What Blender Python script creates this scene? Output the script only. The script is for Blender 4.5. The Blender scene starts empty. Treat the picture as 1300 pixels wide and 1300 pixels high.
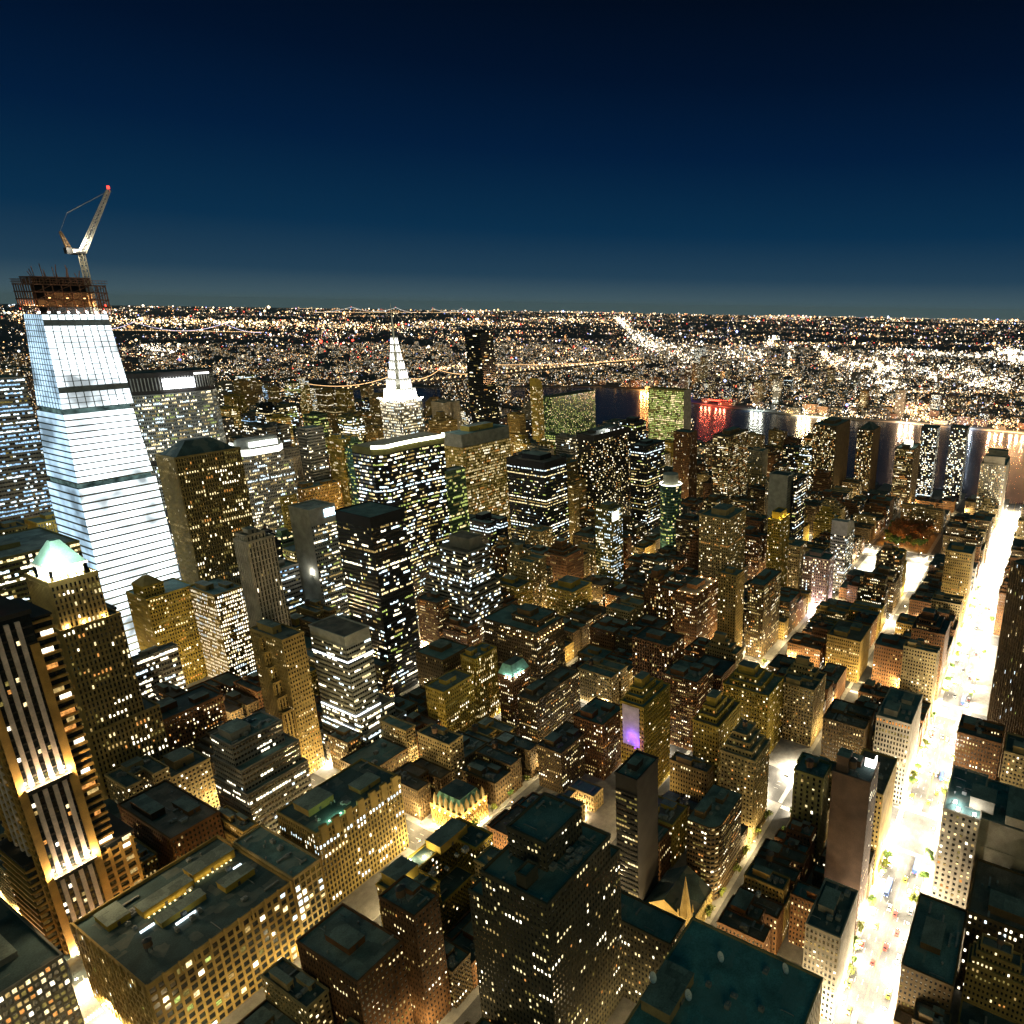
import bpy, math, random
from mathutils import Vector, Matrix
R = math.radians
S = bpy.context.scene
COL = S.collection
rnd = random.Random(7)

# ------------------------------------------------------------------ camera
cd = bpy.data.cameras.new('camera')
cam = bpy.data.objects.new('camera', cd); COL.objects.link(cam)
AZ, PITCH, ROLL = R(62.7165), R(16.701), R(0.9826)
CAMPOS = Vector((7.4155, 4.6757, 319.3165))
fw = Vector((math.sin(AZ)*math.cos(PITCH), math.cos(AZ)*math.cos(PITCH), -math.sin(PITCH)))
rt0 = Vector((math.cos(AZ), -math.sin(AZ), 0)); up0 = rt0.cross(fw)
rt = rt0*math.cos(ROLL)+up0*math.sin(ROLL); up = -rt0*math.sin(ROLL)+up0*math.cos(ROLL)
M = Matrix.Identity(4)
for i in range(3):
    M[i][0] = rt[i]; M[i][1] = up[i]; M[i][2] = -fw[i]; M[i][3] = CAMPOS[i]
cam.matrix_world = M
cd.sensor_width = 36; cd.lens = 36*863.1076/1300; cd.shift_x = -243.325/1300
cd.clip_start = 1; cd.clip_end = 120000
S.camera = cam

# ------------------------------------------------------------------ world, moonless late dusk
W = bpy.data.worlds.new('World'); S.world = W; W.use_nodes = True
nt = W.node_tree; nt.nodes.clear()
def N(nt, typ, **k):
    n = nt.nodes.new(typ)
    for a, b in k.items():
        if a in n.inputs: n.inputs[a].default_value = b
        else: setattr(n, a, b)
    return n
tc = N(nt, 'ShaderNodeTexCoord'); sp = N(nt, 'ShaderNodeSeparateXYZ')
nt.links.new(tc.outputs['Generated'], sp.inputs[0])
cr = N(nt, 'ShaderNodeValToRGB'); e = cr.color_ramp
def lin(c): return tuple((v/255/12.92 if v <= 10 else ((v/255+.055)/1.055)**2.4) for v in c)
stops = [(0.0, (72, 92, 94)), (.010, (64, 87, 97)), (.038, (34, 64, 85)), (.094, (9, 47, 76)), (.187, (2, 29, 60)), (.27, (1, 18, 43)), (.36, (1, 10, 26)), (.55, (5, 34, 42)), (1, (20, 74, 77))]
e.elements[0].position = 0; e.elements[1].position = 1
for p_, c_ in stops[1:-1]: e.elements.new(p_)
for k_, (p_, c_) in enumerate(stops):
    e.elements[k_].position = p_; e.elements[k_].color = (*lin(c_), 1)
nt.links.new(sp.outputs['Z'], cr.inputs[0])
sky = N(nt, 'ShaderNodeTexSky', sky_type='NISHITA', sun_disc=False, sun_elevation=R(-6), sun_rotation=R(250))
b1 = N(nt, 'ShaderNodeBackground', Strength=1.0); b2 = N(nt, 'ShaderNodeBackground', Strength=.05)
nt.links.new(cr.outputs[0], b1.inputs[0]); nt.links.new(sky.outputs[0], b2.inputs[0])
ad = N(nt, 'ShaderNodeAddShader'); wo = N(nt, 'ShaderNodeOutputWorld')
nt.links.new(b1.outputs[0], ad.inputs[0]); nt.links.new(b2.outputs[0], ad.inputs[1]); nt.links.new(ad.outputs[0], wo.inputs[0])

# the broad glow of the floodlit skyscraper the photograph is taken from
sd_ = bpy.data.lights.new('city_glow', 'SUN'); sd_.energy = .33; sd_.angle = R(25); sd_.color = (1, .92, .46)
so = bpy.data.objects.new('city_glow', sd_); COL.objects.link(so)
so.rotation_euler = Vector((math.sin(R(52))*math.cos(R(17)), math.cos(R(52))*math.cos(R(17)), -math.sin(R(17)))).to_track_quat('-Z', 'Y').to_euler()

S.render.engine = 'CYCLES'
S.view_settings.view_transform = 'Standard'; S.view_settings.look = 'None'; S.view_settings.exposure = 0; S.view_settings.gamma = 1
cy = S.cycles
cy.use_denoising = True
cy.max_bounces = 5; cy.diffuse_bounces = 2; cy.glossy_bounces = 2; cy.transparent_max_bounces = 4
cy.sample_clamp_indirect = 5.0; cy.sample_clamp_direct = 0
cy.use_light_tree = True; cy.caustics_reflective = False; cy.caustics_refractive = False

# ------------------------------------------------------------------ helpers
class MB:
    def __init__(s): s.v = []; s.f = []; s.m = []; s.uv = None
    def quad(s, a, b, c, d, m=0):
        i = len(s.v); s.v += [a, b, c, d]; s.f.append((i, i+1, i+2, i+3)); s.m.append(m)
    def poly(s, pts, m=0):
        i = len(s.v); s.v += list(pts); s.f.append(tuple(range(i, i+len(pts)))); s.m.append(m)
    def box(s, x0, y0, z0, x1, y1, z1, m=0, mt=None, bottom=False):
        mt = m if mt is None else mt
        s.quad((x0,y0,z0),(x1,y0,z0),(x1,y0,z1),(x0,y0,z1),m); s.quad((x1,y0,z0),(x1,y1,z0),(x1,y1,z1),(x1,y0,z1),m)
        s.quad((x1,y1,z0),(x0,y1,z0),(x0,y1,z1),(x1,y1,z1),m); s.quad((x0,y1,z0),(x0,y0,z0),(x0,y0,z1),(x0,y1,z1),m)
        s.quad((x0,y0,z1),(x1,y0,z1),(x1,y1,z1),(x0,y1,z1),mt)
        if bottom: s.quad((x0,y1,z0),(x1,y1,z0),(x1,y0,z0),(x0,y0,z0),m)
    def bar(s, a, b, r, m=0, n=4):
        a = Vector(a); b = Vector(b); d = (b-a).normalized()
        u = d.orthogonal().normalized(); w = d.cross(u)
        ra, rb = r if isinstance(r, tuple) else (r, r)
        P = [[tuple(c+(u*math.cos(2*math.pi*(k+.5)/n)+w*math.sin(2*math.pi*(k+.5)/n))*q) for k in range(n)] for c, q in ((a, ra), (b, rb))]
        for k in range(n): s.quad(P[0][k], P[0][(k+1)%n], P[1][(k+1)%n], P[1][k], m)
        s.poly(P[1], m); s.poly(P[0][::-1], m)
    def prism(s, pts, z0, z1, m=0, mt=None, pts2=None):
        p2 = pts2 or pts; n = len(pts)
        for k in range(n):
            a, b = pts[k], pts[(k+1)%n]; c, d = p2[(k+1)%n], p2[k]
            s.quad((*a,z0),(*b,z0),(*c,z1),(*d,z1),m)
        s.poly([(*q,z1) for q in p2], m if mt is None else mt)
    def cone(s, pts, z0, apex, m=0):
        for k in range(len(pts)):
            i = len(s.v); s.v += [(*pts[k],z0),(*pts[(k+1)%len(pts)],z0),apex]; s.f.append((i,i+1,i+2)); s.m.append(m)
    def build(s, name, mats, parent=None, off=None):
        me = bpy.data.meshes.new(name)
        v = s.v
        if off: v = [(a[0]-off[0], a[1]-off[1], a[2]-off[2]) for a in v]
        me.from_pydata(v, [], s.f)
        mats = mats if isinstance(mats, (list, tuple)) else [mats]
        for m in mats: me.materials.append(m)
        if len(mats) > 1: me.polygons.foreach_set('material_index', s.m)
        if s.uv: 
            l = me.uv_layers.new(name='UVMap'); l.data.foreach_set('uv', s.uv)
        me.update()
        o = bpy.data.objects.new(name, me); COL.objects.link(o)
        if parent: o.parent = parent
        return o
def tag(o, label=None, cat=None, group=None, kind=None):
    if label: o['label'] = label
    if cat: o['category'] = cat
    if group: o['group'] = group
    if kind: o['kind'] = kind
    return o
def empty(name, loc, label=None, cat=None, group=None):
    o = bpy.data.objects.new(name, None); COL.objects.link(o); o.location = loc; o.empty_display_size = .5
    return tag(o, label, cat, group)
def copy_tree(o, parent=None):
    c = o.copy(); COL.objects.link(c); c.parent = parent
    for ch in list(o.children): copy_tree(ch, c)
    return c
def ring(cx, cy, r, n, a0=0): return [(cx+r*math.cos(a0+2*math.pi*k/n), cy+r*math.sin(a0+2*math.pi*k/n)) for k in range(n)]

# ------------------------------------------------------------------ materials
MATS = {}
def bsdf(name, rgb, rough=.8, var=.25, scale=.15, fine=.12, spec=.3, metal=0, bump=0):
    if name in MATS: return MATS[name]
    m = bpy.data.materials.new(name); m.use_nodes = True; t = m.node_tree; b = t.nodes['Principled BSDF']
    b.inputs['Roughness'].default_value = rough; b.inputs['Metallic'].default_value = metal; b.inputs['Specular IOR Level'].default_value = spec
    g = N(t, 'ShaderNodeNewGeometry'); n1 = N(t, 'ShaderNodeTexNoise', Scale=scale, Detail=4.0); n2 = N(t, 'ShaderNodeTexNoise', Scale=1.7, Detail=3.0)
    t.links.new(g.outputs['Position'], n1.inputs['Vector']); t.links.new(g.outputs['Position'], n2.inputs['Vector'])
    mr = N(t, 'ShaderNodeMapRange'); mr.inputs[1].default_value = .3; mr.inputs[2].default_value = .7; mr.inputs[3].default_value = 1-var; mr.inputs[4].default_value = 1+var
    t.links.new(n1.outputs[0], mr.inputs[0])
    mr2 = N(t, 'ShaderNodeMapRange'); mr2.inputs[1].default_value = .3; mr2.inputs[2].default_value = .7; mr2.inputs[3].default_value = 1-fine; mr2.inputs[4].default_value = 1+fine
    t.links.new(n2.outputs[0], mr2.inputs[0])
    mu = N(t, 'ShaderNodeMath', operation='MULTIPLY'); t.links.new(mr.outputs[0], mu.inputs[0]); t.links.new(mr2.outputs[0], mu.inputs[1])
    vm = N(t, 'ShaderNodeVectorMath', operation='SCALE'); vm.inputs[0].default_value = rgb; t.links.new(mu.outputs[0], vm.inputs['Scale'])
    t.links.new(vm.outputs[0], b.inputs['Base Color'])
    MATS[name] = m; return m
def glow(name, rgb, st, var=.6, scale=.9, sample=False):
    if name in MATS: return MATS[name]
    m = bpy.data.materials.new(name); m.use_nodes = True; t = m.node_tree; t.nodes.clear()
    em = N(t, 'ShaderNodeEmission'); em.inputs[0].default_value = (*rgb, 1); out = N(t, 'ShaderNodeOutputMaterial')
    if var:
        g = N(t, 'ShaderNodeNewGeometry'); n1 = N(t, 'ShaderNodeTexNoise', Scale=scale, Detail=2.0)
        t.links.new(g.outputs['Position'], n1.inputs['Vector'])
        mr = N(t, 'ShaderNodeMapRange'); mr.inputs[1].default_value = .32; mr.inputs[2].default_value = .68; mr.inputs[3].default_value = st*(1-var); mr.inputs[4].default_value = st*(1+var)
        t.links.new(n1.outputs[0], mr.inputs[0]); t.links.new(mr.outputs[0], em.inputs[1])
    else: em.inputs[1].default_value = st
    t.links.new(em.outputs[0], out.inputs[0])
    m.cycles.emission_sampling = 'AUTO' if sample else 'NONE'
    MATS[name] = m; return m
WALL = dict(
    tan=(.36,.26,.11), beige=(.42,.33,.18), yellow=(.40,.30,.09), pale=(.46,.41,.33), white=(.55,.52,.46), pink=(.55,.40,.38), brick=(.16,.085,.042), brown=(.12,.085,.045),
    dark=(.045,.04,.035), grey=(.25,.24,.21), olive=(.21,.20,.09), orange=(.56,.35,.14), black=(.014,.015,.017), green=(.10,.16,.09), gold=(.46,.36,.12), concrete=(.40,.40,.36), teal=(.07,.16,.15), stone=(.30,.23,.10))
def wall(k): c = WALL[k]; g_ = sum(c)/3; return bsdf('wall_'+k, tuple(max(.004, (g_+(v-g_)*1.25)*.78) for v in c), .85)
GLASS = bsdf('window_glass_dark', (.012,.016,.018), .15, .3, .5, spec=.6)
GREENGLASS = bsdf('window_glass_green', (.03,.07,.05), .15, .3, .5, spec=.6)
def roofmat(name, rgb, rgb2):
    m = bsdf(name, rgb, .9, .35, .12, .25); t = m.node_tree; p = t.nodes['Principled BSDF']; old = p.inputs['Base Color'].links[0].from_socket
    g = N(t,'ShaderNodeNewGeometry'); br = N(t,'ShaderNodeTexVoronoi', Scale=.16, distance='CHEBYCHEV'); t.links.new(g.outputs['Position'], br.inputs['Vector'])
    n2 = N(t,'ShaderNodeSeparateColor'); t.links.new(br.outputs['Color'], n2.inputs[0]); gt = N(t,'ShaderNodeMath', operation='GREATER_THAN'); gt.inputs[1].default_value = .72; t.links.new(n2.outputs[0], gt.inputs[0])
    n3 = N(t,'ShaderNodeTexNoise', Scale=.5, Detail=6.0); t.links.new(g.outputs['Position'], n3.inputs['Vector'])
    mu = N(t,'ShaderNodeMath', operation='MULTIPLY'); t.links.new(gt.outputs[0], mu.inputs[0]); t.links.new(n3.outputs[0], mu.inputs[1])
    mx = N(t,'ShaderNodeMix', data_type='RGBA'); t.links.new(mu.outputs[0], mx.inputs[0]); t.links.new(old, mx.inputs[6]); mx.inputs[7].default_value = (*rgb2,1); t.links.new(mx.outputs[2], p.inputs['Base Color']); return m
ROOF = [roofmat('roof_felt', (.10,.18,.17), (.22,.24,.20)), roofmat('roof_gravel', (.17,.21,.18), (.07,.09,.08)), roofmat('roof_tar', (.05,.085,.085), (.16,.17,.14)), roofmat('roof_brown', (.16,.13,.10), (.06,.07,.06))]
METAL = bsdf('painted_metal', (.22,.23,.22), .5, .2, .6); DARKM = bsdf('dark_steel', (.05,.05,.05), .5)
BLIND = bsdf('window_blind', (.20,.19,.16), .8); WOOD = bsdf('tank_wood', (.16,.10,.06), .9); COPPER = bsdf('green_copper', (.16,.36,.28), .7, .3, .3)
LITS = ['b1','w1','w2','w3','c1','g1','o1','y1']
LIT = dict(b1=glow('lit_window_blue', (.40,.68,1), 1.3), w1=glow('lit_window_warm', (1,.68,.24), .55), w2=glow('lit_window_yellow', (1,.80,.40), 1.7), w3=glow('lit_window_white', (1,.90,.66), 3.2), c1=glow('lit_window_cool', (.75,.92,1), 2.4),
    g1=glow('lit_window_green', (.72,.85,.22), .8), o1=glow('lit_window_orange', (1,.42,.10), .9), y1=glow('lit_window_dim', (.85,.66,.18), .28))
PALS = dict(warm='w1 w1 w2 w2 w2 w3 w3 o1 y1 y1', office='w2 w2 w3 w3 c1 c1 y1 g1 w1', white='w3 w3 w3 w2 c1', gold='w1 w2 w2 w1 y1 y1 o1 w3', green='g1 g1 g1 y1 w2', cool='c1 c1 w3 w2', blue='b1 b1 b1 c1 c1 y1', dim='y1 y1 y1 w1 w1 w2')
PALS = {k: v.split() for k, v in PALS.items()}
# style: wall, bay, floor, pier width share, pier depth, spandrel share, spandrel depth, lit share, lit-row share, palette, core
STY = dict(
    tanp=('tan',2.9,3.3,.52,.25,.5,.2,.14,.04,'warm'), yelp=('yellow',2.9,3.4,.5,.3,.48,.2,.20,.06,'warm'), yelo=('orange',3.2,3.8,.45,.4,.4,.25,.3,.1,'gold'),
    yelapt=('yellow',3.2,3.1,.52,.2,.52,.25,.22,.02,'warm'), tanapt=('beige',3.3,3.0,.5,.15,.5,.3,.24,.02,'warm'), pale=('beige',4.0,4.2,.5,.3,.5,.2,.12,.05,'white'),
    pale2=('pale',3.0,3.6,.42,.4,.4,.2,.12,.04,'warm'), brk=('brick',2.8,3.2,.55,.15,.52,.12,.22,.02,'warm'), brk2=('brick',3.0,3.4,.55,.15,.5,.1,.06,.01,'dim'),
    brkapt=('brown',2.7,2.9,.52,.12,.5,.12,.24,.0,'warm'), brkpier=('brick',3.4,3.0,.4,.5,.35,.15,.3,.0,'warm'), brkfine=('brick',2.4,2.8,.5,.15,.5,.35,.38,.0,'gold'),
    brkband=('brown',2.6,3.1,.3,.15,.45,.5,.34,.04,'warm'), brklit=('brown',2.8,3.1,.55,.15,.5,.12,.16,.0,'warm'), dkbr=('brown',3.0,3.3,.55,.2,.5,.1,.1,.0,'dim'),
    gryb=('grey',2.8,3.8,.22,.15,.5,.35,.08,.05,'white'), grid=('tan',5.2,4.2,.3,.5,.32,.3,.20,.04,'office'), grid2=('beige',4.6,4.6,.22,.5,.28,.3,.22,.12,'cool'),
    rib=('olive',3.0,3.9,.06,.05,.46,.3,.34,.3,'office'), rib2=('grey',2.6,3.9,.15,.1,.45,.3,.30,.4,'white'), litgrid=('stone',2.7,3.7,.4,.35,.4,.2,.72,.2,'white'),
    pierwht=('pale',3.4,3.6,.55,.7,.2,.12,.07,.01,'warm'), whtb=('concrete',2.6,3.7,.1,.1,.5,.4,.12,.08,'white'), whtslab=('concrete',3.0,3.6,.2,.25,.5,.2,.30,.1,'office'),
    blk=('black',2.4,3.7,.18,.15,.5,.1,.13,.09,'office'), blk2=('black',3,3.8,.15,.05,.4,.05,.06,.0,'warm'), blk3=('black',2.2,3.8,.10,.05,.58,.2,.15,.20,'office'),
    grn=('green',3,3.8,.08,.1,.4,.1,.3,.2,'green'), greenap=('green',3.2,3.2,.2,.1,.42,.2,.38,.03,'green'), ungreen=('olive',3.0,3.8,.1,.1,.35,.1,.8,.05,'green'), tealg=('teal',3,3.8,.1,.1,.45,.1,.2,.08,'green'),
    goldlit=('gold',2.6,3.6,.35,.3,.4,.2,.6,.12,'gold'), goldtower=('gold',2.3,3.7,.34,.45,.34,.12,.72,.16,'gold'), goldslim=('gold',3,3.3,.5,.2,.4,.15,.3,.0,'gold'),
    coolband=('grey',3.4,4.2,.08,.1,.55,.3,.3,.55,'blue'), dkapt=('dark',3.2,3.2,.25,.2,.45,.1,.28,.01,'warm'), billb=('olive',3.0,3.4,.5,.2,.45,.15,.3,.06,'cool'),
    sgl=('grey',3.2,4.0,.06,.08,.44,.25,.26,.22,'cool'), aptgold=('brown',3.0,3.0,.4,.25,.42,.1,.42,.0,'gold'), aptgold2=('brown',3.4,3.1,.42,.5,.35,.1,.46,.0,'gold'),
    bwapt=('dark',3.4,3.3,.25,.2,.4,.1,.4,.03,'white'), paleapt=('pale',3.2,3.1,.45,.4,.4,.1,.5,.0,'warm'), pinkapt=('pink',3.2,3.2,.5,.2,.45,.15,.3,.0,'white'), wedgew=('white',3.2,3.6,.2,.1,.5,.4,.3,.05,'white'),
    concr=('concrete',3,3.4,.5,.1,.5,.1,.0,.0,'warm'), tanslab=('tan',4,3.0,.55,.15,.5,.1,.14,.0,'warm'), yelstrip=('olive',5,3.2,.6,.2,.4,.1,.12,.0,'warm'), blank=('brick',3.0,3.2,.5,.12,.5,.1,.2,.0,'warm'),
    thin=('dark',2.6,3.2,.1,.1,.5,.4,.30,.14,'dim'), lantern=('pale',4.2,3.5,.55,.35,.5,.15,.5,.0,'gold'), squarelit=('brown',3.4,3.5,.5,.2,.48,.15,.52,.04,'white'),
    dots=('grey',2.2,3.2,.5,.12,.5,.1,.7,.0,'cool'), ornt=('stone',3.0,3.7,.42,.4,.35,.2,.10,.06,'white'), yeldk=('yellow',3.2,3.2,.55,.1,.52,.1,.22,.0,'warm'), yelpier=('yellow',2.8,3.3,.5,.45,.3,.15,.3,.05,'gold'),
    brnpier=('brick',3.2,3.3,.6,.4,.3,.1,.14,.0,'warm'), purp=('yellow',3.2,3.2,.5,.2,.5,.5,.16,.0,'warm'), piertan=('stone',3.0,3.7,.5,.45,.36,.12,.17,.04,'warm'), whtwin=('grey',3.2,3.9,.3,.3,.4,.2,.62,.04,'gold'))
UNITBOX = {}
def unit_window(mk):
    if mk not in UNITBOX:
        UNITBOX[mk] = []
        for bl in (0,.3,.55):                  # a pane behind a thin frame and a mullion, its blind up, partly or half down
            b = MB(); b.box(-.5,-.5,-.5,.5,.5,.5, bottom=True); b.box(-.02,.5,-.5,.02,.9,.5,1); b.box(-.5,.5,-.5,.5,.9,-.46,1,bottom=True); b.box(-.5,.5,.46,.5,.9,.5,1,bottom=True)
            if bl: b.box(-.48,.5,.46-bl,.48,.7,.46,2,bottom=True)
            me = bpy.data.meshes.new('window'); me.from_pydata(b.v, [], b.f)
            for m_ in ((GLASS,DARKM,BLIND) if mk is None else (LIT[mk],DARKM,LIT['y1'] if mk in ('w1','w2','w3','o1','y1') else BLIND)): me.materials.append(m_)
            me.polygons.foreach_set('material_index', b.m); UNITBOX[mk].append(me)
    return rnd.choice(UNITBOX[mk])

class Bld:
    '''one building: its Empty, a wall mesh (wall + core glass), window panes, roof and rooftop parts'''
    def __init__(s, name, label, loc, sty, cat, group=None, core=None):
        s.root = empty(name, loc, label, cat, group); s.off = loc; s.sty = STY[sty]; s.wall = MB(); s.roof = MB(); s.win = []; s.rows = {}
        s.core = core or GLASS; s.rs = random.Random(int(loc[0]*7+loc[1]*13))
        s.wm = wall(s.sty[0]); s.dist = (Vector(loc)-CAMPOS).length
    def face(s, a, b, z0, z1, sty=None, lit=True, blank=False):
        '''windowed wall from plan point a to b (outside on the right-hand side)'''
        st = STY[sty] if sty else s.sty
        _, bay, fl, pw, pd, sh, sd, pl, pr, pal = st
        k_ = .6 if s.dist < 420 else .8 if s.dist < 620 else 1
        if pl < .6: pl *= k_; pr *= k_
        a = Vector((*a,0)); b = Vector((*b,0)); L = (b-a).length
        if L < .5 or z1-z0 < 1: return
        u = (b-a)/L; n = Vector((u.y,-u.x,0)); W = s.wall
        def P(t, z, d): q = a+u*t+n*d; return (q.x, q.y, z)
        if blank or L < 2.2 or z1-z0 < 2.5:
            W.quad(P(0,z0,0),P(L,z0,0),P(L,z1,0),P(0,z1,0),0); return
        nb = max(1, round(L/(bay*.66))); nf = max(1, round((z1-z0)/fl)); bw = L/nb; fh = (z1-z0)/nf
        W.quad(P(0,z0,0),P(L,z0,0),P(L,z1,0),P(0,z1,0),1)
        hp = bw*pw/2
        for i in range(nb+1):
            t0 = max(0, i*bw-hp); t1 = min(L, i*bw+hp)
            W.quad(P(t0,z0,pd),P(t1,z0,pd),P(t1,z1,pd),P(t0,z1,pd),0)
            W.quad(P(t0,z0,0),P(t0,z0,pd),P(t0,z1,pd),P(t0,z1,0),0); W.quad(P(t1,z0,pd),P(t1,z0,0),P(t1,z1,0),P(t1,z1,pd),0)
        hs = fh*sh
        for j in range(nf+1):
            za = z0+j*fh-hs*.6; zb = za+hs
            za = max(za, z0); zb = min(zb, z1)
            if zb-za < .05: continue
            W.quad(P(0,za,sd),P(L,za,sd),P(L,zb,sd),P(0,zb,sd),0)
            W.quad(P(0,zb,sd),P(L,zb,sd),P(L,zb,0),P(0,zb,0),0); W.quad(P(0,za,0),P(L,za,0),P(L,za,sd),P(0,za,sd),0)
        if not lit: return
        pal = PALS[pal]; rs = s.rs
        for j in range(nf):
            zk = round(z0+j*fh)
            if zk not in s.rows: s.rows[zk] = (rs.random() < pr, rs.choice(pal))
            row, rc = s.rows[zk]
            za = z0+j*fh+hs*.4; zb = z0+(j+1)*fh-hs*.6
            run = 0; rm = None
            for i in range(nb):
                if row: on = rs.random() < .82; mk = rc if rs.random() < .8 else rs.choice(pal)
                elif run > 0: on = True; mk = rm; run -= 1
                else:
                    on = rs.random() < pl; mk = rs.choice(pal)
                    if on and bay < 3.1 and rs.random() < .4: run = rs.randint(1, 4); rm = mk
                ta = i*bw+hp; tb = (i+1)*bw-hp
                if on:
                    q = rs.random()
                    zt = zb if q < .6 else zb-(zb-za)*rs.uniform(.15,.5)
                    s.win.append((a, u, n, ta+.06, tb-.06, za+.05, zt-.05, mk))
                else: s.win.append((a, u, n, ta+.06, tb-.06, za+.05, zb-.05, None))
    def tier(s, x0, y0, x1, y1, z0, z1, faces='SW', parapet=1.0, roof=0, sty=None, blank='', top=True, blankstyle=None):
        for f, (a, b) in dict(S=((x0,y0),(x1,y0)), W=((x0,y1),(x0,y0)), N=((x1,y1),(x0,y1)), E=((x1,y0),(x1,y1))).items():
            s.face(a, b, z0, z1, sty, blank=(f in blank or f not in faces))
        if top:
            W = s.wall; p = parapet; t = .4; zt = z1+p
            s.roof.quad((x0,y0,z1),(x1,y0,z1),(x1,y1,z1),(x0,y1,z1),0); s.clutter(x0,y0,x1,y1,z1)
            o = .35
            for q in ((x0-o,y0-o,x1+o,y0+t),(x0-o,y1-t,x1+o,y1+o),(x0-o,y0+t,x0+t,y1-t),(x1-t,y0+t,x1+o,y1-t)):
                W.box(q[0],q[1],z1-.6,q[2],q[3],zt,0,bottom=True)
    def poly(s, pts, z0, z1, blank=(), sty=None, top=True):
        n = len(pts)
        for k in range(n): s.face(pts[k], pts[(k+1)%n], z0, z1, sty, blank=k in blank)
        if top: s.roof.poly([(*q,z1) for q in pts],0)
    def part(s, name, mb, mats, kind=None):
        o = mb.build(name, mats, s.root, s.off)
        if kind: o['kind'] = kind
        return o
    def house(s, x0, y0, x1, y1, z0, h, mat=None, name='rooftop_house'):
        b = MB(); b.box(x0,y0,z0,x1,y1,z0+h,0,1); b.box(x0-.2,y0-.2,z0+h*.93,x1+.2,y1+.2,z0+h+.3,0,1,True)
        b.box(x0+(x1-x0)*.4, y0-.08, z0, x0+(x1-x0)*.4+1.2, y0, z0+2.2, 2)
        return s.part(name, b, [mat or s.wm, ROOF[1], DARKM])
    def tank(s, x, y, z, r=1.9):
        b = MB()
        for k in range(4):
            a = math.pi/4+k*math.pi/2; b.bar((x+r*.75*math.cos(a),y+r*.75*math.sin(a),z),(x+r*.75*math.cos(a),y+r*.75*math.sin(a),z+3),.14,1)
        b.prism(ring(x,y,r,12), z+3, z+3+r*1.9, 0, 0, ring(x,y,r*.93,12)); b.cone(ring(x,y,r*1.08,12), z+3+r*1.9, (x,y,z+3+r*2.7), 1)
        return s.part('water_tank', b, [WOOD, DARKM])
    def mech(s, x0, y0, x1, y1, z, n=6):
        if s.dist > 620: return
        for k in range(n):
            b = MB(); x = s.rs.uniform(x0,x1); y = s.rs.uniform(y0,y1); w = s.rs.uniform(1.2,3); d = s.rs.uniform(1.2,3); h = s.rs.uniform(1,2.4)
            b.box(x,y,z,x+w,y+d,z+h,0); b.bar((x+w/2,y+d/2,z+h),(x+w/2,y+d/2,z+h+.5),.45,0,8); s.part('roof_machine', b, METAL)
    def lampglow(s, pts, mk='roof_light_white', rgb=(1,.95,.8), st=6, r=.5, energy=0, name='roof_light', col=None):
        for p in pts:
            b = MB(); b.box(p[0]-r,p[1]-r,p[2],p[0]+r,p[1]+r,p[2]+r*1.2,0,bottom=True)
            o = s.part(name, b, glow(mk, rgb, st, 0))
            if energy:
                l = bpy.data.lights.new(name, 'POINT'); l.energy = energy; l.shadow_soft_size = .4; l.color = col or rgb
                lo = bpy.data.objects.new(name+'_lamp', l); COL.objects.link(lo); lo.parent = s.root; lo.location = (p[0]-s.off[0], p[1]-s.off[1], p[2]+r*1.2+.7-s.off[2])
    def clutter(s, x0, y0, x1, y1, z):
        '''ducts, a pipe run and vents spread over a roof near the viewpoint'''
        if s.dist > 560 or x1-x0 < 8 or y1-y0 < 8: return
        rs = s.rs
        for k in range(min(9, int((x1-x0)*(y1-y0)/70)+1)):
            b = MB(); x = rs.uniform(x0+1,x1-3); y = rs.uniform(y0+1,y1-3); q = rs.random()
            if q < .35: L_ = rs.uniform(2,min(9,x1-x)); b.box(x,y,z+.4,x+L_,y+.9,z+1.1,0,bottom=True); b.box(x,y,z,x+.5,y+.9,z+.4,0); b.box(x+L_-.5,y,z,x+L_,y+.9,z+.4,0); s.part('duct', b, METAL)
            elif q < .6: L_ = rs.uniform(2,min(9,y1-y)); b.bar((x,y,z+.5),(x,y+L_,z+.5),.16,0,6); b.bar((x,y,z),(x,y,z+.5),.16,0,6); b.bar((x,y+L_,z),(x,y+L_,z+.5),.16,0,6); s.part('pipe', b, METAL)
            else: b.bar((x,y,z),(x,y,z+1.2),.3,0,8); b.bar((x,y,z+1.2),(x,y,z+1.6),(.6,.35),0,8); s.part('vent', b, METAL)
    def done(s, roofmat=None, maxwin=100, near=430):
        s.part('wall', s.wall, [s.wm, s.core])
        rm_ = roofmat or ROOF[s.rs.choice((0,0,1,2,2,3))]
        for f_ in s.roof.f: rb_ = MB(); rb_.poly([s.roof.v[i_] for i_ in f_]); s.part('roof', rb_, rm_)
        win = s.win
        if s.dist < near and win:
            def size(w):
                a,u,n,ta,tb,za,zb,mk = w; c = a+u*((ta+tb)/2)+Vector((0,0,(za+zb)/2)); d = CAMPOS-c
                return (tb-ta)*(zb-za)*max(0, n.dot(d.normalized()))/d.length_squared
            win = sorted(win, key=size, reverse=True); ind, win = win[:maxwin], win[maxwin:]
            for a,u,n,ta,tb,za,zb,mk in ind:
                o = bpy.data.objects.new('window', unit_window(mk)); COL.objects.link(o); o.parent = s.root
                c = a+u*((ta+tb)/2)+n*.05
                o.matrix_local = Matrix(((u.x*(tb-ta), n.x*.06, 0, c.x-s.off[0]), (u.y*(tb-ta), n.y*.06, 0, c.y-s.off[1]), (0,0,zb-za,(za+zb)/2-s.off[2]), (0,0,0,1)))
        b = MB()
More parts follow.
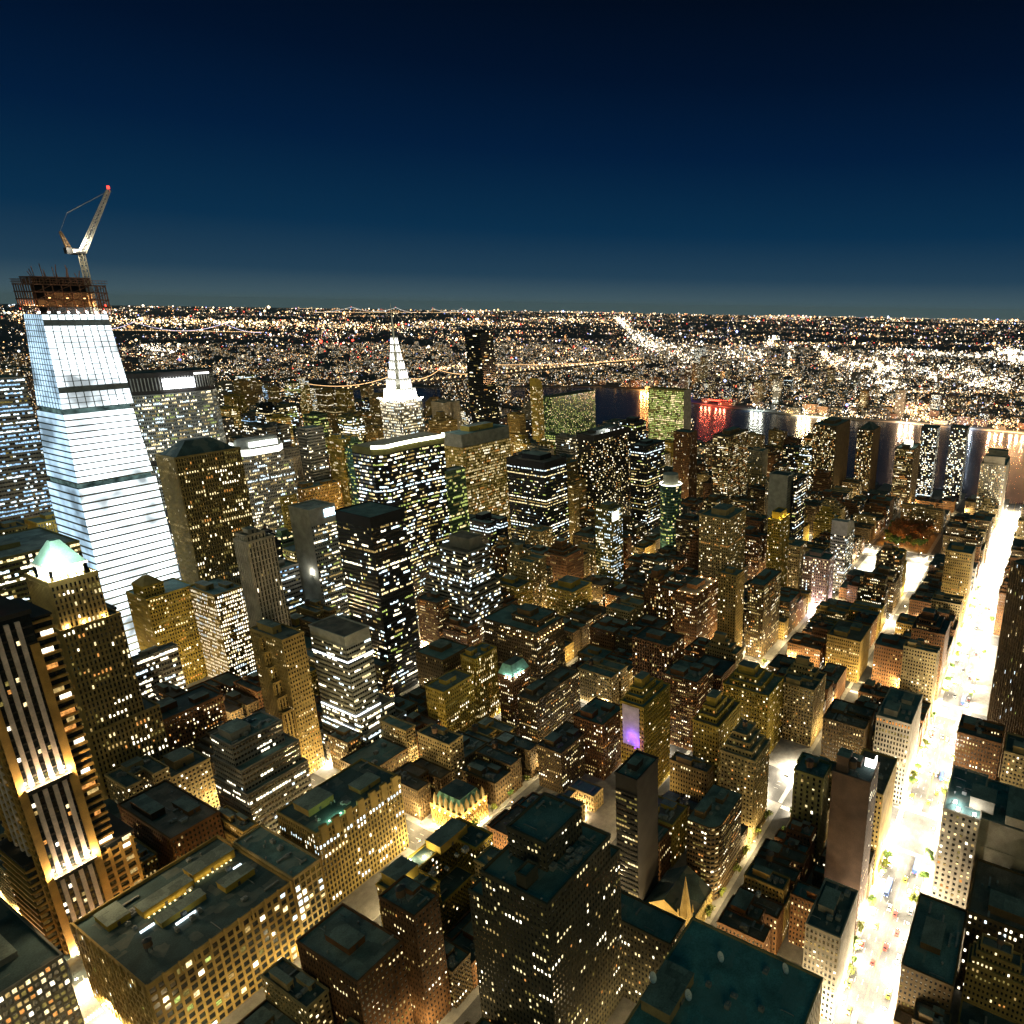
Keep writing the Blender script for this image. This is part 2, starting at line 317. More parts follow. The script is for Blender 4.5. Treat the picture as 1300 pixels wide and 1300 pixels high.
        for a,u,n,ta,tb,za,zb,mk in win:
            if mk is None: continue
            p = a+u*ta+n*.07; q = a+u*tb+n*.07
            b.quad((p.x,p.y,za),(q.x,q.y,za),(q.x,q.y,zb),(p.x,p.y,zb),LITS.index(mk))
        if b.f: tag(s.part('window', b, [LIT[k] for k in LITS]), kind='stuff')
        return s.root

# ------------------------------------------------------------------ where things stand, metres from the viewpoint
HAND = [
('ov',245.0,700.0,60.0,65.0,300.0,'custom','-','office_tower','white lit glass skyscraper under construction, floor bands glowing, crane on its bare steel top'),
('striped',92.0,386.0,35.0,34.0,188.0,'custom','-','apartment_tower','slender tower striped with pale pink and orange piers'),
('crown',150.5,486.4,21.9,31.3,165.0,'custom','-','office_tower','brown stepped tower under a floodlit pale green pyramid roof'),
('metlife',349.0,835.0,92.0,32.0,246.0,'custom','-','office_tower','broad pale slab skyscraper with a bright white glow on its dark top band'),
('chrysler',572.0,715.0,34.0,34.0,319.0,'custom','-','office_tower','slim skyscraper with a blazing white tiered crown ending in a spire'),
('lincoln',296.0,649.0,52.0,30.0,192.0,'piertan','hip','office_tower','brown tower with a dark hipped roof right of the glowing white construction skyscraper'),
('curvecrown',422.0,560.0,86.0,40.0,190.0,'custom','-','office_tower','black glass tower with lit floors and a glowing white rim round its roof'),
('tw',1080.0,1085.0,38.0,44.0,262.0,'blk2','box','apartment_tower','tall thin black tower rising above the horizon lights behind the roofs'),
('un',1238.0,690.0,30.0,86.0,154.0,'ungreen','flat','office_tower','green lit slab tower beside the river with a blank pale end wall'),
('D',215.0,947.0,97.0,40.0,240.0,'coolband','flat','office_tower','blue banded glass tower behind the white construction skyscraper, cut off by the frame'),
('E',150.0,655.0,74.0,66.0,140.0,'rib','shed','office_block','dark flat roofed block with yellow lit bands behind the green pyramid crown'),
('club',249.9,636.5,34.8,32.3,85.0,'yelp','hipsmall','office_block','yellow stone block with a small pyramid penthouse below the white construction skyscraper'),
('brightgrid',280.7,598.4,23.1,38.7,85.0,'litgrid','shed2','office_block','stone block whose window rows nearly all blaze white, beside the pale striped tower'),
('bandwhite',204.3,568.9,31.7,7.7,68.0,'rib2','shed','office_block','low block with bright white window bands below the green pyramid tower'),
('darkroofA',185.8,488.4,36.8,24.3,57.0,'brk','shed2','office_block','low dark roofed block below the blazing stone block, one short row of windows yellow'),
('greyT2',180.0,388.0,36.0,34.0,58.0,'gryb','flat','office_block','lower grey block stepped in terraces beside the bottom of the ziggurat stack'),
('parkingW',142.5,393.7,24.2,55.9,40.0,'brk2','shed2','office_block','low tan block with a brick side wall behind the orange and pink striped tower'),
('longdark',92.0,306.0,62.0,64.0,43.0,'grid','sheds','office_block','long tan block with a wide black roof carrying lit sheds'),
('longdark2',154.8,306.0,14.0,50.0,45.0,'grid2','flat','office_block','taller pale end block joined to the long tan block with the wide black roof'),
('redtower',155.0,217.0,13.0,22.0,67.0,'brk','tank','office_tower','narrow red brick tower lit from below beside the dark red brick block'),
('redblock',132.0,226.0,22.0,40.0,50.0,'brk2','shed','office_block','dark red brick block with a black wall behind the narrow red brick tower'),
('bottomC',163.0,149.0,42.0,34.0,100.0,'custom','-','office_tower','big dark brown brick tower with a square rooftop box and pipes'),
('altman',100.0,56.0,121.0,61.0,55.0,'pale','altman','department_store','wide block with a vast dark teal roof dotted with satellite dishes'),
('white34',247.0,56.0,29.0,16.0,50.0,'pale2','mech','office_block','narrow pale stone block crowded with rooftop machines beside the brightest avenue'),
('brownside',296.0,59.0,18.0,19.0,97.0,'blank','tank','apartment_tower','tall block with a blank brown wall and a bright white light on its roof'),
('dark785',247.0,163.0,20.0,13.0,93.0,'thin','flat','apartment_tower','thin dark tower with a blank brown side and a narrow strip of lit bands'),
('threepark',434.0,-56.0,72.0,72.0,165.0,'custom','-','office_tower','dark brown tower turned cornerwise to the brightest avenue'),
('fourpark',330.0,-32.0,39.0,59.0,70.0,'lantern','mech2','office_block','pale stone block with columns of small lit windows below the dark brown cornerwise tower'),
('southlow',258.0,8.0,44.0,22.0,38.0,'dkbr','shed','office_block','low block with an empty black roof across the brightest avenue from the rooftop machines'),
('southlit',292.0,-46.0,36.0,53.0,48.0,'squarelit','shed2','apartment_block','brown block full of square lit windows behind the low empty black roof'),
('yellowcornerA',457.3,788.3,16.9,66.5,100.0,'yelp','flat','office_block','low pale block with an orange lit corner below the white octagonal crown'),
('ornate',502.3,819.2,50.0,23.6,95.0,'yelo','shed2','office_block','ornate orange lit block behind the white slab with a lit blue sign'),
('slab376',529.4,839.0,23.2,19.1,165.0,'gryb','flat','office_tower','grey slab with a blank side standing right of the white octagonal crown'),
('oct',421.6,792.9,57.7,11.8,172.0,'custom','-','office_tower','pale tower with a white glowing octagonal crown'),
('whitestripe',245.7,467.1,17.2,15.2,165.0,'pierwht','step','office_tower','slender pale tower with dark vertical stripes above terraced setbacks'),
('stripebase',233.7,433.8,19.2,35.7,105.0,'tanp','terr','office_block','terraced tan block with many small setbacks at the foot of the pale striped tower'),
('white395',267.0,412.0,19.0,38.0,100.0,'whtb','penthouse','office_tower','white banded tower stepping out into bright lit podium floors'),
('whiteslab',364.6,589.5,25.3,29.9,138.0,'whtslab','flat','office_tower','white slab tower with a bright blue white sign at its top corner'),
('blacktower',336.0,466.0,32.0,42.0,158.0,'blk','flat','office_tower','black box tower with scattered lit rows right of the slab with the blue sign'),
('tealglass',518.9,718.1,4.2,31.0,150.0,'tealg','flat','office_tower','teal glass tower tucked against the left of the black tower with the glowing rim'),
('gold',600.0,645.0,82.0,30.0,166.0,'goldtower','box','office_tower','large golden lit tower with fine vertical ribs and a pale blank top band'),
('black2',632.0,545.0,42.0,60.0,136.0,'blk3','box','office_tower','black box tower with bright horizontal bands right of the golden ribbed tower'),
('greenback',498.1,561.9,26.0,12.7,150.0,'grn','flat','office_tower','green lit glass tower between the rim lit black tower and the golden tower'),
('pair730',742.0,552.0,84.0,28.0,152.0,'dkapt','star','apartment_tower','dark twin faced tower with a white star of light on its roof'),
('billboard',595.7,422.2,21.4,22.2,105.0,'billb','sign','office_tower','stepped grey olive slab carrying a square lit white sign near its top'),
('stripe800',769.4,486.5,49.6,25.2,140.0,'blk3','shed','office_tower','dark tower with strong white bands standing left of the round glass tower'),
('round843',740.0,425.0,28.0,28.0,112.0,'tealg','-','office_tower','round glass tower with a pale drum on its top'),
('slim672',1060.0,925.0,18.0,16.0,165.0,'goldslim','wedge','apartment_tower','slim gold lit tower with a curved wedge top standing before the river'),
('greenslab',1130.0,945.0,150.0,24.0,135.0,'greenap','flat','office_tower','wide dark green slab speckled with yellow windows beside the river'),
('brown855',949.1,518.7,26.6,28.9,128.0,'brnpier','flat','apartment_tower','brown brick tower with one lit white vertical line, right of the round glass tower'),
('tower905',902.7,427.3,71.2,26.0,138.0,'aptgold','box','apartment_tower','dark topped apartment tower full of gold windows before the red reflection in the river'),
('concrete978',767.9,283.0,21.9,23.7,125.0,'concr','flat','apartment_tower','pale blank concrete tower with a dark banded side near the river'),
('bands1010',774.5,272.9,34.5,4.1,118.0,'blk3','flat','office_tower','narrow dark tower with white bands touching the pale blank concrete tower'),
('ring975',652.6,246.9,30.5,13.4,105.0,'yelapt','ring','apartment_tower','slim tan tower with a ring of yellow light under its roof box'),
('tan888',601.0,282.4,42.7,33.3,115.0,'tanapt','box','apartment_tower','wide tan apartment tower with a square box on its roof, below the river'),
('brick858',512.3,270.3,43.6,22.3,68.0,'brk','litroof','apartment_block','brick block with a brightly lit terrace running round its roof edge'),
('tan912',519.2,234.8,16.9,17.9,92.0,'tanslab','shed','apartment_tower','slim tan tower with a smooth side next to the lit roof terrace'),
('apt950',549.7,220.4,43.7,15.9,74.0,'aptgold','mech','apartment_tower','dark capped tower of gold windows rising from bright yellow street light'),
('kip1030',1120.0,330.0,84.0,40.0,132.0,'aptgold2','box','apartment_tower','wide brown tower glittering with gold windows against the river'),
('kip1085',1195.0,285.0,50.0,28.0,118.0,'aptgold2','hip','apartment_tower','brown riverside tower with a dark hipped top and one lit corner edge'),
('kip1120',1150.0,205.0,62.0,30.0,100.0,'aptgold','lantern','apartment_tower','broad gold windowed tower by the river with a white lantern on its roof'),
('wat1185',1222.0,182.0,30.0,27.0,128.0,'bwapt','flat','apartment_tower','thin black and white riverside tower, nearer the green lit slab, of a close pair'),
('wat1210',1224.0,134.0,30.0,27.0,132.0,'bwapt','flat','apartment_tower','thin black and white riverside tower, nearer the brightest avenue, of a close pair'),
('cop1245',1060.0,58.0,70.0,34.0,108.0,'paleapt','twin','apartment_tower','pale lit apartment slab with two roof stubs by the river'),
('pink1020',676.7,198.2,22.6,28.4,62.0,'pinkapt','mech','apartment_tower','pinkish white lit tower standing in a pool of white street light'),
('tower1060',746.3,199.1,33.3,18.8,70.0,'wedgew','wedge','apartment_tower','small rounded white tower just behind the pinkish white lit tower'),
('tan1045',551.0,128.0,36.0,30.0,40.0,'tanp','shed2','apartment_block','tan block lit evenly from the street, with a lit roof hatch'),
('brick803',415.9,243.0,22.4,34.0,68.0,'brkpier','shed','apartment_block','stepped brick block with pale vertical window strips'),
('brick840',394.5,207.3,25.3,28.6,58.0,'brkfine','shed2','apartment_block','brick block with fine rows of warm windows before the stepped brick block'),
('apt915',411.0,158.0,30.0,36.0,53.0,'yelapt','penty','apartment_block','yellow block with terraced upper floors and a tall yellow rooftop box'),
('apt865',347.4,166.8,33.8,18.3,62.0,'yelapt','penty','apartment_block','yellow block with a cluster of terraces beside the block with the tall rooftop box'),
('apt950b',330.0,134.0,24.0,22.0,60.0,'tanapt','terr','apartment_block','tan block with white terrace lamps standing on the corner of a leafy bright street'),
('curvebrick',280.0,134.0,32.0,18.0,50.0,'brkband','shed2','apartment_block','rounded corner brick block with bright curved window bands beside the leafy street'),
('dark1005',332.1,92.3,14.9,17.6,62.0,'yelstrip','tank','apartment_tower','dark yellow tower with one vertical string of lights beside the blank brown wall'),
('tan1110',335.0,59.0,36.0,20.0,62.0,'tanp','flat','apartment_block','tan block with a long row of windows right behind the tall blank brown wall'),
('tan1160',411.0,59.0,40.0,22.0,62.0,'pale2','shed2','apartment_block','pale block on the far corner of the brightest avenue crossing'),
('silver',430.0,462.0,26.0,36.0,98.0,'sgl','shed','office_tower','upper silver glass block of a ziggurat office stack'),
('brick610',379.9,344.5,34.2,56.2,70.0,'brklit','attic','apartment_block','brick block with a cornice of small lights and a blank tan side wall'),
('brick570',330.8,303.6,49.9,16.9,48.0,'brkapt','shed2','apartment_block','large red brown block dotted with small yellow windows'),
('yellow595',341.8,372.1,22.6,14.9,58.0,'yelpier','shed2','office_block','yellow lit block with tall window columns above a glowing street corner'),
('greencrown',344.6,338.2,19.1,14.1,50.0,'brk','greenroof','apartment_block','brick block with a green copper roof lit by white floodlights'),
('block545',308.1,370.0,28.2,18.6,48.0,'yelp','shed','office_block','yellow stone block with a roof shed beside the block with tall window columns'),
('mid700',309.8,264.9,31.3,20.3,32.0,'brkapt','shed2','apartment_block','low brown block with lit top floor windows and a dark square roof terrace'),
('mid775',335.2,248.8,25.9,24.9,44.0,'brk','shed2','apartment_block','dark brick block with a rooftop house just left of the purple lit wall'),
('purple',330.0,212.0,33.0,18.0,72.0,'purp','pentp','apartment_block','yellow terraced block with one wall washed in purple light behind the thin dark tower'),
('tan430',176.0,318.0,52.0,34.0,50.0,'ornt','shed2','office_block','tan block with a zigzag parapet and green roof lights'),
('yel520',173.9,244.1,52.5,25.8,42.0,'yeldk','lshed','office_block','yellow courtyard block with blazing terrace lamps on its roof'),
('teal600',206.0,150.0,16.0,30.0,44.0,'tanp','shed2','office_block','low block with a dark teal roof tucked behind the big dark brown tower'),
('wfifth',22.0,352.0,60.0,80.0,46.0,'whtwin','shed2','department_store','grey block with a grid of dull lit windows across from the pink striped tower'),
('library',286.0,236.0,30.0,20.0,14.0,'custom','-','library','low stone library around a courtyard flooded with orange light'),
('mansion',250.0,296.0,22.0,26.0,22.0,'custom','-','mansion','small mansard mansion with gold lit dormers and finials on a bright corner'),
('church',250.0,134.0,26.0,28.0,14.0,'custom','-','church','dark church with a pointed stone spire behind the vast teal roof')]
INFILL = [
(280,-26,10.7,30.0,30.8,'tanp','terr','apartment_block','mid-height tan block with a terraced front right of the pale block with rooftop machines'),
(247,92,27.7,24.6,27.8,'brk2','mech','apartment_block','mid-height dark brick block with roof machines behind the vast teal roof'),
(121,246,9.5,31.3,35.6,'tanapt','shed2','apartment_block','mid-height beige block with two roof sheds left of the narrow red brick tower'),
(411,88,27.4,28.9,48.6,'dkbr','mech','apartment_block','tall dim brown block with roof machines behind the tower with the string of lights'),
(442,134,16.1,27.1,48,'tanapt','shed2','apartment_block','tall beige block with two roof sheds before, left of the evenly lit tan block'),
(411,5,21.8,25.5,66.0,'brk','mech','office_tower','tall red brick tower with roof machines behind the block with columns of lit windows'),
(180,215,27.7,28.0,15.1,'brk','mech','apartment_block','low red brick block with roof machines right of the narrow red brick tower'),
(247,329,27.0,29.0,22,'dkbr','flat','apartment_block','small dim brown block with a bare roof left of the gold lit mansion'),
(294,295,27.7,31.1,22,'dkbr','tank','apartment_block','small dim brown block with a water tank behind, right of the gold lit mansion'),
(172,456,21.7,24.9,35.6,'tanapt','box','apartment_block','mid-height beige block with a roof box right of the orange and pink striped tower'),
(516,60,17.9,25.5,63.4,'tanapt','shed2','office_tower','tall beige tower with two roof sheds right of the evenly lit tan block'),
(411,295,23.3,33.7,28.4,'tanapt','tank','apartment_block','mid-height beige block with a water tank right of the large red brown block'),
(247,249,22.8,28.6,20,'brk2','flat','apartment_block','small dark brick block with a bare roof right of the gold lit mansion'),
(341,407,27.6,30.7,47.8,'dkbr','mech','apartment_block','tall dim brown block with roof machines left of the lit green copper roof'),
(715,60,29.5,25.8,82.1,'tanp','mech','apartment_tower','tall tan tower with roof machines in front of the pale slab by the river'),
(274,329,11.7,29.0,39.1,'tanapt','tank','apartment_block','mid-height beige block with a water tank behind the gold lit mansion'),
(337,169,9.2,27.4,34.2,'tanp','shed2','apartment_block','mid-height tan block with two roof sheds left of the corner block with terrace lamps'),
(287,91,21.7,25.0,28.8,'brk2','tank','apartment_block','mid-height dark brick block with a water tank right of the rounded corner block'),
(502,456,22.3,33.1,67.5,'tanapt','penty','office_tower','tall beige tower with a terraced top right of the silver ziggurat'),
(95,456,24.8,26.1,28.5,'tanapt','mech','apartment_block','mid-height beige block with roof machines in front of the orange and pink striped tower'),
(411,492,17.8,26.6,50.4,'brkfine','tank','apartment_block','tall warm lit brick block with a water tank before, left of the silver ziggurat'),
(556,88,24.1,28.5,38.9,'brk2','mech','apartment_block','mid-height dark brick block with roof machines right of the evenly lit tan block'),
(150,456,21.7,24.7,43.6,'tanapt','mech','apartment_block','mid-height beige block with roof machines right of the orange and pink striped tower'),
(247,376,30.5,29.0,18,'dkbr','flat','apartment_block','small dim brown block with a bare roof behind the block with the zigzag parapet'),
(275,92,11.7,24.4,31.3,'tanp','mech','apartment_block','mid-height tan block with roof machines before, right of the rounded corner block'),
(279,295,14.7,30.5,18,'dkbr','shed2','apartment_block','small dim brown block with two roof sheds behind, right of the gold lit mansion'),
(503,405,30.9,33.3,45.4,'yelapt','box','apartment_block','mid-height yellow brick block with a roof box right of the silver ziggurat'),
(169,215,10.7,26.5,22,'brkapt','mech','apartment_block','small brown brick block with roof machines before, right of the narrow red brick tower'),
(254,406,11.7,32.0,26.4,'aptgold','mech','apartment_block','mid-height brown gold windowed block with roof machines in front of the white banded tower'),
(277,60,9.8,29.3,31.2,'brk','shed','apartment_block','mid-height red brick block with one roof shed in front of the blank brown wall'),
(556,60,32.0,26.8,61.5,'brk2','penty','office_tower','tall dark brick tower with a terraced top left of the dark cornerwise tower'),
(515,295,19.1,33.9,66.6,'brkpier','penty','office_tower','tall pale striped brick tower with a terraced top left of the lit roof terrace'),
(247,7,9.8,22.5,23.9,'dkbr','shed2','apartment_block','small dim brown block with two roof sheds right of the vast teal roof'),
(291,168,17.7,28.4,29.4,'yelapt','shed2','apartment_block','mid-height yellow brick block with two roof sheds right of the thin dark tower'),
(556,567,30.9,31.6,76.5,'blk3','box','office_tower','tall black, white banded tower with a roof box behind the silver ziggurat'),
(556,456,31.2,29.5,56.1,'brk2','penty','apartment_block','tall dark brick block with a terraced top behind the block with the lit cornice'),
(556,810,23.7,30.4,150,'yelpier','shed2','office_tower','very tall yellow ribbed tower with two roof sheds right of the white octagonal crown'),
(321,94,10.0,22.4,29.3,'brk2','shed2','apartment_block','mid-height dark brick block with two roof sheds left of the blank brown wall'),
(411,-26,21.5,28.5,61.8,'tanapt','shed2','office_tower','tall beige tower with two roof sheds behind the block with columns of lit windows'),
(671,134,14.0,29.3,53.7,'brkapt','shed2','apartment_block','tall brown brick block with two roof sheds right of the pinkish white lit tower'),
(556,165,23.3,31.5,20,'brk','shed2','apartment_block','small red brick block with two roof sheds left of the evenly lit tan block'),
(278,376,7.7,26.6,31.6,'tanapt','flat','apartment_block','mid-height beige block with a bare roof before, right of the white banded tower'),
(411,456,17.8,30.9,32.1,'brk','shed2','apartment_block','mid-height red brick block with two roof sheds in front of the silver ziggurat'),
(715,295,29.3,26.4,59.4,'brk','box','apartment_block','tall red brick block with a roof box right of the wide tan tower'),
(168,376,9.8,32.3,30.8,'tanp','shed2','apartment_block','mid-height tan block with two roof sheds left of the block with the zigzag parapet'),
(466,331,27.7,26.2,36,'brk2','shed','apartment_block','mid-height dark brick block with one roof shed left of the stepped brick block'),
(332,617,31.5,28.7,82.3,'coolband','box','office_tower','tall cool lit banded tower with a roof box right of the pale striped tower'),
(480,456,21.7,33.4,48,'yelapt','mech','apartment_block','tall yellow brick block with roof machines right of the silver ziggurat'),
(715,244,24.9,33.4,57.0,'tanapt','mech','apartment_block','tall beige block with roof machines behind, left of the pinkish white lit tower'),
(208,215,14.5,27.1,39.6,'tanapt','shed','apartment_block','mid-height beige block with one roof shed right of the yellow courtyard block'),
(715,376,24.4,32.2,66.4,'brkapt','shed','apartment_tower','tall brown brick tower with one roof shed before, right of the round glass tower'),
(95,244,26.0,32.9,22,'dkbr','tank','apartment_block','small dim brown block with a water tank left of the narrow red brick tower'),
(451,215,27.7,29.3,32,'brk2','shed','apartment_block','mid-height dark brick block with one roof shed right of the stepped brick block'),
(494,332,30.4,26.0,44.7,'tanapt','tank','apartment_block','mid-height beige block with a water tank behind, left of the stepped brick block'),
(247,536,20.4,31.0,13,'dkbr','tank','apartment_block','low dim brown block with a water tank in front of the blazing stone block'),
(308,329,27.7,29.0,16,'tanp','tank','apartment_block','low tan block with a water tank in front of the lit green copper roof'),
(247,-26,32.8,29.6,9,'tanp','shed','apartment_block','low tan block with one roof shed right of the pale block with rooftop machines'),
(194,456,28.6,26.6,31.5,'brkapt','terr','apartment_block','mid-height brown brick block with a terraced front in front of the blazing stone block'),
(270,251,14.7,26.1,18,'brk','flat','apartment_block','small red brick block with a bare roof left of the orange lit library'),
(662,60,22.4,27.1,46.7,'tanapt','mech','apartment_block','tall beige block with roof machines behind, left of the dark cornerwise tower'),
(502,134,32.1,25.7,22,'brk2','mech','apartment_block','small dark brick block with roof machines in front of the evenly lit tan block'),
(465,376,21.7,25.1,25,'dkbr','mech','apartment_block','small dim brown block with roof machines right of the block with the lit cornice'),
(882,810,18.9,30.3,140,'tanp','mech','office_tower','very tall tan tower with roof machines before, left of the wedge topped gold tower'),
(276,169,14.7,27.8,27.3,'brk2','tank','apartment_block','mid-height dark brick block with a water tank before, right of the thin dark tower'),
(479,215,14.7,29.2,38.6,'tanapt','penty','apartment_block','mid-height beige block with a terraced top in front of the curved tan tower'),
(298,406,14.7,32.2,25.9,'brkband','shed','apartment_block','small brown banded block with one roof shed right of the white banded tower'),
(675,536,9.5,27.0,100,'tanp','mech','apartment_tower','very tall tan tower with roof machines right of the banded black box tower'),
(738,134,17.7,27.5,55,'brkband','penty','apartment_block','tall brown banded block with a terraced top right of the pinkish white lit tower'),
(247,571,32.5,28.2,15,'brk','flat','apartment_block','low red brick block with a bare roof in front of the blazing stone block'),
(867,565,33.4,33.9,150,'blk','box','apartment_tower','very tall black glass tower with a roof box behind the white banded dark tower'),
(610,536,20.8,26.5,56.0,'tanapt','shed','apartment_block','tall beige block with one roof shed in front of the banded black box tower'),
(345,570,18.5,28.6,49.5,'tanp','tank','apartment_block','tall tan block with a water tank right of the pale striped tower'),
(1049,162,7.7,34.5,33.1,'tanapt','flat','apartment_block','mid-height beige block with a bare roof left of the pale slab by the river'),
(867,968,34.2,32.8,150,'pierwht','mech','office_tower','very tall pale ribbed tower with roof machines behind, left of the golden ribbed tower'),
(459,134,11.7,28.1,48,'tanapt','penty','apartment_block','tall beige block with a terraced top before, left of the evenly lit tan block'),
(864,243,20.4,34.0,51.1,'yelapt','penty','apartment_block','tall yellow brick block with a terraced top right of the blank concrete tower'),
(309,167,27.7,29.7,13,'dkbr','mech','apartment_block','low dim brown block with roof machines behind, left of the rounded corner block'),
(654,1019,30.3,27.8,150,'grn','mech','office_tower','very tall green glass tower with roof machines behind, right of the white octagonal crown'),
(715,164,33.5,32.9,22.2,'brk2','shed2','apartment_block','small dark brick block with two roof sheds right of the pinkish white lit tower'),
(607,215,21.7,31.5,36,'brkapt','shed2','apartment_block','mid-height brown brick block with two roof sheds right of the dark capped gold tower'),
(194,567,8.8,31.9,100,'goldlit','shed','office_tower','very tall gold windowed tower with one roof shed right of the green pyramid crown'),
(931,87,30.5,29.2,42.4,'brkapt','shed','apartment_block','mid-height brown brick block with one roof shed right of the pinkish white lit tower'),
(715,134,22.3,28.3,41.0,'brkband','box','apartment_block','mid-height brown banded block with a roof box right of the pinkish white lit tower'),
(556,408,20.9,29.7,32,'brkapt','tank','apartment_block','mid-height brown brick block with a water tank behind, left of the stepped brick block'),
(715,91,24.4,25.5,20,'brk2','shed','apartment_block','small dark brick block with one roof shed right of the evenly lit tan block'),
(511,90,23.0,26.7,16,'brk','mech','apartment_block','low red brick block with roof machines in front of the evenly lit tan block'),
(864,1290,36.8,32.0,150,'tanp','mech','office_tower','very tall tan tower with roof machines behind, right of the white octagonal crown'),
(1037,134,21.7,24.6,34,'tanapt','mech','apartment_block','mid-height beige block with roof machines in front of the tower with the white lantern'),
(322,456,7.7,30.6,37.9,'brkband','flat','apartment_block','mid-height brown banded block with a bare roof right of the white banded tower'),
(487,295,27.7,32.7,36,'brkfine','mech','apartment_block','mid-height warm lit brick block with roof machines behind the stepped brick block'),
(643,134,27.7,29.5,26,'yelapt','flat','apartment_block','mid-height yellow brick block with a bare roof behind the evenly lit tan block'),
(465,295,21.7,32.9,36,'dkbr','shed2','apartment_block','mid-height dim brown block with two roof sheds left of the stepped brick block'),
(496,248,14.9,29.2,28,'brkfine','shed','apartment_block','mid-height warm lit brick block with one roof shed right of the stepped brick block'),
(487,376,21.7,26.2,28,'brkapt','mech','apartment_block','mid-height brown brick block with roof machines right of the block with the lit cornice'),
(286,330,21.7,27.8,20,'dkbr','mech','apartment_block','small dim brown block with roof machines behind the gold lit mansion'),
(286,376,21.1,27.5,22,'brk2','tank','apartment_block','small dark brick block with a water tank before, right of the white banded tower'),
(882,703,18.8,31.6,112.6,'gryb','mech','office_tower','very tall grey banded tower with roof machines behind the banded black box tower'),
(247,488,33.1,29.9,22,'brk2','shed','apartment_block','small dark brick block with one roof shed left of the white banded tower'),
(637,166,21.7,30.5,22,'tanp','shed2','apartment_block','small tan block with two roof sheds in front of the pinkish white lit tower'),
(315,60,7.7,30.0,18,'dkbr','tank','townhouse','small dim brown townhouse with a water tank in front of the blank brown wall'),
(213,536,9.4,27.7,45.0,'brkapt','shed2','apartment_block','mid-height brown brick block with two roof sheds right of the green pyramid crown'),
(864,1582,26.2,31.5,150,'tanp','mech','office_tower','very tall tan tower with roof machines right of the broad pale slab skyscraper'),
(174,485,11.0,33.7,37.6,'dkbr','mech','apartment_block','mid-height dim brown block with roof machines right of the orange and pink striped tower'),
(556,326,21.8,31.3,57.3,'brkapt','box','apartment_block','tall brown brick block with a roof box behind, left of the lit roof terrace'),
(651,327,20.6,30.5,65.7,'brk2','penty','apartment_tower','tall dark brick tower with a terraced top left of the wide tan tower'),
(715,810,37.0,30.2,150,'tanp','penty','office_tower','very tall tan tower with a terraced top behind, left of the golden ribbed tower'),
(621,134,21.7,29.0,26,'brk','tank','apartment_block','mid-height red brick block with a water tank behind the evenly lit tan block'),
(883,1260,17.8,27.5,150,'yelpier','mech','office_tower','very tall yellow ribbed tower with roof machines behind, right of the white octagonal crown'),
(1098,331,21.3,26.5,54.8,'brk2','mech','apartment_block','tall dark brick block with roof machines in front of the glittering brown tower'),
(556,970,32.4,31.2,150,'gryb','tank','office_tower','very tall grey banded tower with a water tank behind the white octagonal crown'),
(625,376,17.7,29.5,41.5,'brkband','mech','apartment_block','mid-height brown banded block with roof machines in front of the round glass tower'),
(931,60,26.5,24.0,58.4,'brkapt','mech','apartment_block','tall brown brick block with roof machines behind the dark cornerwise tower'),
(1160,409,22.6,29.1,80.1,'blk','tank','apartment_tower','tall black glass tower with a water tank left of the glittering brown tower'),
(595,166,11.7,30.7,22,'brk2','tank','apartment_block','small dark brick block with a water tank left of the evenly lit tan block'),
(313,407,27.7,31.5,15,'dkbr','tank','apartment_block','low dim brown block with a water tank right of the white banded tower'),
(1105,456,25.1,26.3,77.5,'pierwht','mech','apartment_tower','tall pale ribbed tower with roof machines right of the dark topped gold windowed tower'),
(640,60,21.7,25.9,36,'brk2','box','apartment_block','mid-height dark brick block with a roof box left of the dark cornerwise tower'),
(872,376,29.0,31.1,53.4,'brkapt','shed2','apartment_block','tall brown brick block with two roof sheds left of the blank concrete tower'),
(647,487,37.8,31.0,45.5,'brkapt','mech','apartment_block','mid-height brown brick block with roof machines before, right of the banded black box tower'),
(715,1,21.6,28.9,46.5,'brk2','terr','apartment_block','tall dark brick block with a terraced front behind the dark cornerwise tower'),
(510,164,23.8,33.3,18,'brkapt','shed','apartment_block','small brown brick block with one roof shed left of the evenly lit tan block'),
(648,1127,26.3,34.6,150,'blk','terr','office_tower','very tall black glass tower with a terraced front behind the white octagonal crown'),
(715,567,25.8,32.2,90.6,'tanp','penty','apartment_tower','very tall tan tower with a terraced top right of the banded black box tower'),
(309,94,11.7,22.2,23.1,'brk2','tank','apartment_block','small dark brick block with a water tank left of the blank brown wall'),
(197,617,25.8,23.7,96.5,'blk3','shed2','office_tower','very tall black, white banded tower with two roof sheds behind the green pyramid crown'),
(862,1132,21.3,29.1,150,'tanp','box','office_tower','very tall tan tower with a roof box left of the tall thin black tower'),
(128,411,13.1,26.9,23.8,'tanp','shed2','apartment_block','small tan block with two roof sheds behind the block with the wide black roof'),
(931,215,25.3,33.2,22,'dkbr','mech','apartment_block','small dim brown block with roof machines behind, right of the pinkish white lit tower'),
(556,376,33.1,28.3,24.5,'brkpier','mech','apartment_block','small pale striped brick block with roof machines behind the stepped brick block'),
(186,536,27.2,26.7,34.9,'brkapt','mech','apartment_block','mid-height brown brick block with roof machines before, right of the green pyramid crown'),
(931,376,29.9,30.2,57.2,'dkbr','shed','apartment_block','tall dim brown block with one roof shed left of the blank concrete tower'),
(268,536,17.7,31.7,20,'brk2','tank','apartment_block','small dark brick block with a water tank in front of the blazing stone block'),
(1286,488,24.1,30.3,82.5,'tanp','tank','apartment_tower','tall tan tower with a water tank left of the glittering brown tower'),
(247,808,34.1,31.7,121.1,'yelpier','mech','office_tower','very tall yellow ribbed tower with roof machines before, left of the white construction skyscraper'),
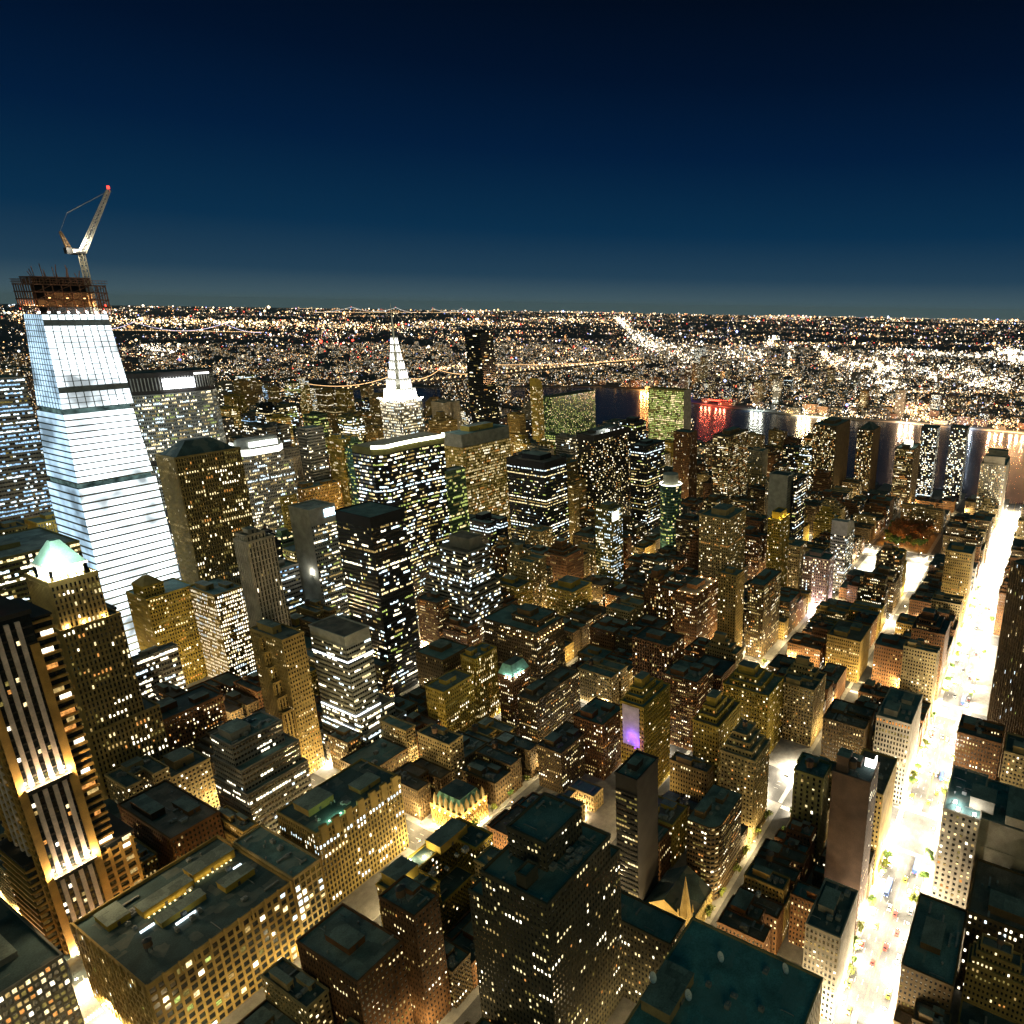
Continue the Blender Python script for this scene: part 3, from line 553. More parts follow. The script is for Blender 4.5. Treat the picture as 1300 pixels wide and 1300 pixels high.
(665,938,20.2,26.5,140,'rib','penty','office_tower','very tall olive banded tower with a terraced top right of the white octagonal crown'),
(194,731,29.2,28.2,140,'tanp','tank','office_tower','very tall tan tower with a water tank before, left of the white construction skyscraper'),
(1160,376,20.8,32.4,70.4,'rib','terr','apartment_tower','tall olive banded tower with a terraced front left of the glittering brown tower'),
(502,492,22.3,26.8,61.7,'brkpier','terr','office_tower','tall pale striped brick tower with a terraced front right of the silver ziggurat'),
(448,330,17.7,27.9,17.7,'tanp','shed','apartment_block','small tan block with one roof shed left of the stepped brick block'),
(629,215,21.7,31.4,32,'brk','shed','apartment_block','mid-height red brick block with one roof shed right of the dark capped gold tower'),
(715,1213,39.5,29.2,140,'rib','tank','office_tower','very tall olive banded tower with a water tank behind the white octagonal crown'),
(148,169,11.7,28.0,22,'tanp','tank','apartment_block','small tan block with a water tank before, right of the narrow red brick tower'),
(120,215,10.6,27.8,27.1,'tanapt','flat','apartment_block','mid-height beige block with a bare roof before, left of the narrow red brick tower'),
(715,456,28.0,25.6,16,'tanp','mech','apartment_block','low tan block with roof machines right of the slab with the square white sign'),
(862,60,23.2,26.3,50.6,'brkapt','terr','apartment_block','tall brown brick block with a terraced front behind the dark cornerwise tower'),
(931,295,29.2,32.6,43.5,'dkbr','mech','apartment_block','mid-height dim brown block with roof machines right of the blank concrete tower'),
(323,60,10.5,28.6,24.2,'brkband','mech','apartment_block','small brown banded block with roof machines in front of the blank brown wall'),
(646,89,23.2,27.1,22,'tanp','mech','apartment_block','small tan block with roof machines right of the evenly lit tan block'),
(447,295,17.7,31.6,22,'brk2','tank','apartment_block','small dark brick block with a water tank left of the stepped brick block'),
(879,1371,21.6,32.1,140,'goldlit','penty','office_tower','very tall gold windowed tower with a terraced top behind the white octagonal crown'),
(715,1019,26.3,27.5,140,'rib','mech','office_tower','very tall olive banded tower with roof machines behind, right of the white octagonal crown'),
(647,1099,23.2,26.6,140,'goldlit','box','office_tower','very tall gold windowed tower with a roof box behind the white octagonal crown'),
(715,1340,22.3,25.5,150,'yelpier','mech','office_tower','very tall yellow ribbed tower with roof machines right of the broad pale slab skyscraper'),
(608,456,14.7,27.5,48,'tanapt','shed2','apartment_block','tall beige block with two roof sheds before, right of the banded black box tower'),
(715,536,25.8,24.6,46.0,'brkapt','box','apartment_block','tall brown brick block with a roof box right of the banded black box tower'),
(764,134,11.7,27.6,55,'yelapt','shed','apartment_block','tall yellow brick block with one roof shed right of the pinkish white lit tower'),
(556,938,36.2,28.0,110,'pierwht','terr','office_tower','very tall pale ribbed tower with a terraced front right of the white octagonal crown'),
(885,1501,15.9,24.9,140,'tanp','tank','office_tower','very tall tan tower with a water tank right of the broad pale slab skyscraper'),
(1050,215,27.7,31.9,33.8,'brk2','shed','apartment_block','mid-height dark brick block with one roof shed before, right of the glittering brown tower'),
(1160,295,30.1,28.7,27.9,'brkapt','mech','apartment_block','mid-height brown brick block with roof machines in front of the glittering brown tower'),
(657,1260,27.8,29.6,140,'goldlit','mech','office_tower','very tall gold windowed tower with roof machines right of the broad pale slab skyscraper'),
(1020,215,7.7,32.9,32,'brk2','tank','apartment_block','mid-height dark brick block with a water tank before, right of the glittering brown tower'),
(659,456,26.2,28.3,45.8,'brk2','shed','apartment_block','mid-height dark brick block with one roof shed before, left of the round glass tower'),
(885,245,15.8,31.9,58.7,'tanapt','terr','apartment_block','tall beige block with a terraced front right of the blank concrete tower'),
(556,536,23.7,28.3,46.7,'tanapt','penty','apartment_block','tall beige block with a terraced top behind, right of the silver ziggurat'),
(1285,536,24.4,32.6,70,'tanapt','mech','apartment_tower','tall beige tower with roof machines behind the blank concrete tower'),
(328,536,7.7,31.5,51.8,'dkbr','flat','apartment_block','tall dim brown block with a bare roof before, right of the pale striped tower'),
(1160,134,32.6,26.0,18,'brk2','mech','apartment_block','small dark brick block with roof machines left of the pale slab by the river'),
(977,485,12.5,33.6,55,'tanapt','mech','apartment_block','tall beige block with roof machines before, left of the dark topped gold windowed tower'),
(465,456,14.7,32.7,36,'brk','terr','apartment_block','mid-height red brick block with a terraced front right of the silver ziggurat'),
(95,484,24.8,34.3,35.5,'tanapt','shed','apartment_block','mid-height beige block with one roof shed in front of the green pyramid crown'),
(313,134,10.3,30.0,18,'dkbr','tank','townhouse','small dim brown townhouse with a water tank right of the rounded corner block'),
(435,295,11.7,31.5,22,'tanp','tank','apartment_block','small tan block with a water tank before, left of the stepped brick block'),
(1037,295,27.7,32.3,32,'brkpier','box','apartment_block','mid-height pale striped brick block with a roof box right of the blank concrete tower'),
(839,410,21.7,28.1,55,'aptgold','box','apartment_block','tall brown gold windowed block with a roof box right of the round glass tower'),
(280,489,11.7,29.1,42.6,'yelapt','tank','apartment_block','mid-height yellow brick block with a water tank left of the white banded tower'),
(557,247,24.5,30.4,46.9,'brkapt','shed','apartment_block','tall brown brick block with one roof shed left of the dark capped gold tower'),
(788,324,11.7,33.7,55,'brk2','shed2','apartment_block','tall dark brick block with two roof sheds right of the wide tan tower'),
(671,893,13.4,27.3,140,'tanp','shed2','office_tower','very tall tan tower with two roof sheds left of the golden ribbed tower'),
(359,94,9.7,22.8,47.7,'tanapt','shed2','apartment_block','tall beige block with two roof sheds behind the tower with the string of lights'),
(957,215,7.7,32.9,32,'tanapt','flat','apartment_block','mid-height beige block with a bare roof behind, right of the pinkish white lit tower'),
(760,617,41.7,31.0,100,'tanp','shed','office_tower','very tall tan tower with one roof shed in front of the wide green slab'),
(411,703,48.3,23.8,62.8,'rib','mech','office_tower','tall olive banded tower with roof machines left of the slab with the blue sign'),
(479,134,14.7,27.2,29.0,'brk2','mech','apartment_block','mid-height dark brick block with roof machines before, right of the dark capped gold tower'),
(595,215,11.7,29.4,19,'tanp','flat','townhouse','small tan townhouse with a bare roof before, right of the dark capped gold tower'),
(743,486,14.7,32.2,32,'brkapt','penty','apartment_block','mid-height brown brick block with a terraced top before, left of the round glass tower'),
(1222,1984,27.7,34.7,90,'rib','shed2','office_tower','very tall olive banded tower with two roof sheds behind the white octagonal crown'),
(619,165,17.7,31.6,16,'tanp','tank','apartment_block','low tan block with a water tank behind, left of the evenly lit tan block'),
(651,215,25.0,29.3,22,'tanp','flat','apartment_block','small tan block with a bare roof in front of the pinkish white lit tower'),
(618,408,26.5,30.0,22,'brk2','shed','apartment_block','small dark brick block with one roof shed left of the lit roof terrace'),
(494,60,21.7,24.4,22,'brkapt','shed2','apartment_block','small brown brick block with two roof sheds left of the dark cornerwise tower'),
(885,60,15.4,25.1,56.0,'tanapt','mech','apartment_block','tall beige block with roof machines before, right of the tower with the white lantern'),
(488,164,21.7,33.0,20,'brk2','mech','apartment_block','small dark brick block with roof machines in front of the dark capped gold tower'),
(982,251,17.7,26.0,41.1,'brk2','shed','apartment_block','mid-height dark brick block with one roof shed in front of the glittering brown tower'),
(556,488,28.6,30.2,51.6,'brkapt','mech','apartment_block','tall brown brick block with roof machines in front of the banded black box tower'),
(1077,456,27.7,25.3,55,'tanapt','mech','apartment_block','tall beige block with roof machines right of the dark topped gold windowed tower'),
(287,405,10.6,32.9,25.4,'aptgold','mech','apartment_block','small brown gold windowed block with roof machines before, right of the white banded tower'),
(509,376,24.7,27.3,24.1,'brkband','tank','apartment_block','small brown banded block with a water tank behind, left of the stepped brick block'),
(1160,570,33.1,28.4,70,'brkapt','mech','apartment_tower','tall brown brick tower with roof machines left of the dark topped gold windowed tower'),
(715,1048,21.2,33.6,140,'tanp','terr','office_tower','very tall tan tower with a terraced front behind, right of the white octagonal crown'),
(931,4,23.0,26.2,64.0,'tanapt','mech','apartment_tower','tall beige tower with roof machines before, right of the pair of thin riverside towers'),
(1039,60,14.7,25.5,47.6,'tanapt','penty','apartment_block','tall beige block with a terraced top right of the tower with the white lantern'),
(1160,163,33.6,33.4,13,'brk2','mech','apartment_block','low dark brick block with roof machines left of the pale slab by the river'),
(437,376,27.7,26.2,16,'tanp','tank','apartment_block','low tan block with a water tank right of the block with the lit cornice'),
(800,324,27.7,33.7,55,'tanapt','shed','apartment_block','tall beige block with one roof shed before, left of the blank concrete tower'),
(466,60,27.7,23.9,22,'brk2','mech','apartment_block','small dark brick block with roof machines before, right of the evenly lit tan block'),
(588,456,11.7,29.0,48,'tanapt','mech','apartment_block','tall beige block with roof machines before, right of the banded black box tower'),
(862,1213,38.4,29.4,110,'tanp','shed2','office_tower','very tall tan tower with two roof sheds behind, right of the white octagonal crown'),
(467,87,21.7,29.0,22,'brk','mech','apartment_block','small red brick block with roof machines in front of the evenly lit tan block'),
(655,376,29.3,28.4,28.7,'brkpier','mech','apartment_block','mid-height pale striped brick block with roof machines left of the wide tan tower'),
(1006,408,14.7,30.0,55,'tanapt','penty','apartment_block','tall beige block with a terraced top left of the blank concrete tower'),
(1160,456,28.2,29.2,59.7,'brk2','terr','apartment_block','tall dark brick block with a terraced front behind the blank concrete tower'),
(862,778,23.0,29.4,97.0,'goldlit','penty','office_tower','very tall gold windowed tower with a terraced top right of the golden ribbed tower'),
(880,1340,21.1,24.8,150,'litgrid','mech','office_tower','very tall brightly lit stone tower with roof machines behind the white octagonal crown'),
(1101,410,29.2,27.6,55.5,'brkfine','shed','apartment_block','tall warm lit brick block with one roof shed behind the blank concrete tower'),
(272,456,21.7,29.2,22,'brk2','tank','apartment_block','small dark brick block with a water tank before, left of the white banded tower'),
(1160,92,24.9,24.1,22,'dkbr','mech','apartment_block','small dim brown block with roof machines right of the tower with the white lantern'),
(861,456,29.8,28.2,39.7,'brk2','shed','apartment_block','mid-height dark brick block with one roof shed right of the round glass tower'),
(931,456,28.3,26.9,54.8,'brk2','tank','apartment_block','tall dark brick block with a water tank right of the round glass tower'),
(776,90,14.7,26.8,18,'dkbr','mech','apartment_block','small dim brown block with roof machines behind, right of the evenly lit tan block'),
(810,244,25.7,33.2,22,'tanp','shed','apartment_block','small tan block with one roof shed behind the pinkish white lit tower'),
(597,376,27.7,29.2,25,'brkapt','tank','apartment_block','small brown brick block with a water tank left of the lit roof terrace'),
(305,571,17.6,27.8,93.0,'pierwht','mech','office_tower','very tall pale ribbed tower with roof machines before, right of the pale striped tower'),
(621,327,21.7,30.3,36,'brkpier','shed','apartment_block','mid-height pale striped brick block with one roof shed behind the lit roof terrace'),
(433,332,14.7,25.4,15,'brk2','mech','apartment_block','low dark brick block with roof machines behind, right of the large red brown block'),
(866,295,35.1,26.7,37.8,'yelapt','penty','apartment_block','mid-height yellow brick block with a terraced top before, right of the blank concrete tower'),
(1289,1742,20.2,30.7,90,'tanp','tank','office_tower','very tall tan tower with a water tank left of the tall thin black tower'),
(826,60,7.7,25.9,55,'brk2','flat','apartment_block','tall dark brick block with a bare roof behind the dark cornerwise tower'),
(525,332,8.8,25.1,48.9,'brkfine','tank','apartment_block','tall warm lit brick block with a water tank left of the lit roof terrace'),
(1271,410,29.5,28.1,78.7,'goldlit','box','apartment_tower','tall gold windowed tower with a roof box left of the glittering brown tower'),
(654,1180,30.4,30.2,120,'gryb','shed','office_tower','very tall grey banded tower with one roof shed behind the white octagonal crown'),
(1160,2064,33.3,32.0,90,'tanp','penty','office_tower','very tall tan tower with a terraced top right of the broad pale slab skyscraper'),
(645,407,22.6,30.7,27.5,'brk','mech','apartment_block','mid-height red brick block with roof machines before, left of the round glass tower'),
(743,456,21.7,28.4,19,'dkbr','mech','apartment_block','small dim brown block with roof machines in front of the round glass tower'),
(1097,1180,22.3,31.2,90,'litgrid','shed','office_tower','very tall brightly lit stone tower with one roof shed behind the golden ribbed tower'),
(411,729,34.8,30.3,63.0,'grn','penty','office_tower','tall green glass tower with a terraced top behind, right of the pale striped tower'),
(715,409,23.8,28.7,16,'dkbr','shed2','apartment_block','low dim brown block with two roof sheds in front of the round glass tower'),
(1274,1133,35.8,28.3,90,'pierwht','mech','office_tower','very tall pale ribbed tower with roof machines left of the wedge topped gold tower'),
(748,91,27.7,25.5,15,'dkbr','mech','apartment_block','low dim brown block with roof machines behind, right of the evenly lit tan block'),
(132,376,9.3,33.7,18,'tanp','shed','townhouse','small tan townhouse with one roof shed behind the block with the wide black roof'),
(803,89,11.7,27.3,20,'dkbr','shed2','apartment_block','small dim brown block with two roof sheds right of the pinkish white lit tower'),
(765,2,17.7,27.7,55,'brkpier','penty','apartment_block','tall pale striped brick block with a terraced top behind the dark cornerwise tower'),
(662,295,22.5,27.7,47.6,'brkapt','mech','apartment_block','tall brown brick block with roof machines before, right of the wide tan tower'),
(323,569,21.7,29.6,41.9,'yelapt','box','apartment_block','mid-height yellow brick block with a roof box before, right of the pale striped tower'),
(489,88,21.7,28.1,13,'brk2','mech','apartment_block','low dark brick block with roof machines in front of the evenly lit tan block'),
(867,215,20.6,26.5,28,'brkband','mech','apartment_block','mid-height brown banded block with roof machines behind, right of the pinkish white lit tower'),
(884,736,17.1,23.5,112.6,'grn','mech','office_tower','very tall green glass tower with roof machines before, left of the wide green slab'),
(1160,1340,38.3,27.1,90,'tanp','terr','office_tower','very tall tan tower with a terraced front left of the tall thin black tower'),
(1102,295,27.2,32.7,25.7,'tanapt','mech','apartment_block','small beige block with roof machines in front of the glittering brown tower'),
(861,409,17.7,28.8,55,'dkbr','shed2','apartment_block','tall dim brown block with two roof sheds behind the wide tan tower'),
(524,456,9.3,33.2,53.0,'brkapt','shed','apartment_block','tall brown brick block with one roof shed behind the block with the lit cornice'),
(1286,456,23.2,27.9,68.2,'brk2','box','apartment_tower','tall dark brick tower with a roof box left of the glittering brown tower'),
(359,648,9.9,24.9,97.4,'blk3','terr','office_tower','very tall black, white banded tower with a terraced front behind the pale striped tower'),
(836,245,11.7,32.5,25,'brkapt','tank','apartment_block','small brown brick block with a water tank behind the pinkish white lit tower'),
(556,778,22.6,29.1,140,'grn','penty','office_tower','very tall green glass tower with a terraced top right of the white octagonal crown'),
(815,89,11.7,27.2,24,'brkapt','shed','apartment_block','small brown brick block with one roof shed right of the pinkish white lit tower'),
(856,244,7.7,32.8,28,'brk','tank','apartment_block','mid-height red brick block with a water tank behind the pinkish white lit tower'),
(292,488,7.7,30.2,49.7,'tanapt','flat','apartment_block','tall beige block with a bare roof left of the white banded tower'),
(1207,703,29.9,27.6,50,'yelp','mech','apartment_block','tall yellow stone block with roof machines behind, right of the white banded dark tower'),
(1054,536,11.7,26.2,50,'brk','mech','apartment_block','tall red brick block with roof machines left of the dark topped gold windowed tower'),
(715,1289,32.1,33.3,120,'coolband','box','office_tower','very tall cool lit banded tower with a roof box behind the white octagonal crown'),
(870,1662,30.8,29.8,140,'gryb','mech','office_tower','very tall grey banded tower with roof machines right of the broad pale slab skyscraper'),
(659,167,26.1,29.8,15,'brk','mech','apartment_block','low red brick block with roof machines before, right of the pinkish white lit tower'),
(931,251,24.4,26.4,41.7,'brkapt','shed2','apartment_block','mid-height brown brick block with two roof sheds right of the blank concrete tower'),
(1041,251,27.7,25.8,30.8,'brkapt','mech','apartment_block','mid-height brown brick block with roof machines left of the tower with the white lantern'),
(980,86,7.7,30.2,42,'brkapt','tank','apartment_block','mid-height brown brick block with a water tank right of the glittering brown tower'),
(992,215,27.7,33.2,19,'brkapt','mech','apartment_block','small brown brick block with roof machines behind, right of the pinkish white lit tower'),
(884,326,16.8,31.8,83.3,'pierwht','tank','apartment_tower','tall pale ribbed tower with a water tank left of the blank concrete tower'),
(1111,1501,18.4,27.6,90,'blk','mech','office_tower','very tall black glass tower with roof machines left of the tall thin black tower'),
(1252,2305,58.0,28.4,90,'rib','mech','office_tower','very tall olive banded tower with roof machines right of the broad pale slab skyscraper'),
(758,485,9.8,33.7,32,'brkapt','mech','apartment_block','mid-height brown brick block with roof machines before, left of the round glass tower'),
(797,703,41.7,29.5,100,'pierwht','shed','office_tower','very tall pale ribbed tower with one roof shed behind the banded black box tower'),
(643,376,11.7,29.8,38.6,'brkapt','shed','apartment_block','mid-height brown brick block with one roof shed left of the wide tan tower'),
(1256,487,11.7,31.7,55,'brkapt','mech','apartment_block','tall brown brick block with roof machines right of the dark topped gold windowed tower'),
(1272,2020,27.7,25.6,90,'litgrid','terr','office_tower','very tall brightly lit stone tower with a terraced front behind the white octagonal crown'),
(286,536,41.7,30.8,37.4,'brkband','tank','apartment_block','mid-height brown banded block with a water tank behind, left of the white banded tower'),
(1160,1984,20.1,34.8,90,'coolband','mech','office_tower','very tall cool lit banded tower with roof machines behind the white octagonal crown'),
(588,60,21.7,26.3,30,'brkapt','penty','apartment_block','mid-height brown brick block with a terraced top left of the dark cornerwise tower'),
(624,88,21.7,28.1,15,'tanp','shed2','apartment_block','low tan block with two roof sheds right of the evenly lit tan block'),
(577,408,17.3,30.0,25,'yelapt','tank','apartment_block','small yellow brick block with a water tank left of the lit roof terrace'),
(1160,703,46.6,26.4,32,'paleapt','shed2','apartment_block','mid-height pale lit block with two roof sheds behind the round glass tower'),
(835,1,11.7,28.5,55,'brkapt','tank','apartment_block','tall brown brick block with a water tank behind the dark cornerwise tower'),
(1078,215,27.7,31.8,28,'brkapt','tank','apartment_block','mid-height brown brick block with a water tank before, right of the glittering brown tower'),
(864,737,19.7,23.1,100,'yelpier','mech','office_tower','very tall yellow ribbed tower with roof machines in front of the wide green slab'),
(610,60,21.7,26.5,26,'brkapt','flat','apartment_block','mid-height brown brick block with a bare roof left of the dark cornerwise tower'),
(842,737,21.7,22.9,100,'gryb','shed','office_tower','very tall grey banded tower with one roof shed behind the banded black box tower'),
(348,94,10.5,22.4,22,'tanp','shed2','apartment_block','small tan block with two roof sheds left of the blank brown wall'),
(439,87,27.7,28.9,30,'brkband','mech','apartment_block','mid-height brown banded block with roof machines in front of the evenly lit tan block'),
(993,60,17.7,24.0,47.6,'tanapt','mech','apartment_block','tall beige block with roof machines right of the tower with the white lantern'),
(1032,331,27.7,26.9,32,'brkfine','mech','apartment_block','mid-height warm lit brick block with roof machines right of the blank concrete tower')]
REST = [(207,7,15,22,34),(877,-26,23,24,80),(864,1,22,28,52),(887,2,12,27,51),(931,-26,23,27,66),(1017,-26,21,25,55),(1067,-26,11,27,42),(1097,-26,20,25,51),(1118,-26,11,27,72),(954,3,7,26,28),(996,4,14,25,28),(1023,2,11,27,42),(1043,4,11,25,55),(1055,3,11,26,55),(1095,4,34,25,40),(1160,0,28,29,58),(452,60,13,24,36),(632,60,7,27,22),(602,89,21,27,20),(669,89,14,27,15),(744,60,11,26,42),(756,60,11,27,34),(768,60,21,25,20),(790,60,7,27,42),(798,60,11,27,42),(810,60,14,26,20),(833,60,27,26,28),(739,88,7,27,18),(790,89,11,27,15),(826,90,11,26,24),(838,88,17,27,24),(856,89,21,27,22),(878,89,21,26,15),(957,60,7,23,28),(965,60,14,23,42),(980,60,11,23,42),(1010,60,27,25,22),(1009,86,14,29,34),(1024,87,21,28,33),(1160,60,25,28,78),(1185,60,11,29,28),(1185,90,17,26,18),(141,134,20,31,29),(120,166,27,29,28),(470,134,7,25,22),(493,134,7,27,20),(605,134,14,28,26),(579,167,14,29,13),(606,168,11,28,16),(755,134,7,28,20),(775,134,7,28,22),(748,166,17,30,22),(766,166,14,30,18),(1058,134,17,24,24),(1076,134,17,26,16),(1094,134,34,25,13),(1057,164,27,32,25),(1085,163,27,33,19),(1113,163,16,33,16),(95,214,24,27,31),(155,245,17,31,15),(247,214,31,31,16),(442,214,7,31,20),(493,214,17,28,18),(466,246,7,30,25),(474,246,21,30,16),(581,248,7,28,48),(629,247,17,29,36),(715,214,30,27,22),(787,214,7,26,28),(795,214,14,25,28),(810,214,11,26,25),(822,214,17,26,28),(840,214,17,27,28),(858,214,7,27,16),(887,214,12,27,19),(740,244,11,32,31),(964,214,14,33,25),(979,214,11,31,22),(1027,214,21,33,28),(1105,214,24,31,22),(955,249,7,27,25),(963,250,17,26,25),(999,251,17,25,34),(1017,251,14,25,26),(1032,251,7,25,28),(1068,250,7,26,29),(1076,250,14,26,26),(1091,251,27,25,20),(1119,250,10,26,25),(1160,243,24,34,16),(52,295,11,31,31),(415,332,17,25,13),(556,295,22,29,49),(578,326,14,31,48),(593,327,27,30,36),(744,295,7,26,25),(752,295,14,25,20),(799,295,17,25,42),(817,295,21,25,22),(839,295,17,25,32),(857,295,7,26,34),(715,323,20,33,61),(960,295,21,32,39),(982,295,21,31,33),(1004,295,17,30,29),(1022,295,14,30,20),(1065,295,14,30,25),(1080,295,21,32,25),(931,329,32,27,55),(981,331,11,26,55),(993,329,7,28,42),(1067,330,21,27,25),(415,375,21,26,55),(411,403,20,34,28),(474,403,27,34,19),(589,375,7,30,20),(668,409,16,28,25),(823,408,14,29,42),(1038,375,7,30,55),(1046,375,27,29,55),(1089,375,14,29,42),(1104,375,25,31,41),(975,410,8,27,28),(983,408,21,29,34),(1056,407,21,30,34),(1078,409,21,28,34),(132,456,17,25,28),(120,484,21,33,44),(264,456,7,28,16),(294,456,27,28,20),(487,492,14,25,48),(524,489,8,28,60),(599,456,7,29,26),(765,456,27,26,22),(819,456,11,27,34),(831,456,11,25,42),(843,456,17,26,32),(891,456,9,27,38),(715,487,20,31,29),(735,486,7,31,24),(866,485,34,32,34),(1013,456,27,24,55),(1041,456,7,24,28),(1049,456,14,26,28),(931,483,16,34,24),(989,485,14,33,55),(1081,483,21,34,55),(1103,485,25,32,52),(1240,456,17,28,28),(1160,487,26,31,41),(1267,487,17,31,42),(121,536,41,28,80),(163,536,22,29,80),(134,568,41,30,80),(176,566,17,32,40),(335,536,23,31,43),(359,536,8,31,40),(411,536,9,31,67),(525,572,8,26,90),(580,536,14,25,43),(595,536,14,26,37),(587,565,41,33,33),(827,536,23,26,40),(843,565,11,33,50),(855,565,11,32,100),(1011,536,41,26,37),(1098,536,30,28,30),(931,566,39,32,50),(1021,565,21,33,34),(1234,536,27,33,50),(1280,572,29,26,70),(135,616,11,23,40),(139,642,9,30,40),(305,616,26,28,40),(349,648,9,24,97),(411,616,32,27,48),(411,647,29,25,100),(441,648,17,24,100),(556,616,42,28,67),(879,616,21,30,140),(715,649,28,23,120),(770,650,22,22,100),(793,649,32,23,100),(866,650,34,22,110),(1036,616,7,22,30),(1044,616,26,23,25),(1071,616,7,24,28),(1079,616,27,23,22),(1096,642,33,30,22),(1160,616,31,26,25),(1192,616,11,27,32),(1204,616,17,26,50),(1260,616,7,28,50),(1160,647,46,25,22),(1206,647,32,25,32),(1239,646,21,26,50),(306,703,14,26,100),(459,703,11,22,86),(505,703,12,25,80),(469,729,32,30,74),(502,731,15,27,69),(853,703,27,31,80),(931,703,27,27,70),(1281,703,27,27,90),(1226,733,10,26,30),(213,814,9,25,140),(347,777,20,28,110),(411,777,9,29,61),(504,777,29,27,58),(884,777,15,29,95),(993,777,26,25,50),(1093,777,35,26,90),(1040,807,32,32,50),(1108,807,20,32,72),(1160,777,45,33,90),(1160,814,48,25,90),(1286,813,23,26,50),(247,858,20,29,110),(247,891,37,28,100),(556,858,22,32,120),(670,858,14,32,120),(556,894,41,25,80),(715,887,43,32,120),(1106,858,23,33,50),(1160,858,35,30,50),(1291,858,18,31,70),(521,970,12,30,140),(839,938,32,26,100),(1000,938,11,29,30),(1097,938,31,28,50),(1010,968,11,32,28),(1022,971,11,29,28),(1160,973,21,26,50),(592,1018,27,30,100),(672,1050,12,31,140),(801,1018,11,26,100),(831,1018,17,26,100),(872,1018,28,26,110),(800,1048,22,32,100),(1040,1018,26,25,43),(1090,1018,38,27,50),(1080,1048,27,32,50),(1160,1018,50,32,32),(1210,1018,27,31,50),(1160,1052,24,28,70),(1185,1054,17,26,30),(1203,1054,41,26,50),(1245,1054,27,27,50),(556,1099,28,26,150),(671,1099,13,25,110),(674,1128,9,32,140),(777,1099,32,31,100),(867,1099,33,30,150),(715,1132,42,29,120),(883,1134,17,27,150),(931,1099,48,27,90),(1047,1129,11,32,50),(1099,1130,29,30,50),(1160,1131,31,29,70),(1191,1131,14,29,50),(1228,1133,11,28,50),(631,1210,27,31,100),(659,1211,25,30,110),(715,1179,22,30,100),(872,1179,27,29,80),(1119,1179,10,32,90),(1092,1215,37,26,90),(1282,1179,27,28,70),(1160,1211,46,30,90),(1273,1209,35,32,50),(794,1260,11,28,100),(855,1260,26,28,100),(1090,1260,39,30,70),(1160,1260,20,26,90),(1301,1260,8,26,70),(650,1340,34,33,140),(824,1367,27,34,100),(1098,1340,30,33,90),(1289,1340,20,28,70),(1271,1371,24,31,70),(789,1420,26,32,100),(865,1420,34,30,110),(815,1455,14,27,100),(867,1454,33,29,110),(1097,1454,32,28,70),(1202,1420,17,25,50),(1292,1420,16,25,90),(1211,1451,17,31,50),(784,1501,41,27,100),(826,1501,11,26,100),(856,1501,27,25,100),(865,1530,35,33,100),(1087,1531,42,31,50),(1265,1501,7,26,50),(807,1581,17,31,100),(890,1581,10,33,100),(1121,1581,8,25,70),(1270,1581,39,31,90),(1160,1617,40,26,50),(715,1662,49,26,150),(1187,1662,17,28,50),(878,1773,21,31,120),(1096,1742,33,28,90),(1099,1770,29,33,70),(1256,1742,32,31,50),(1255,1777,17,27,50),(1273,1778,36,26,50),(556,1822,24,26,150),(863,1853,24,26,140),(1093,1822,35,26,70),(1285,1822,24,24,50),(887,1938,13,26,150),(931,1909,30,30,120),(962,1909,17,30,60),(931,1942,24,22,150),(967,1943,21,22,100),(1049,1940,41,25,60),(879,1983,21,27,120),(883,2015,17,30,120),(983,1983,26,29,60),(1088,1983,17,31,90),(1121,2016,8,29,90),(1250,1983,14,32,60),(1160,2021,50,24,60),(1210,2019,17,26,60),(1243,2019,27,26,90),(872,2064,27,30,120),(1047,2064,22,28,90),(931,2093,23,32,150),(1258,2064,11,29,60),(1160,2096,32,29,90),(1223,2096,11,29,90),(1235,2098,17,28,90),(1253,2096,11,29,60),(1265,2097,17,28,90),(1283,2097,25,28,90),(645,2144,27,28,120),(672,2144,11,28,120),(656,2175,28,31,120),(715,2144,21,32,150),(715,2178,27,28,150),(877,2179,23,27,150),(1066,2144,27,32,90),(1226,2144,7,30,90),(715,2224,40,32,150),(1212,2258,20,29,90),(715,2305,59,30,150),(888,2305,12,31,150),(715,2337,63,29,120),(931,2305,52,30,150),(1081,2305,47,30,90),(931,2338,57,29,150),(1104,2336,25,30,90),(715,2385,67,30,120),(931,2385,29,26,120),(1102,2385,27,28,90),(931,2417,28,30,120),(1041,2416,38,31,90),(1160,2385,54,32,90),(1260,2385,16,32,60),(1266,2420,31,27,90),(715,2466,36,31,120),(1073,2466,30,27,90),(1248,2503,61,25,60),(871,2546,29,27,150),(1071,2577,45,31,90),(1160,2546,46,30,90),(715,2659,70,30,120),(813,2660,10,28,100),(1259,2626,37,32,90),(931,2737,37,32,150),(1213,2740,30,29,90),(1267,2738,24,30,90),(868,2818,32,31,120),(931,2815,67,34,150),(1160,2822,54,27,90),(1214,2822,16,27,90),(805,2868,58,32,100),(864,2868,36,32,120),(931,2868,52,27,150),(1076,2868,53,24,90),(1160,2901,70,28,90),(931,2978,47,31,120),(1243,2978,37,32,90),(1281,2980,28,30,60),(931,3140,68,30,90),(1160,3109,52,30,90),(931,3189,43,30,150),(1230,3222,37,29,90),(1023,3383,31,29,90),(1110,3511,18,26,90),(1086,3623,42,30,90),(1160,3672,30,30,90),(1160,3752,48,34,90),(1160,3789,42,25,90),(1160,3832,61,31,90),(1221,3832,58,29,90),(1194,3866,24,28,90),(1219,3864,20,30,90),(1280,3913,28,25,90),(1264,4027,16,28,90),(1283,4186,26,30,90)]
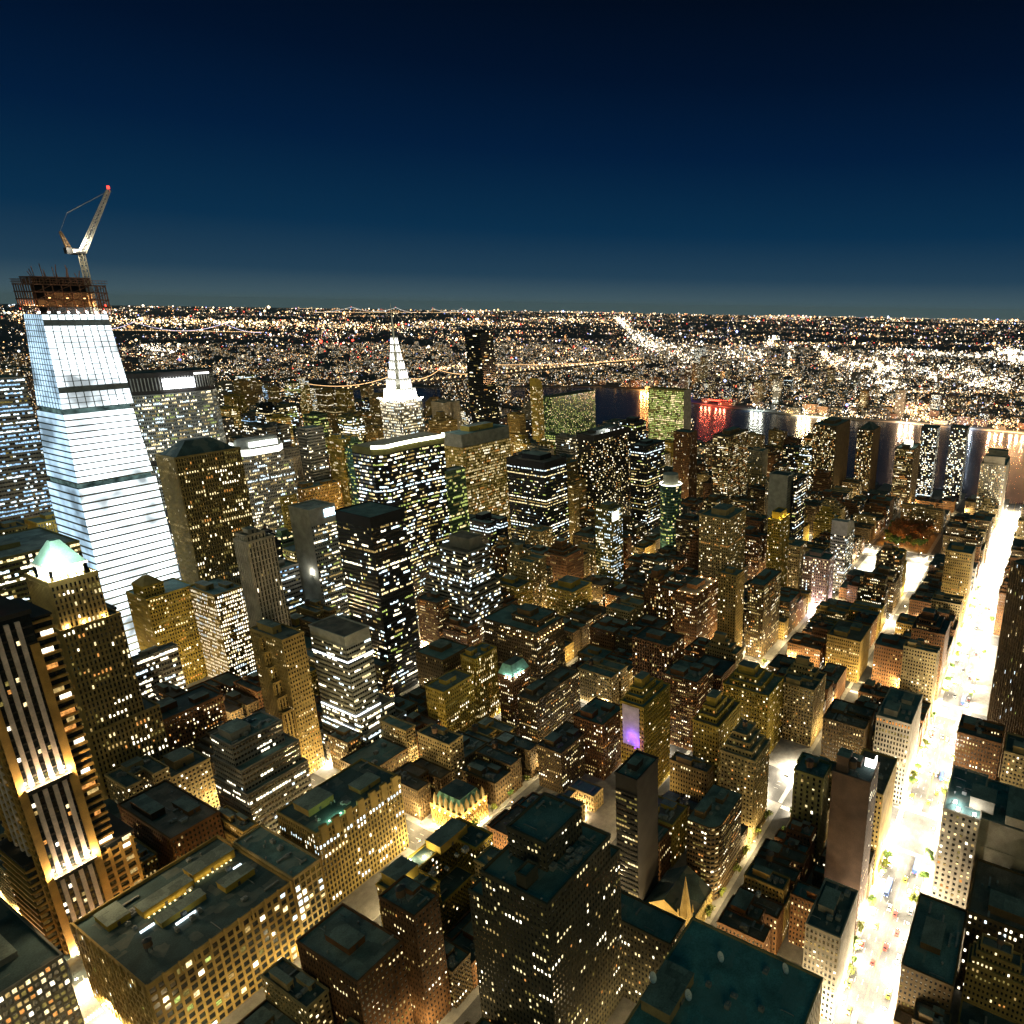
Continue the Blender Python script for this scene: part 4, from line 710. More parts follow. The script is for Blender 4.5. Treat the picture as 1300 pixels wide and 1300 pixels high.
ROADS = [([(4978,12065),(5182,11709),(5385,11352),(5590,10993),(5796,10633),(6002,10272)],200,3,'wo'),([(5803,9936),(5964,9522),(6122,9113),(6280,8707),(6435,8305),(6590,7907)],200,3.5,'wo'),([(7562,9068),(7933,8885),(8321,8693),(8727,8493),(9152,8283)],120,3,'wo'),([(12066,10913),(12413,10422),(12764,9926),(13119,9425),(13478,8918)],110,3,'wo'),([(15678,10749),(7045,4608)],80,2,'w'),([(7045,4608),(4876,2962)],120,5,'w'),([(7839,3114),(4325,1853)],90,2,'w'),([(4325,1853),(3436,1540)],60,4,'w'),([(5944,2206),(3588,1348)],40,1.5,'w'),([(6137,2012),(4181,1303)],60,2,'w'),([(5387,1260),(3487,767)],160,6,'w'),([(3487,767),(2659,608)],170,7,'w'),([(4337,1311),(4182,1116),(4042,939),(3914,778)],240,6,'w'),([(3444,955),(3112,734),(2846,558)],160,9,'w'),([(5750,1282),(5709,1040),(5670,810),(5633,591),(5598,382)],220,2.5,'w'),([(2627,866),(2063,710)],70,2,'w'),([(3325,980),(2235,671)],50,1.5,'w'),([(2722,734),(2129,581)],60,2,'w'),([(2032,756),(2045,664),(2058,574),(2071,486),(2083,400)],160,1.5,'wo'),([(2846,558),(2920,455),(2994,350),(3069,244),(3145,137)],70,1.5,'o'),([(3658,607),(3505,491)],170,2.5,'w'),([(6366,464),(5222,254)],320,5,'w'),([(4622,1510),(4360,1283),(4133,1086),(3932,912)],200,8,'wo'),([(4173,609),(3988,458),(3823,323),(3675,202)],220,9,'w'),([(3721,1593),(3263,1281),(2913,1042),(2637,853)],160,10,'wo'),([(4907,3250),(4824,2953),(4747,2676),(4675,2418),(4608,2176),(4545,1949)],240,7,'w'),([(2447,530),(2329,451),(2224,381)],140,5,'o'),([(4742,5274),(4537,4724),(4356,4240),(4197,3811),(4054,3429),(3927,3086),(3812,2777)],150,9,'wo'),([(3311,408),(3347,322),(3383,237),(3419,153)],160,5,'w'),([(2160,392),(2168,312),(2175,234),(2183,158),(2190,83)],200,3,'o'),([(2433,2807),(2554,2727),(2679,2643),(2810,2556),(2947,2465),(3089,2370),(3238,2271),(3393,2168)],300,1.8,'o'),([(2058,932),(2053,846),(2047,762)],50,1.5,'w'),([(2362,484),(2352,417),(2343,352)],90,6,'o'),([(5074,3082),(3997,2232),(3314,1693)],160,8,'w'),([(2494,5679),(2322,5106),(2178,4623)],60,4,'w'),([(27205,25617),(27123,23609),(27046,21709),(26973,19908),(26903,18199),(26837,16575),(26774,15029),(26714,13557),(26657,12152),(26603,10812),(26551,9530),(26501,8304),(26453,7129),(26407,6004),(26363,4924),(26321,3887),(26280,2890),(26241,1932)],120,1.2,'o'),([(5466,16549),(5247,14832),(5060,13364),(4899,12095)],120,4,'wo'),([(4021,800),(3987,685),(3954,575)],80,4,'w'),([(3948,5966),(3358,4809),(2937,3982),(2621,3362)],40,10,'r')]

# ------------------------------------------------------------------ ground, water, streets
def sheet(name, rings, mat, z=0.0, kind='structure'):
    b = MB()
    for r in rings: b.poly([(x,y,z) for x,y in r])
    return tag(b.build(name, mat), kind=kind)
NEAR = [(1500,40000),(1500,4000),(1410,2200),(1318,1500),(1312,900),(1312,700),(1305,330),(1255,210),(1262,90),(1285,20),(1300,-200),(1300,-3000)]
FAR_ = [(1590,40000),(1600,4000),(1740,2500),(2180,1900),(2350,1700),(2330,1450),(2130,1180),(2080,960),(2045,750),(2060,560),(2095,420),(2085,280),(2095,70),(2080,-400),(1900,-3000)]
ASPH = bsdf('asphalt', (.055,.054,.052), .8, .3, .2, .25)
FARG = bsdf('dark_land', (.030,.036,.040), .95, .5, .004, .2)
sheet('ground', [[(-30000,40000)]+[(-30000,-3000)]+NEAR[::-1]], ASPH)
sheet('ground', [FAR_+[(33500,-3000),(33500,14000),(26000,27000),(14000,40000)]], FARG)
b = MB()
for L in (NEAR, FAR_):
    for p, q in zip(L, L[1:]): b.quad((*p,0),(*q,0),(*q,-3),(*p,-3))
tag(b.build('quay_wall', bsdf('quay_stone', (.16,.15,.13))), kind='structure')
def water():
    m = bpy.data.materials.new('river_water'); m.use_nodes = True; t = m.node_tree; p = t.nodes['Principled BSDF']
    p.inputs['Base Color'].default_value = (.006,.012,.024,1); p.inputs['Roughness'].default_value = .27; p.inputs['IOR'].default_value = 1.33
    g = N(t,'ShaderNodeNewGeometry'); mp = N(t,'ShaderNodeMapping'); n = N(t,'ShaderNodeTexNoise', Scale=.06, Detail=5.0); bp = N(t,'ShaderNodeBump', Strength=.5, Distance=2.0)
    t.links.new(g.outputs['Position'], n.inputs['Vector']); t.links.new(n.outputs[0], bp.inputs['Height']); t.links.new(bp.outputs[0], p.inputs['Normal'])
    return m
sheet('river', [NEAR[::-1]+[(1300,40000)]+[(2500,40000)]+FAR_], water(), -2.5) if False else sheet('river', [[(1100,-3000),(2600,-3000),(2600,40000),(1100,40000)]], water(), -2.5)
b = MB(); b.prism([(1690,1330),(1740,1350),(1800,1700),(1800,1950),(1700,1950),(1670,1700)], -3, 1.0); tag(b.build('island_ground', FARG), kind='structure')
AVES = [(80,15),(235,12),(390,21),(545,11),(700,15),(916,15),(1145,15)]
def sty(n): return 45+(n-34)*80.4
pv = MB()
for n in range(31, 62):
    s0 = 15 if n in (34,42,57) else 9; s1 = 15 if n+1 in (34,42,57) else 9
    for k in range(len(AVES)+1):
        x0 = AVES[k-1][0]+AVES[k-1][1] if k else -120; x1 = AVES[k][0]-AVES[k][1] if k < len(AVES) else 1300
        pv.box(x0-4, sty(n)+s0-4, 0, x1+4, sty(n+1)-s1+4, .15)
tag(pv.build('pavement', bsdf('pavement_concrete', (.20,.19,.17), .9, .2, .3)), kind='structure')
PAINT = bsdf('road_paint', (.75,.73,.68), .7); YPAINT = bsdf('road_paint_yellow', (.70,.48,.06), .7)
mk = MB()
for y in (45-.25, 45+.1):
    for k in range(7): 
        xa = (120,262,426,570,728,945,1172)[k]; xb = (214,360,528,672,888,1118,1290)[k]
        mk.quad((xa,y,.02),(xb,y,.02),(xb,y+.15,.02),(xa,y+.15,.02),1)
for dy in (-7.4,-3.7,3.7,7.4):
    x = 110
    while x < 1290:
        if all(abs(x+1.5-a)>w_+6 for a,w_ in AVES): mk.quad((x,45+dy-.08,.02),(x+3,45+dy-.08,.02),(x+3,45+dy+.08,.02),(x,45+dy+.08,.02),0)
        x += 9
for a, w_ in AVES:
    for n in range(34, 44):
        h_ = 15 if n in (34,42) else 9
        for sy in (-1, 1):           # zebra crossings across the avenue
            x = a-w_+5
            while x < a+w_-5: mk.quad((x,sty(n)+sy*(h_-2.6)-1.5,.02),(x+.5,sty(n)+sy*(h_-2.6)-1.5,.02),(x+.5,sty(n)+sy*(h_-2.6)+1.5,.02),(x,sty(n)+sy*(h_-2.6)+1.5,.02),0); x += 1.1
        for sx in (-1, 1):
            y = sty(n)-h_+5
            while y < sty(n)+h_-5: xx = a+sx*(w_-1.6); mk.quad((xx-1.5,y,.02),(xx+1.5,y,.02),(xx+1.5,y+.5,.02),(xx-1.5,y+.5,.02),0); y += 1.1
        for k in (-1, 0, 1):
            y = sty(n)+h_+4
            while y < sty(n+1)-16: mk.quad((a+k*3.6-.07,y,.02),(a+k*3.6+.07,y,.02),(a+k*3.6+.07,y+3,.02),(a+k*3.6-.07,y+3,.02),0); y += 9
tag(mk.build('road_markings', [PAINT, YPAINT]), kind='structure')

# ------------------------------------------------------------------ rooftops
def rooftop(B, x, y, w, d, h, opt):
    X, Y = x+w, y+d
    if opt in ('shed','tank','shed2','mech','penty','terr','box','step','litroof','star','attic','greenroof','mech2','lshed','sheds','penthouse','pentp'):
        rs = B.rs
    if opt == 'tank':
        B.house(x+w*.55,y+d*.4,x+w*.85,y+d*.8,h,3.2); B.tank(x+w*.28,y+d*.55,h,min(2.1,w*.16))
    elif opt == 'shed': B.house(x+w*.3,y+d*.35,x+w*.65,y+d*.75,h,3.4)
    elif opt == 'shed2':
        B.house(x+w*.12,y+d*.45,x+w*.4,y+d*.85,h,4.2); B.house(x+w*.6,y+d*.2,x+w*.85,y+d*.5,h,2.8); B.mech(x+w*.1,y+d*.1,x+w*.5,y+d*.3,h,3)
    elif opt == 'mech': B.house(x+w*.35,y+d*.4,x+w*.75,y+d*.85,h,3.6); B.mech(x+1,y+1,X-4,y+d*.4,h,6)
    elif opt == 'mech2':
        B.house(x+w*.1,y+d*.3,x+w*.75,y+d*.5,h,5); B.house(x+w*.2,y+d*.6,x+w*.5,y+d*.8,h,7); B.mech(x+2,y+2,X-5,Y-4,h,10)
        B.lampglow([(x+w*.08,Y-7,h),(x+w*.22,Y-5,h),(x+w*.08,Y-15,h)], st=14, r=.8, energy=2500, rgb=(1,1,.95))
    elif opt == 'box': B.house(x+w*.25,y+d*.25,x+w*.75,y+d*.75,h,6)
    elif opt == 'penthouse': B.house(x+w*.3,y+d*.3,x+w*.8,y+d*.7,h,2)
    elif opt in ('penty','pentp'):
        B.tier(x+w*.12,y+d*.2,X-w*.1,Y-d*.1,h,h+3.4); B.tier(x+w*.25,y+d*.35,X-w*.25,Y-d*.15,h+3.4,h+7); B.house(x+w*.34,y+d*.45,x+w*.62,Y-d*.2,h+7,6)
    elif opt == 'terr':
        for k in range(3): B.tier(x+w*.12*(k+1),y+d*.14*(k+1),X-w*.08,Y-d*.05*(k+1),h+3.2*k,h+3.2*k+3.2)
        B.tank(x+w*.6,y+d*.6,h+9.6,1.6)
    elif opt == 'hip':
        b = MB(); q = [(x+2,y+2),(X-2,y+2),(X-2,Y-2),(x+2,Y-2)]; B.roof.poly([(*a,h) for a in q])
        b.prism(q,h+.6,h+min(w,d)*.38,0,0,[(x+w*.3,y+d*.4),(X-w*.3,y+d*.4),(X-w*.3,Y-d*.4),(x+w*.3,Y-d*.4)]); B.part('hipped_roof', b, ROOF[2])
    elif opt == 'hipsmall':
        B.tier(x+w*.05,y+d*.15,x+w*.45,y+d*.7,h,h+9); b = MB(); B_ = 1
        q = [(x+w*.05,y+d*.15),(x+w*.45,y+d*.15),(x+w*.45,y+d*.7),(x+w*.05,y+d*.7)]
        b.prism(q,h+10.2,h+16,0,0,[(x+w*.2,y+d*.38),(x+w*.3,y+d*.38),(x+w*.3,y+d*.48),(x+w*.2,y+d*.48)]); B.part('pyramid_penthouse', b, wall('stone'))
    elif opt == 'litroof':
        B.house(x+w*.3,y+d*.35,x+w*.7,y+d*.8,h,4)
        B.lampglow([(x+w*q,y+1.2,h+.2) for q in (.08,.3,.5,.7,.92)]+[(x+1.2,y+d*q,h+.2) for q in (.3,.6,.9)]+[(X-1.2,y+d*q,h+.2) for q in (.4,.8)], 'terrace_light', (1,.72,.35), 12, .45, 900)
    elif opt == 'ring':
        B.tier(x+w*.2,y+d*.15,X-w*.2,Y-d*.15,h,h+7, blank='SW')
        B.lampglow([(x+w*q,y+.9,h) for q in (.15,.5,.85)]+[(x+.9,Y-2,h)], 'ring_light', (1,.7,.15), 9, .5, 1400)
    elif opt == 'star':
        B.house(x+w*.2,y+d*.3,x+w*.8,y+d*.8,h,4); B.lampglow([(x+w*.42,y+2,h+1.5)], 'white_beacon', (.85,1,.95), 60, 1.3, 30000)
        B.lampglow([(x+w*q,y+1.2,h+.5) for q in (.25,.6,.72,.85)], 'terrace_white', (1,.95,.85), 14, .7)
    elif opt == 'sign':
        b = MB(); b.box(x+1,y-.9,h-13,x+w*.62,y-.4,h-3,0,bottom=True); B.part('square_sign', b, glow('square_sign_white', (1,1,.8), 5, .1)); B.house(x+w*.2,y+d*.3,X-w*.2,Y-d*.2,h,4)
    elif opt == 'twin':
        B.tier(x+1,y+3,x+w*.22,Y-3,h,h+11,blank='SW'); B.tier(X-w*.22,y+3,X-1,Y-3,h,h+11,blank='SW')
    elif opt == 'lantern':
        b = MB(); b.box(x+w*.35,y+d*.3,h,x+w*.6,y+d*.7,h+9,0); B.part('roof_lantern', b, glow('lantern_white', (1,.93,.75), 3.5, .3)); B.house(x+w*.1,y+d*.3,x+w*.3,y+d*.7,h,5)
    elif opt == 'wedge':
        b = MB(); n = 8
        for k in range(n):
            a0, a1 = k/n, (k+1)/n; f = lambda t: h+16*math.sqrt(max(0,1-t*t))
            b.quad((x+w*a0,y,h),(x+w*a1,y,h),(x+w*a1,y,f(a1)),(x+w*a0,y,f(a0))); b.quad((x+w*a0,y,f(a0)),(x+w*a1,y,f(a1)),(x+w*a1,Y,f(a1)),(x+w*a0,Y,f(a0)))
        b.quad((x,Y,h),(x,y,h),(x,y,h+16),(x,Y,h+16)); B.part('wedge_top', b, wall('gold' if w < 20 else 'white'))
    elif opt == 'step':
        B.tier(x+1,y+2,X-w*.25,Y-2,h,h+4,blank=''); B.house(x+w*.3,y+d*.4,x+w*.6,Y-2.5,h+4,3)
    elif opt == 'attic':
        B.tier(x+w*.3,y+d*.1,X-w*.06,Y-d*.4,h,h+5); B.house(x+w*.4,y+d*.3,x+w*.7,y+d*.55,h+5,5)
        B.lampglow([(x+w*(q+.5)/9,y-.9,h-5) for q in range(9)]+[(x-.9,y+d*(q+.5)/9,h-5) for q in range(6)], 'cornice_light', (1,.62,.25), 8, .35)
    elif opt == 'greenroof':
        b = MB(); q = [(x,y),(X,y),(X,Y),(x,Y)]; b.prism(q,h+1.2,h+9,0,1,[(x+3,y+3),(X-3,y+3),(X-3,Y-3),(x+3,Y-3)]); B.part('mansard_roof', b, [COPPER, ROOF[2]])
        B.lampglow([(x+w*q,y-.7,h-.5) for q in (.2,.4,.6)]+[(x-.7,y+d*q,h-.5) for q in (.15,.4)], 'mansard_floodlight', (.9,1,.92), 16, .4, 3000)
    elif opt == 'lshed':
        B.house(x+w*.05,y+d*.5,x+w*.28,Y-1,h,6); B.house(x+w*.55,y+d*.5,x+w*.9,Y-2,h,5); B.mech(x+2,y+1,X-4,y+d*.4,h,7)
        B.lampglow([(x+w*.35,Y-2,h),(x+w*.45,y+d*.75,h),(x+w*.1,y+d*.42,h)], 'terrace_floodlight', (1,.85,.5), 18, .6, 4000)
    elif opt == 'sheds':
        for q in ((.28,.62,.62,.74,4),(.64,.66,.95,.8,4.5),(.30,.42,.60,.52,3),(.1,.72,.24,.92,3),(.70,.34,.92,.46,3.4)): B.house(x+w*q[0],y+d*q[1],x+w*q[2],y+d*q[3],h,q[4], wall('yellow'))
        B.lampglow([(x+w*(.30+.035*k),y+d*.605,h+.3) for k in range(9)], 'skylight_row', (1,.75,.35), 3, .32, 60)
        B.lampglow([(x+w*(.66+.035*k),y+d*.645,h+.3) for k in range(8)], 'skylight_row', (1,.75,.35), 3, .32, 60)
        for q in ((.20,.50,.29,.515),(.36,.355,.52,.37),(.86,.505,.92,.535)):
            b = MB(); b.box(x+w*q[0],y+d*q[1],h+.4,x+w*q[2],y+d*q[3],h+1.2,0); B.part('skylight', b, glow('skylight_cool', (.8,.95,1), 2.2, .4))
        B.mech(x+3,y+3,X-6,Y-4,h,22); B.tank(x+w*.16,y+d*.3,h,1.7)
    elif opt == 'altman':
        B.house(x+w*.62,Y-15,x+w*.78,Y-2,h,5, wall('beige')); B.mech(x+w*.5,y+5,X-6,Y-8,h,14)
        for k, (dx, dy) in enumerate(((-38,-2),(-34,-16),(-13,-20),(3-8,-46),(-52,-20))):
            px, py = X+dx, Y+dy; zz = h+(5.3 if k == 0 else 0); b = MB(); b.bar((px,py,zz),(px,py,zz+1.3),.18,1,6)
            c = Vector((px,py,zz+2.3)); n = Vector((.15,-.75,.65)).normalized(); u = n.orthogonal().normalized(); v = n.cross(u); prev = None
            for r_, o_ in ((.1,.0),(1.0,.12),(1.7,.42),(2.1,.7)):
                rg = [tuple(c+(u*math.cos(2*math.pi*j/16)+v*math.sin(2*math.pi*j/16))*r_+n*o_) for j in range(16)]
                if prev:
                    for j in range(16): b.quad(prev[j],prev[(j+1)%16],rg[(j+1)%16],rg[j],0)
                prev = rg
            b.bar(tuple(c),tuple(c+n*1.6),.06,1); o = B.part('satellite_dish', b, [bsdf('dish_white',(.75,.75,.68),.5,.1), METAL])
    elif opt == 'flat' and w > 8: B.mech(x+2,y+2,X-4,Y-4,h,3)

# ------------------------------------------------------------------ buildings
CATS = dict(office_tower='office tower', apartment_tower='apartment tower', office_block='office block', apartment_block='apartment block', department_store='department store', townhouse='townhouse', church='church', mansion='mansion', library='library')
GRP = dict(office_tower='office towers of the skyline', apartment_tower='apartment towers', office_block='office blocks', apartment_block='apartment blocks', townhouse='townhouses on the side streets')
CUST = {}; bsdf_roof_teal = roofmat('roof_teal', (.09,.24,.24), (.13,.24,.23))
def mkb(k, x, y, w, d, h, st, nm, lab, core=None): return Bld(nm, lab, (x+w/2,y+d/2,0), st, CATS[nm], GRP.get(nm), core)

def c_ov(k,x,y,w,d,h,nm,lab):
    B = mkb(k,x,y,w,d,h,'coolband',nm,lab)
    gs = glow('lit_construction_floor', (.84,.96,1), 2.5, .78, .04); gw = glow('lit_construction_floor_side', (.55,.80,1), 1.05, .6, .05)
    sp_ = bsdf('floor_spandrel', (.22,.26,.28), .5); A = MB()
    secs = [((245,700,305,763),(248,703,303,759),0,169,6.4),((249,704,302,758),(252,707,299,754),173,229,5.0),((252.5,707.5,300.5,752),(256,712,298,743),233,306,4.4)]
    L = lambda a,b,t: a+(b-a)*t
    for r0, r1, z0, z1, fl in secs:
        n = round((z1-z0)/fl)
        for j in range(n):
            za = z0+(z1-z0)*j/n; zb = z0+(z1-z0)*(j+1)/n; ra = [L(p,q,j/n) for p,q in zip(r0,r1)]; rb = [L(p,q,(j+1)/n) for p,q in zip(r0,r1)]
            P = lambda r,k_,z,o=0: [(r[0]-o,r[1]-o,z),(r[2]+o,r[1]-o,z),(r[2]+o,r[3]+o,z),(r[0]-o,r[3]+o,z)][k_]
            s_ = .22 if z0 < 200 else .12
            dark = B.rs.random() < (.0 if z0 < 10 else .06)
            for k_ in range(4):
                A.quad(P(ra,k_,za),P(ra,(k_+1)%4,za),P(rb,(k_+1)%4,zb),P(rb,k_,zb), 2 if dark and k_ != 3 else (1 if k_ == 3 else 0))
            q = (zb-za)*s_
            for k_ in range(4):
                A.quad(P(ra,k_,za,.35),P(ra,(k_+1)%4,za,.35),P(ra,(k_+1)%4,za+q,.35),P(ra,k_,za+q,.35),2)
                A.quad(P(ra,k_,za+q,.35),P(ra,(k_+1)%4,za+q,.35),P(ra,(k_+1)%4,za+q,0),P(ra,k_,za+q,0),2)
            if z0 > 200:       # mullions
                for m_ in range(1,9):
                    t = m_/9; xx = L(ra[0],ra[2],t); yy = L(ra[1],ra[3],t)
                    if z0 > 200: A.box(xx-.3,ra[1]-.25,za,xx+.3,ra[1]-.02,zb,2); A.box(ra[0]-.25,yy-.3,za,ra[0]-.02,yy+.3,zb,2)
        A.poly([(r1[0],r1[1],z1),(r1[2],r1[1],z1),(r1[2],r1[3],z1),(r1[0],r1[3],z1)],3)
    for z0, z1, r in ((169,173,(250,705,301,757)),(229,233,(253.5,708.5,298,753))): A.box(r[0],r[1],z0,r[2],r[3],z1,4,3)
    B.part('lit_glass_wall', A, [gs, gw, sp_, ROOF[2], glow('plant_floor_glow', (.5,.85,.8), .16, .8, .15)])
    F = MB()
    for z in (311.5,317,322.5,328,333.5):
        ins = 0 if z < 330 else 4
        F.box(254+ins,709.5+ins,z,300.5-ins*2,745-ins,z+.9,0,bottom=True)
        for q in range(0,9):
            xx = 254.6+ins+q*(45.2-3*ins)/8
            for yy in (710+ins,744.5-ins): F.bar((xx,yy,z-5.5),(xx,yy,z),.42)
            yq = 710+ins+q*(34.5-2*ins)/8; F.bar((254.6+ins,yq,z-5.5),(254.6+ins,yq,z),.42); F.bar((300-ins*2,yq,z-5.5),(300-ins*2,yq,z),.42)
        for q in range(4): xx = 254.6+ins+q*2*(45.2-3*ins)/8; F.bar((xx,710+ins,z-5.5),(xx+(45.2-3*ins)/4,710+ins,z),.25)
    for q in range(24): F.bar((255+1.95*q,709.3,328),(255+1.95*q,709.3,332.5),.14); F.bar((253.8,710+1.45*q,328),(253.8,710+1.45*q,332.5),.14)
    for z in (330.4,332.3): F.bar((253,709.3,z),(302,709.3,z),.2); F.bar((253.8,709,z),(253.8,746,z),.2)
    for q in range(14): F.bar((260+q*2.4,725+q%3*4,334),(260+q*2.4+B.rs.uniform(-2,2),725+q%3*4,338+q%4*2),.3)
    B.part('steel_frame', F, bsdf('rusty_steel', (.16,.08,.05), .8))
    K = MB(); K.box(264,718,306,290,738,334,0); B.part('concrete_core', K, wall('dark'))
    B.lampglow([(258+q*5.5,712.5,(312.2,318.2)[q%2]) for q in range(7)]+[(256.5,716+q*7,312.2) for q in range(4)], 'work_light_orange', (1,.5,.18), 5, .5, 2500)
    B.lampglow([(254+q*6,710,307.3) for q in range(8)], 'work_light_white', (.9,.97,1), 14, .6, 2500)
    return B.done()
CUST['ov'] = c_ov

def c_striped(k,x,y,w,d,h,nm,lab):
    B = mkb(k,x,y,w,d,h,'yelo',nm,lab); O = wall('orange'); 
    core = MB(); bands = MB(); piers = MB(); white = MB()
    X1 = 112; Yb = y+34
    core.box(x,y,0,X1,Yb,h,0); core.box(X1,y+2.5,0,X1+7,Yb,h-4,0); core.box(X1,y+1,0,X1+14,Yb,62,0,1); core.box(x-4,y+6,0,x,Yb,70,0,1); core.box(x-2,y-1,0,X1+16,Yb+2,16,0,1)
    B.part('wall', core, [GLASS, ROOF[2]])
    for z in range(18, int(h)-2, 4):
        bands.box(X1,y+1.2,z,X1+7.3,y+2.5,z+1.2,0,bottom=True); bands.box(x-.8,y+.5,z,x,Yb,z+1.2,0,bottom=True)
        if z < 62: bands.box(X1+.2,y+.2,z,X1+14.3,y+1,z+1.1,0,bottom=True); 
        if z < 70: bands.box(x-4.7,y+6,z,x-4,Yb,z+1.1,0,bottom=True); bands.box(x-4.2,y+5.3,z,x,y+6,z+1.1,0,bottom=True)
        bands.box(x+.3,y-.25,z,X1-.3,y,z+.9,1,bottom=True)
    B.part('balcony_bands', bands, [O, wall('dark')])
    def pier(xa, xb, z0, z1, M, dep=1.0): b = MB(); b.box(xa,y-dep,z0,xb,y,z1,0,bottom=True); B.part('pier', b, M)
    PK = bsdf('pale_pink_stone', (.66,.54,.47), .85)
    pier(x-.2,x+2.6,16,h-18,O,.7); pier(X1-2.8,X1+.2,16,h-14,O,.7)
    segs = [(16,58),(62,106),(110,h-2)]
    for q in range(4):
        xa = x+4+q*3.5
        for (z0, z1) in segs: pier(xa,xa+1.5,z0+q*.0,z1,PK)
    for q in range(5): b = MB(); b.box(x-.9 if q else x-.9,y+3+q*6.5,70 if q else 16,x-.0,y+5.2+q*6.5,h-6,0,bottom=True); B.part('pier', b, O if q in (0,4) else PK)
    for q in range(3): b = MB(); b.box(X1+3+q*4.6,y+.1,16,X1+4.3+q*4.6,y+.95,60,0); B.part('pier', b, O)
    for z in (60,108): b = MB(); b.box(x+2.0,y-3.2,z+.8,X1-2.2,y-.02,z+1.6,0,bottom=True); b.box(x+2.7,y-1.3,z-1.6,X1-2.9,y-.02,z+.8,0,bottom=True); B.part('ledge', b, wall('dark'))
    b = MB(); b.box(x-.6,y-.6,h,X1+.6,Yb,h+2,0); b.box(X1-.4,y+1.9,h-4,X1+7.6,Yb,h-3,0); b.box(X1-.2,y+.4,62,X1+14.8,Yb,63,0); b.box(x-4.8,y+5,70,x,Yb,71.2,0); B.part('parapet', b, wall('dark'))
    for z in range(18, int(h)-4, 4):
        for q in range(4):
            if B.rs.random() < .16: B.win.append((Vector((x+2.7+q*3.5+.2,y,0)),Vector((1,0,0)),Vector((0,-1,0)),0,1.0,z+1.3,z+3.3,B.rs.choice(PALS['warm'])))
        for xa, xb, yy in ((X1+.4,X1+6.8,y+2.5),(X1+7.2,X1+13.6,y+1)):
            if (yy < y+2 and z > 58) or B.rs.random() > .5: continue
            B.win.append((Vector((xa,yy,0)),Vector((1,0,0)),Vector((0,-1,0)),B.rs.uniform(0,2.5),xb-xa-B.rs.uniform(0,2),z+1.3,z+3.6,B.rs.choice(['w1','w2','w3','o1'])))
        if B.rs.random() < .5: B.win.append((Vector((x,y+8+B.rs.randint(0,3)*6.5,0)),Vector((0,-1,0)),Vector((-1,0,0)),0,2.6,z+1.3,z+3.4,B.rs.choice(['w1','w2','o1'])))
    B.lampglow([(x+2+q*5,y-2.2,16.2) for q in range(5)]+[(x-5.6,y+8+q*8,16.2) for q in range(4)], 'facade_uplight', (1,.74,.42), 6, .3, 18000)
    B.lampglow([(x+3.5+q*4.5,y-2.6,61.8) for q in range(4)]+[(x+3.5+q*4.5,y-2.6,109.8) for q in range(4)], 'facade_uplight', (1,.74,.42), 5, .25, 11000)  # extra uplights added at the ledges to even out the light on the piers
    b = MB(); b.prism(ring(x+8,y+8,1.2,10),h+2,h+4.4,0); B.part('red_beacon', b, glow('red_beacon', (1,.05,.03), 4, 0))
    return B.done()
CUST['striped'] = c_striped

def c_crown(k,x,y,w,d,h,nm,lab):
    B = mkb(k,x,y,w,d,h,'piertan',nm,lab)
    B.wm = wall('stone')
    B.tier(x-2,y-4,x+w+12,y+d+4,0,72); B.tier(x-1,y-2,x+w+5,y+d+2,72,138); B.tier(x,y,x+w,y+d-2,138,h,parapet=2.2)
    b = MB(); q = (x+3,y+4,x+w-3,y+d-8)
    for t in range(5):
        for s_ in range(2):
            xx = q[0]+(q[2]-q[0])*t/4; b.box(xx-.6,q[1]-.6 if s_ == 0 else q[3]-.6,h,xx+.6,(q[1] if s_ == 0 else q[3])+.6,h+7.5,0)
            yy = q[1]+(q[3]-q[1])*t/4; b.box((q[0] if s_ == 0 else q[2])-.6,yy-.6,h,(q[0] if s_ == 0 else q[2])+.6,yy+.6,h+7.5,0)
    b.box(q[0]+1,q[1]+1,h,q[2]-1,q[3]-1,h+7.5,0); b.box(q[0]-1.2,q[1]-1.2,h+7.5,q[2]+1.2,q[3]+1.2,h+9,0,bottom=True)
    B.part('loggia', b, wall('white'))
    b = MB(); cx, cy_ = (q[0]+q[2])/2, (q[1]+q[3])/2
    b.prism([(q[0]-.5,q[1]-.5),(q[2]+.5,q[1]-.5),(q[2]+.5,q[3]+.5),(q[0]-.5,q[3]+.5)],h+9,h+22,0,0,[(cx-2,cy_-2),(cx+2,cy_-2),(cx+2,cy_+2),(cx-2,cy_+2)]); B.part('pyramid_roof', b, bsdf('pale_copper',(.34,.62,.50),.6))
    B.lampglow([(x+w*q_,y+1.2,h+.3) for q_ in (.15,.5,.85)]+[(x+1.2,y+d*q_,h+.3) for q_ in (.2,.5,.75)], 'crown_floodlight', (.95,1,.9), 18, .5, 26000)
    B.lampglow([(x-1.5,y-3.4,h+10+4)], 'crown_roof_floodlight', (.95,1,.9), 4, .3, 60000)
    B.lampglow([(x+w*q_,y-1.2,138.4) for q_ in (.1,.45,.9)], 'ledge_light', (1,.7,.35), 7, .4, 3000)
    for q_ in range(6): 
        b = MB(); b.prism(ring(x+2+q_*(w-4)/5,y+.9,.5,6),h+2.2,h+4,0); B.part('finial', b, B.wm)
    return B.done(ROOF[2])
CUST['crown'] = c_crown

